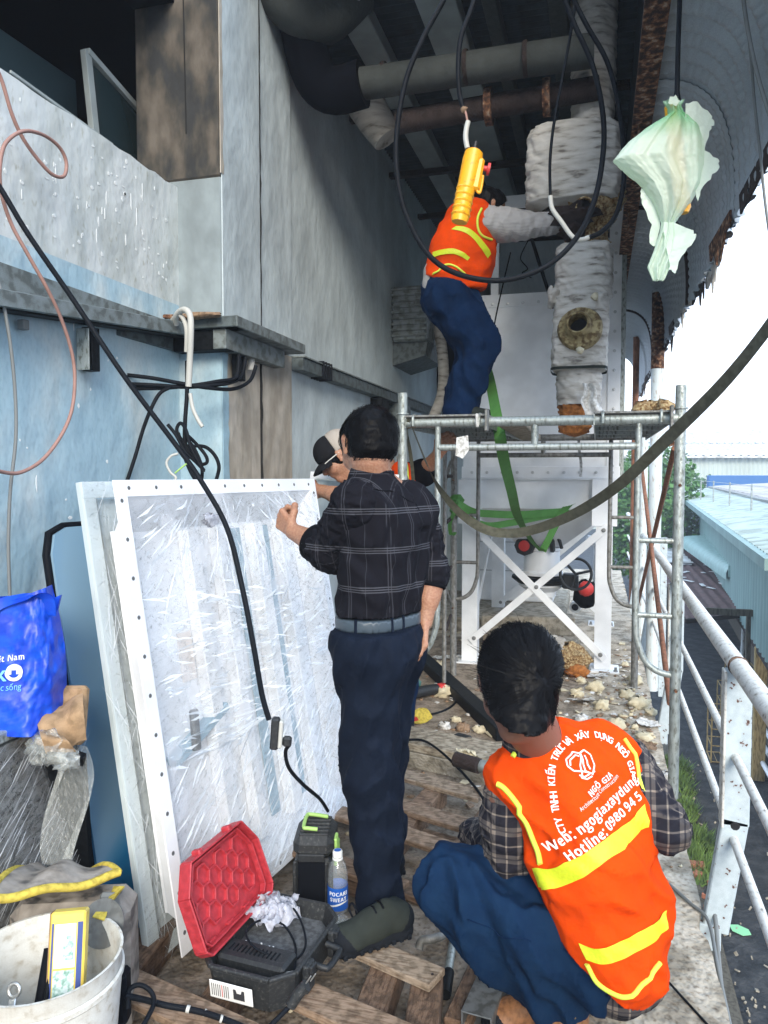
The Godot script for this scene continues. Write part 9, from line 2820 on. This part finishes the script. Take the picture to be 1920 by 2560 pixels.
	for ch in text.length():
		var want := total * (ch + 0.5) / text.length()
		var k := 0
		while k < pc.size() - 2 and want > pc[k].distance_to(pc[k + 1]):
			want -= pc[k].distance_to(pc[k + 1])
			k += 1
		var tg := (pc[k + 1] - pc[k]).normalized()
		var at := pc[k] + tg * want
		if text[ch] != " ":
			pr.add(lay.call(accented(text[ch], 0.0215), at, atan2(tg.dot(e2), tg.dot(e1))))
	pr.add(lay.call(letters("NGÔ GIA", 0.019), v.hit(V(0.012,0.871,-1.529), V(0.017,0.587,-2.242)), 0.05))
	pr.add(lay.call(letters("Architecture Construction", 0.0115, false), v.hit(V(0.011,0.855,-1.528), V(0.016,0.563,-2.241)), 0.03))
	pr.add(lay.call(letters("Web: ngogiaxaydung.c", 0.0285), v.hit(V(0.016,0.819,-1.527), V(0.023,0.51,-2.24)), 0.02))
	pr.add(lay.call(letters("Hotline: 0980 94 5", 0.0285), v.hit(V(0.029,0.788,-1.529), V(0.043,0.465,-2.243)), 0.02))
	part("vest_lettering", pr, M.vest_print, o)
	# emblem: two interlocked angular outlines
	var em := MB.new()
	var ctr := v.hit(V(-0.02,0.909,-1.522), V(-0.03,0.642,-2.232))
	for ln in [[[-30, 20], [-22, 34], [4, 36], [16, 22], [-6, 2], [-14, -16], [-22, -22], [-12, -34], [2, -36]], [[-24, 16], [-16, 27], [2, 28], [8, 20]], [[-30, 20], [-26, 2], [-8, -14], [2, -26]], [[18, 22], [32, 20], [36, 2], [22, -18], [4, -34]], [[18, 22], [2, 0], [-4, -16], [4, -30], [14, -30]], [[22, 12], [10, -6], [8, -20]], [[-22, -14], [-14, -26], [0, -28]]]:
		for k in ln.size() - 1:
			var a := Vector2(ln[k][0], ln[k][1]) * 0.00095
			var b := Vector2(ln[k + 1][0], ln[k + 1][1]) * 0.00095
			var d := (b - a).normalized()
			var n2 := Vector2(-d.y, d.x) * 0.0018
			for st in 3:
				var u0 := a.lerp(b, st / 3.0)
				var u1 := a.lerp(b, (st + 1) / 3.0)
				em.face([Vector3(u0.x - n2.x, u0.y - n2.y, 0), Vector3(u1.x - n2.x, u1.y - n2.y, 0), Vector3(u1.x + n2.x, u1.y + n2.y, 0), Vector3(u0.x + n2.x, u0.y + n2.y, 0)], Vector3.BACK)
	part("vest_emblem", lay.call(em, ctr, 0.1), M.vest_print, o)
	# tan boots
	shoe(o, V(-0.014,0.01,-2.074), V(-0.272,0.01,-1.938), V(-0.073,0.129,-1.943), Vector3.UP, M.boot, M.shoe_sole)
	shoe(o, V(0.101,0.01,-2.364), V(0.02,0.01,-2.554), j.an_r, Vector3.UP, M.boot, M.shoe_sole)
	part("boot_shaft", MB.new().lathe(Transform3D(Basis(), V(-0.066,0.1,-1.933)), [Vector2(0.062, -0.04), Vector2(0.066, 0.0), Vector2(0.064, 0.03), Vector2(0.055, 0.035)], 20), M.boot, o)
	part("boot_tab", MB.new().box(Transform3D(Basis(Vector3.UP, 0.3), V(-0.042,0.149,-1.87)), Vector3(0.022, 0.014, 0.006), 0.002), M.brass, o)

# ---------------------------------------------------------------- the man on the scaffold
func person_on_scaffold() -> void:
	var j := {
		"pelvis": V(-0.838,2.496,-4.395), "waist": V(-0.822,2.642,-4.408), "chest": V(-0.761,2.814,-4.434), "neck": V(-0.689,2.98,-4.483),
		"sh_r": V(-0.633,2.876,-4.39), "sh_l": V(-0.709,2.983,-4.613), "el_r": V(-0.432,2.854,-4.423), "wr_r": V(-0.25,2.867,-4.474),
		"el_l": V(-0.497,2.955,-4.671), "wr_l": V(-0.278,2.94,-4.595),
		"hip_r": V(-0.814,2.454,-4.327), "hip_l": V(-0.857,2.492,-4.494), "kn_r": V(-0.632,2.193,-4.311), "kn_l": V(-0.704,2.235,-4.522), "an_r": V(-0.748,1.821,-4.311), "an_l": V(-0.807,1.836,-4.493)}
	var o := thing("person", Vector3(j.an_r.x, 1.77, j.an_r.z), "person on the scaffold in orange vest, striped shirt and jeans, reaching to the lagged pipe", "person")
	var body := Body.new()
	limbs(body, j)
	var mb := body.mesh(0.016)
	var hc := V(-0.627,3.009,-4.534)
	var hb := Body.new()
	head(hb, hc, Vector3(0.9, -0.2, -0.5), Vector3(0.2, 1, 0), j.neck, 0.95)
	hb.mesh_into(mb, 0.009)
	for q in [["wr_r", Vector3(0.9, 0.12, -0.3)], ["wr_l", Vector3(0.9, 0.2, 0.0)]]:
		var hd := Body.new()
		hd.k = 0.009
		hd.bone(j[q[0]] - q[1] * 0.03, j[q[0]], 0.03, 0.027)
		hand(hd, j[q[0]], q[1], Vector3(0, -0.5, -0.8), Vector3(0, 1, 0.2), 0.55, 1.0)
		hd.mesh_into(mb, 0.006)
	part("body", mb, M.skin, o)
	hair(o, hc, Vector3(0.9, -0.2, -0.5), Vector3(0.2, 1, 0), 0.97, 13, 300, Vector3(0, 1, 0), -0.06, 0.05, 0.2)
	var t := Body.new()
	t.k = 0.06
	t.amp = 0.022
	t.fold = folds(41, 0.021, 6.0, Vector3(0.6, -1, 0), 2.4)
	for e in ["r", "l"]:
		t.chain([j["hip_" + e], j["hip_" + e].lerp(j["kn_" + e], 0.55), j["kn_" + e], j["kn_" + e].lerp(j["an_" + e], 0.5), j["an_" + e]], [0.125, 0.112, 0.092, 0.084, 0.086])
	t.bone(j.hip_l, j.hip_r, 0.13, 0.13)
	t.bone(j.pelvis, j.pelvis.lerp(j.waist, 0.5), 0.135, 0.125)
	t.cuts = [[V(-0.785,1.782,-4.371), Vector3.DOWN], [V(-0.844,2.557,-4.397), Vector3(0.30, 1, 0).normalized()]]
	part("jeans", t.mesh(0.014), M.denim_dark, o)
	var s := Body.new()
	s.k = 0.06
	s.bone(j.chest, V(-0.844,2.557,-4.397), 0.14, 0.132)
	s.bone(V(-0.872,2.576,-4.39), V(-0.897,2.531,-4.381), 0.115, 0.075)
	s.cuts = [[V(-0.935,2.483,-4.368), Vector3(-0.45, -1, 0).normalized()]]
	part("shirt", s.mesh(0.014), M.shirt_stripe, o)
	var sl := Body.new()
	sl.k = 0.03
	sl.amp = 0.01
	sl.fold = folds(44, 0.009, 9.0, Vector3(1, 0, 0), 0.7)
	sl.chain([j.sh_r, j.sh_r.lerp(j.el_r, 0.6), j.el_r, j.wr_r], [0.094, 0.086, 0.074, 0.056])
	part("sleeve", sl.mesh(0.011), M.shirt_stripe, o)
	var s2 := Body.new()
	s2.k = 0.03
	s2.chain([j.sh_l, j.el_l, j.wr_l], [0.085, 0.07, 0.052])
	part("sleeve", s2.mesh(0.014), M.shirt_stripe, o)
	var v := Body.new()
	v.k = 0.06
	v.amp = 0.012
	v.fold = folds(46, 0.010, 6.0, Vector3(1, 0.4, 0), 2.0)
	v.bone(V(-0.716,2.904,-4.399), V(-0.751,2.959,-4.569), 0.095, 0.095)
	v.chain([V(-0.719,2.873,-4.407), V(-0.78,2.726,-4.393), V(-0.825,2.595,-4.383)], [0.145, 0.155, 0.142])
	v.chain([V(-0.689,2.827,-4.454), V(-0.717,2.663,-4.417), V(-0.725,2.579,-4.389)], [0.12, 0.12, 0.105])
	v.chain([V(-0.684,2.595,-4.36), V(-0.666,2.509,-4.35)], [0.06, 0.045])
	v.cuts = [[V(-0.885,2.552,-4.385), Vector3(-0.55, -0.95, 0).normalized()], [V(-0.654,2.499,-4.446), Vector3.DOWN]]
	part("vest", v.mesh(0.012), M.vest, o)
	part("upper_band", band(v, [[V(-0.727,2.755,-4.024), V(-0.836,2.947,-4.628)], [V(-0.685,2.753,-4.036), V(-0.788,2.944,-4.641)], [V(-0.634,2.724,-4.049), V(-0.729,2.911,-4.656)], [V(-0.58,2.662,-4.06), V(-0.667,2.839,-4.669)], [V(-0.551,2.613,-4.065), V(-0.634,2.783,-4.675)]], [[V(-0.75,2.739,-4.017), V(-0.863,2.927,-4.62)], [V(-0.699,2.729,-4.031), V(-0.804,2.916,-4.635)], [V(-0.65,2.7,-4.043), V(-0.747,2.883,-4.649)], [V(-0.598,2.637,-4.054), V(-0.688,2.811,-4.662)], [V(-0.567,2.589,-4.06), V(-0.652,2.756,-4.669)]], 0.004), M.hi_yellow, o)
	part("lower_band", band(v, [[V(-0.841,2.621,-3.985), V(-0.968,2.792,-4.583)], [V(-0.795,2.635,-3.999), V(-0.914,2.808,-4.599)], [V(-0.737,2.64,-4.015), V(-0.848,2.814,-4.618)], [V(-0.69,2.621,-4.027), V(-0.794,2.792,-4.631)], [V(-0.655,2.594,-4.036), V(-0.754,2.761,-4.641)]], [[V(-0.839,2.594,-3.985), V(-0.965,2.761,-4.582)], [V(-0.795,2.609,-3.998), V(-0.914,2.778,-4.597)], [V(-0.741,2.613,-4.013), V(-0.853,2.783,-4.615)], [V(-0.699,2.599,-4.024), V(-0.804,2.767,-4.627)], [V(-0.667,2.577,-4.031), V(-0.767,2.742,-4.636)]], 0.004), M.hi_yellow, o)
	part("armhole_trim", piping(v, [[V(-0.601,2.849,-4.065), V(-0.691,3.055,-4.674)], [V(-0.619,2.801,-4.057), V(-0.712,2.999,-4.665)], [V(-0.618,2.748,-4.054), V(-0.711,2.938,-4.662)], [V(-0.594,2.705,-4.059), V(-0.683,2.889,-4.667)], [V(-0.547,2.686,-4.07), V(-0.63,2.866,-4.681)]], 0.007), M.hi_trim, o)
	part("hem_trim", piping(v, [[V(-0.874,2.469,-3.968), V(-1.005,2.617,-4.563)], [V(-0.833,2.512,-3.982), V(-0.958,2.667,-4.579)], [V(-0.787,2.551,-3.997), V(-0.905,2.711,-4.596)], [V(-0.748,2.556,-4.008), V(-0.86,2.717,-4.609)], [V(-0.698,2.527,-4.02), V(-0.803,2.684,-4.623)], [V(-0.661,2.488,-4.028), V(-0.76,2.64,-4.632)]], 0.006), M.hi_trim, o)
	shoe(o, Vector3(j.an_r.x - 0.08, 1.755, j.an_r.z), Vector3(j.an_r.x + 0.19, 1.755, j.an_r.z + 0.02), j.an_r + Vector3(0, -0.03, 0), Vector3.UP, M.shoe_olive, M.shoe_sole)
	shoe(o, Vector3(j.an_l.x - 0.08, 1.755, j.an_l.z), Vector3(j.an_l.x + 0.19, 1.755, j.an_l.z + 0.02), j.an_l + Vector3(0, -0.03, 0), Vector3.UP, M.shoe_olive, M.shoe_sole)

# ---------------------------------------------------------------- the man in the cap
func person_in_cap() -> void:
	var j := {
		"pelvis": V(-0.98,0.688,-3.582), "waist": V(-0.997,0.874,-3.556), "chest": V(-1.044,1.19,-3.519), "neck": V(-1.099,1.408,-3.474),
		"sh_l": V(-1.091,1.318,-3.378), "sh_r": V(-1.033,1.331,-3.602), "el_l": V(-1.107,1.362,-3.324), "wr_l": V(-1.243,1.391,-3.391),
		"el_r": V(-1.077,1.135,-3.631), "wr_r": V(-1.082,1.088,-3.42),
		"hip_l": V(-0.983,0.67,-3.507), "hip_r": V(-0.981,0.635,-3.672), "kn_l": V(-1,0.327,-3.484), "kn_r": V(-1.004,0.27,-3.667), "an_l": V(-0.985,0.012,-3.513), "an_r": V(-0.989,-0.016,-3.676)}
	var o := thing("person", Vector3(j.pelvis.x, 0, j.pelvis.z), "person in black and tan cap and glasses, bending behind the man in the checked shirt", "person")
	var body := Body.new()
	limbs(body, j, 0.95)
	var mb := body.mesh(0.016)
	var hc := V(-1.166,1.551,-3.422)
	var fwd := Vector3(-0.72, -0.55, 0.25).normalized()
	var up := Vector3(-0.45, 0.8, 0.1)
	var hb := Body.new()
	head(hb, hc, fwd, up, j.neck, 0.95)
	hb.mesh_into(mb, 0.006)
	var hd := Body.new()
	hd.k = 0.009
	hd.bone(j.el_l, j.wr_l, 0.042, 0.03)
	hand(hd, j.wr_l, Vector3(-0.9, -0.2, -0.2), Vector3(0, -0.6, -0.7), Vector3(0, 1, 0), 0.6)
	hd.mesh_into(mb, 0.007)
	part("body", mb, M.skin, o)
	up = (up - fwd * up.dot(fwd)).normalized()
	var rt := fwd.cross(up).normalized()
	# cap: dome in two colours, brim, patch
	var cf := Body.new()
	cf.k = 0.02
	cf.bone(hc + up * 0.036 - fwd * 0.02, hc + up * 0.042 + fwd * 0.022, 0.090, 0.082, rt, 0.95)
	cf.cuts = [[hc + up * 0.022, (-up - fwd * 0.12).normalized()], [hc + fwd * 0.0, -fwd]]
	part("cap_front", cf.mesh(0.007), M.cap_black, o)
	var cb := Body.new()
	cb.k = 0.02
	cb.bone(hc + up * 0.036 - fwd * 0.02, hc + up * 0.042 + fwd * 0.022, 0.0895, 0.0815, rt, 0.95)
	cb.cuts = [[hc + up * 0.018, (-up - fwd * 0.12).normalized()], [hc + fwd * 0.001, fwd]]
	part("cap_back", cb.mesh(0.007), M.cap_mesh, o)
	part("cap_opening", MB.new().lathe(Transform3D(stand(rt * -1.0 - fwd * 0.6), hc - rt * 0.062 - fwd * 0.058 + up * 0.03), [Vector2(0.0, 0.008), Vector2(0.018, 0.006), Vector2(0.022, 0.0)], 14), M.cap_black, o)
	part("cap_brim", MB.new().grid(func(u, v):
		var an: float = lerpf(-1.15, 1.15, u)
		var rr: float = lerpf(0.078, 0.078 + 0.075 * cos(an * 0.85), v)
		return hc + up * (0.028 - 0.03 * v * v - 0.018 * sin(an) * sin(an)) + (fwd * cos(an) + rt * sin(an) * 0.92) * rr, 20, 6).grid(func(u, v):
		var an: float = lerpf(-1.15, 1.15, u)
		var rr: float = lerpf(0.078, 0.078 + 0.075 * cos(an * 0.85), v)
		return hc + up * (0.024 - 0.03 * v * v - 0.018 * sin(an) * sin(an)) + (fwd * cos(an) + rt * sin(an) * 0.92) * rr, 20, 6), M.cap_black, o)
	part("cap_patch", MB.new().box(Transform3D(aim(fwd * 0.75 - rt * 0.55 + up * 0.25, up), hc + (fwd * 0.77 - rt * 0.55 + up * 0.25).normalized() * 0.088 + up * 0.034), Vector3(0.035, 0.042, 0.006), 0.003), mk(L(0.02, 0.05, 0.025), 0.8), o)
	for sd in [-1.0, 1.0]:
		part("glasses_temple", MB.new().bar(hc + rt * sd * 0.079 + fwd * 0.075 + up * 0.006, hc + rt * sd * 0.081 - fwd * 0.01 + up * 0.012, 0.003, 0.005, up), M.cable_white, o)
		part("eye", MB.new().lathe(Transform3D(stand(fwd), hc + rt * sd * 0.031 + fwd * 0.083 + up * 0.002), [Vector2(0.011, -0.004), Vector2(0.008, 0.003), Vector2(0.0, 0.005)], 12), M.cable_white, o)
		part("lens", MB.new().lathe(Transform3D(stand(fwd), hc + rt * sd * 0.033 + fwd * 0.1), [Vector2(0.022, -0.001), Vector2(0.022, 0.001), Vector2(0.0, 0.001)], 18), M.pet, o)
	hair(o, hc - up * 0.012, fwd, up, 0.93, 17, 200, up, -0.05, 0.03, 0.1)
	var s := Body.new()
	s.k = 0.05
	s.chain([j.neck.lerp(j.chest, 0.35), j.chest, j.waist, j.pelvis], [0.085, 0.125, 0.12, 0.12])
	s.bone(j.sh_l, j.sh_r, 0.075, 0.075)
	s.bone(j.sh_l, j.sh_l.lerp(j.el_l, 0.8), 0.07, 0.062)
	s.bone(j.sh_r, j.sh_r.lerp(j.el_r, 0.6), 0.07, 0.06)
	part("shirt", s.mesh(0.015), M.black_cloth, o)
	plain_legs(o, j)

func plain_legs(o: Node3D, j: Dictionary) -> void:
	var t := Body.new()
	t.k = 0.05
	for e in ["l", "r"]:
		t.chain([j["hip_" + e], j["kn_" + e], j["an_" + e]], [0.105, 0.08, 0.068])
	t.bone(j.pelvis, j.hip_l, 0.11, 0.11)
	part("trousers", t.mesh(0.016), M.denim_dark, o)
	for e in ["l", "r"]:
		var a: Vector3 = j["an_" + e]
		shoe(o, Vector3(a.x + 0.07, 0.005, a.z + 0.02), Vector3(a.x - 0.2, 0.005, a.z), Vector3(a.x, 0.10, a.z), Vector3.UP, M.shoe_olive, M.shoe_sole)

# ---------------------------------------------------------------- the worker almost hidden behind
func person_behind() -> void:
	var j := {
		"pelvis": V(-1.063,0.685,-4.078), "waist": V(-1.066,0.889,-4.089), "chest": V(-1.056,1.249,-4.08), "neck": V(-1.093,1.477,-4.061),
		"sh_l": V(-1.095,1.404,-3.953), "sh_r": V(-1.004,1.452,-4.188), "el_l": V(-1.115,1.157,-3.934), "wr_l": V(-1.133,1.044,-3.819),
		"el_r": V(-0.912,1.473,-4.059), "wr_r": V(-0.803,1.569,-3.939),
		"hip_l": V(-1.075,0.656,-4.022), "hip_r": V(-1.048,0.633,-4.153), "kn_l": V(-1.082,0.315,-4.001), "kn_r": V(-1.045,0.274,-4.165), "an_l": V(-1.086,0.02,-4.036), "an_r": V(-1.058,-0.005,-4.198)}
	var o := thing("person", Vector3(j.pelvis.x, 0, j.pelvis.z), "person in black sleeve and orange vest, mostly hidden, arm raised to the scaffold's left post", "person")
	var body := Body.new()
	limbs(body, j, 0.95)
	var mb := body.mesh(0.016)
	var hb := Body.new()
	var hc := V(-1.154,1.616,-4.052)
	head(hb, hc, Vector3(0.3, -0.2, 0.9), Vector3.UP, j.neck, 0.95)
	hb.mesh_into(mb, 0.009)
	var hd := Body.new()
	hd.k = 0.009
	hd.bone(j.el_r, j.wr_r, 0.042, 0.03)
	hand(hd, j.wr_r, V(-0.755,1.632,-3.904) - j.wr_r, Vector3(0.5, 0, -0.8), Vector3(-0.4, 0.6, 0), 0.8)
	hd.mesh_into(mb, 0.0065)
	part("body", mb, M.skin, o)
	hair(o, hc, Vector3(0.3, -0.2, 0.9), Vector3.UP, 0.97, 19, 200, Vector3.UP, -0.05, 0.04, 0.1)
	var s := Body.new()
	s.k = 0.05
	s.chain([j.neck.lerp(j.chest, 0.4), j.chest, j.waist, j.pelvis], [0.08, 0.125, 0.12, 0.12])
	s.bone(j.sh_l, j.sh_r, 0.075, 0.07)
	s.chain([j.sh_r, j.sh_r.lerp(j.el_r, 1.1)], [0.075, 0.078])
	s.chain([j.sh_l, j.sh_l.lerp(j.el_l, 0.6)], [0.07, 0.065])
	part("shirt", s.mesh(0.014), M.black_cloth, o)
	var v := Body.new()
	v.k = 0.05
	v.chain([j.neck.lerp(j.chest, 0.45), j.chest, j.waist], [0.10, 0.136, 0.132])
	v.bone(V(-1.01,1.482,-4.001), V(-0.965,1.305,-3.983), 0.06, 0.07)
	v.cuts = [[j.pelvis, Vector3.DOWN]]
	part("vest", v.mesh(0.014), M.vest, o)
	part("vest_edge", piping(v, [[V(-0.919,1.528,-3.696), V(-1.065,1.536,-4.28)], [V(-0.91,1.478,-3.696), V(-1.054,1.477,-4.28)], [V(-0.905,1.409,-3.694), V(-1.047,1.398,-4.277)], [V(-0.895,1.352,-3.694), V(-1.036,1.332,-4.277)]], 0.012), M.hi_trim, o)
	plain_legs(o, j)
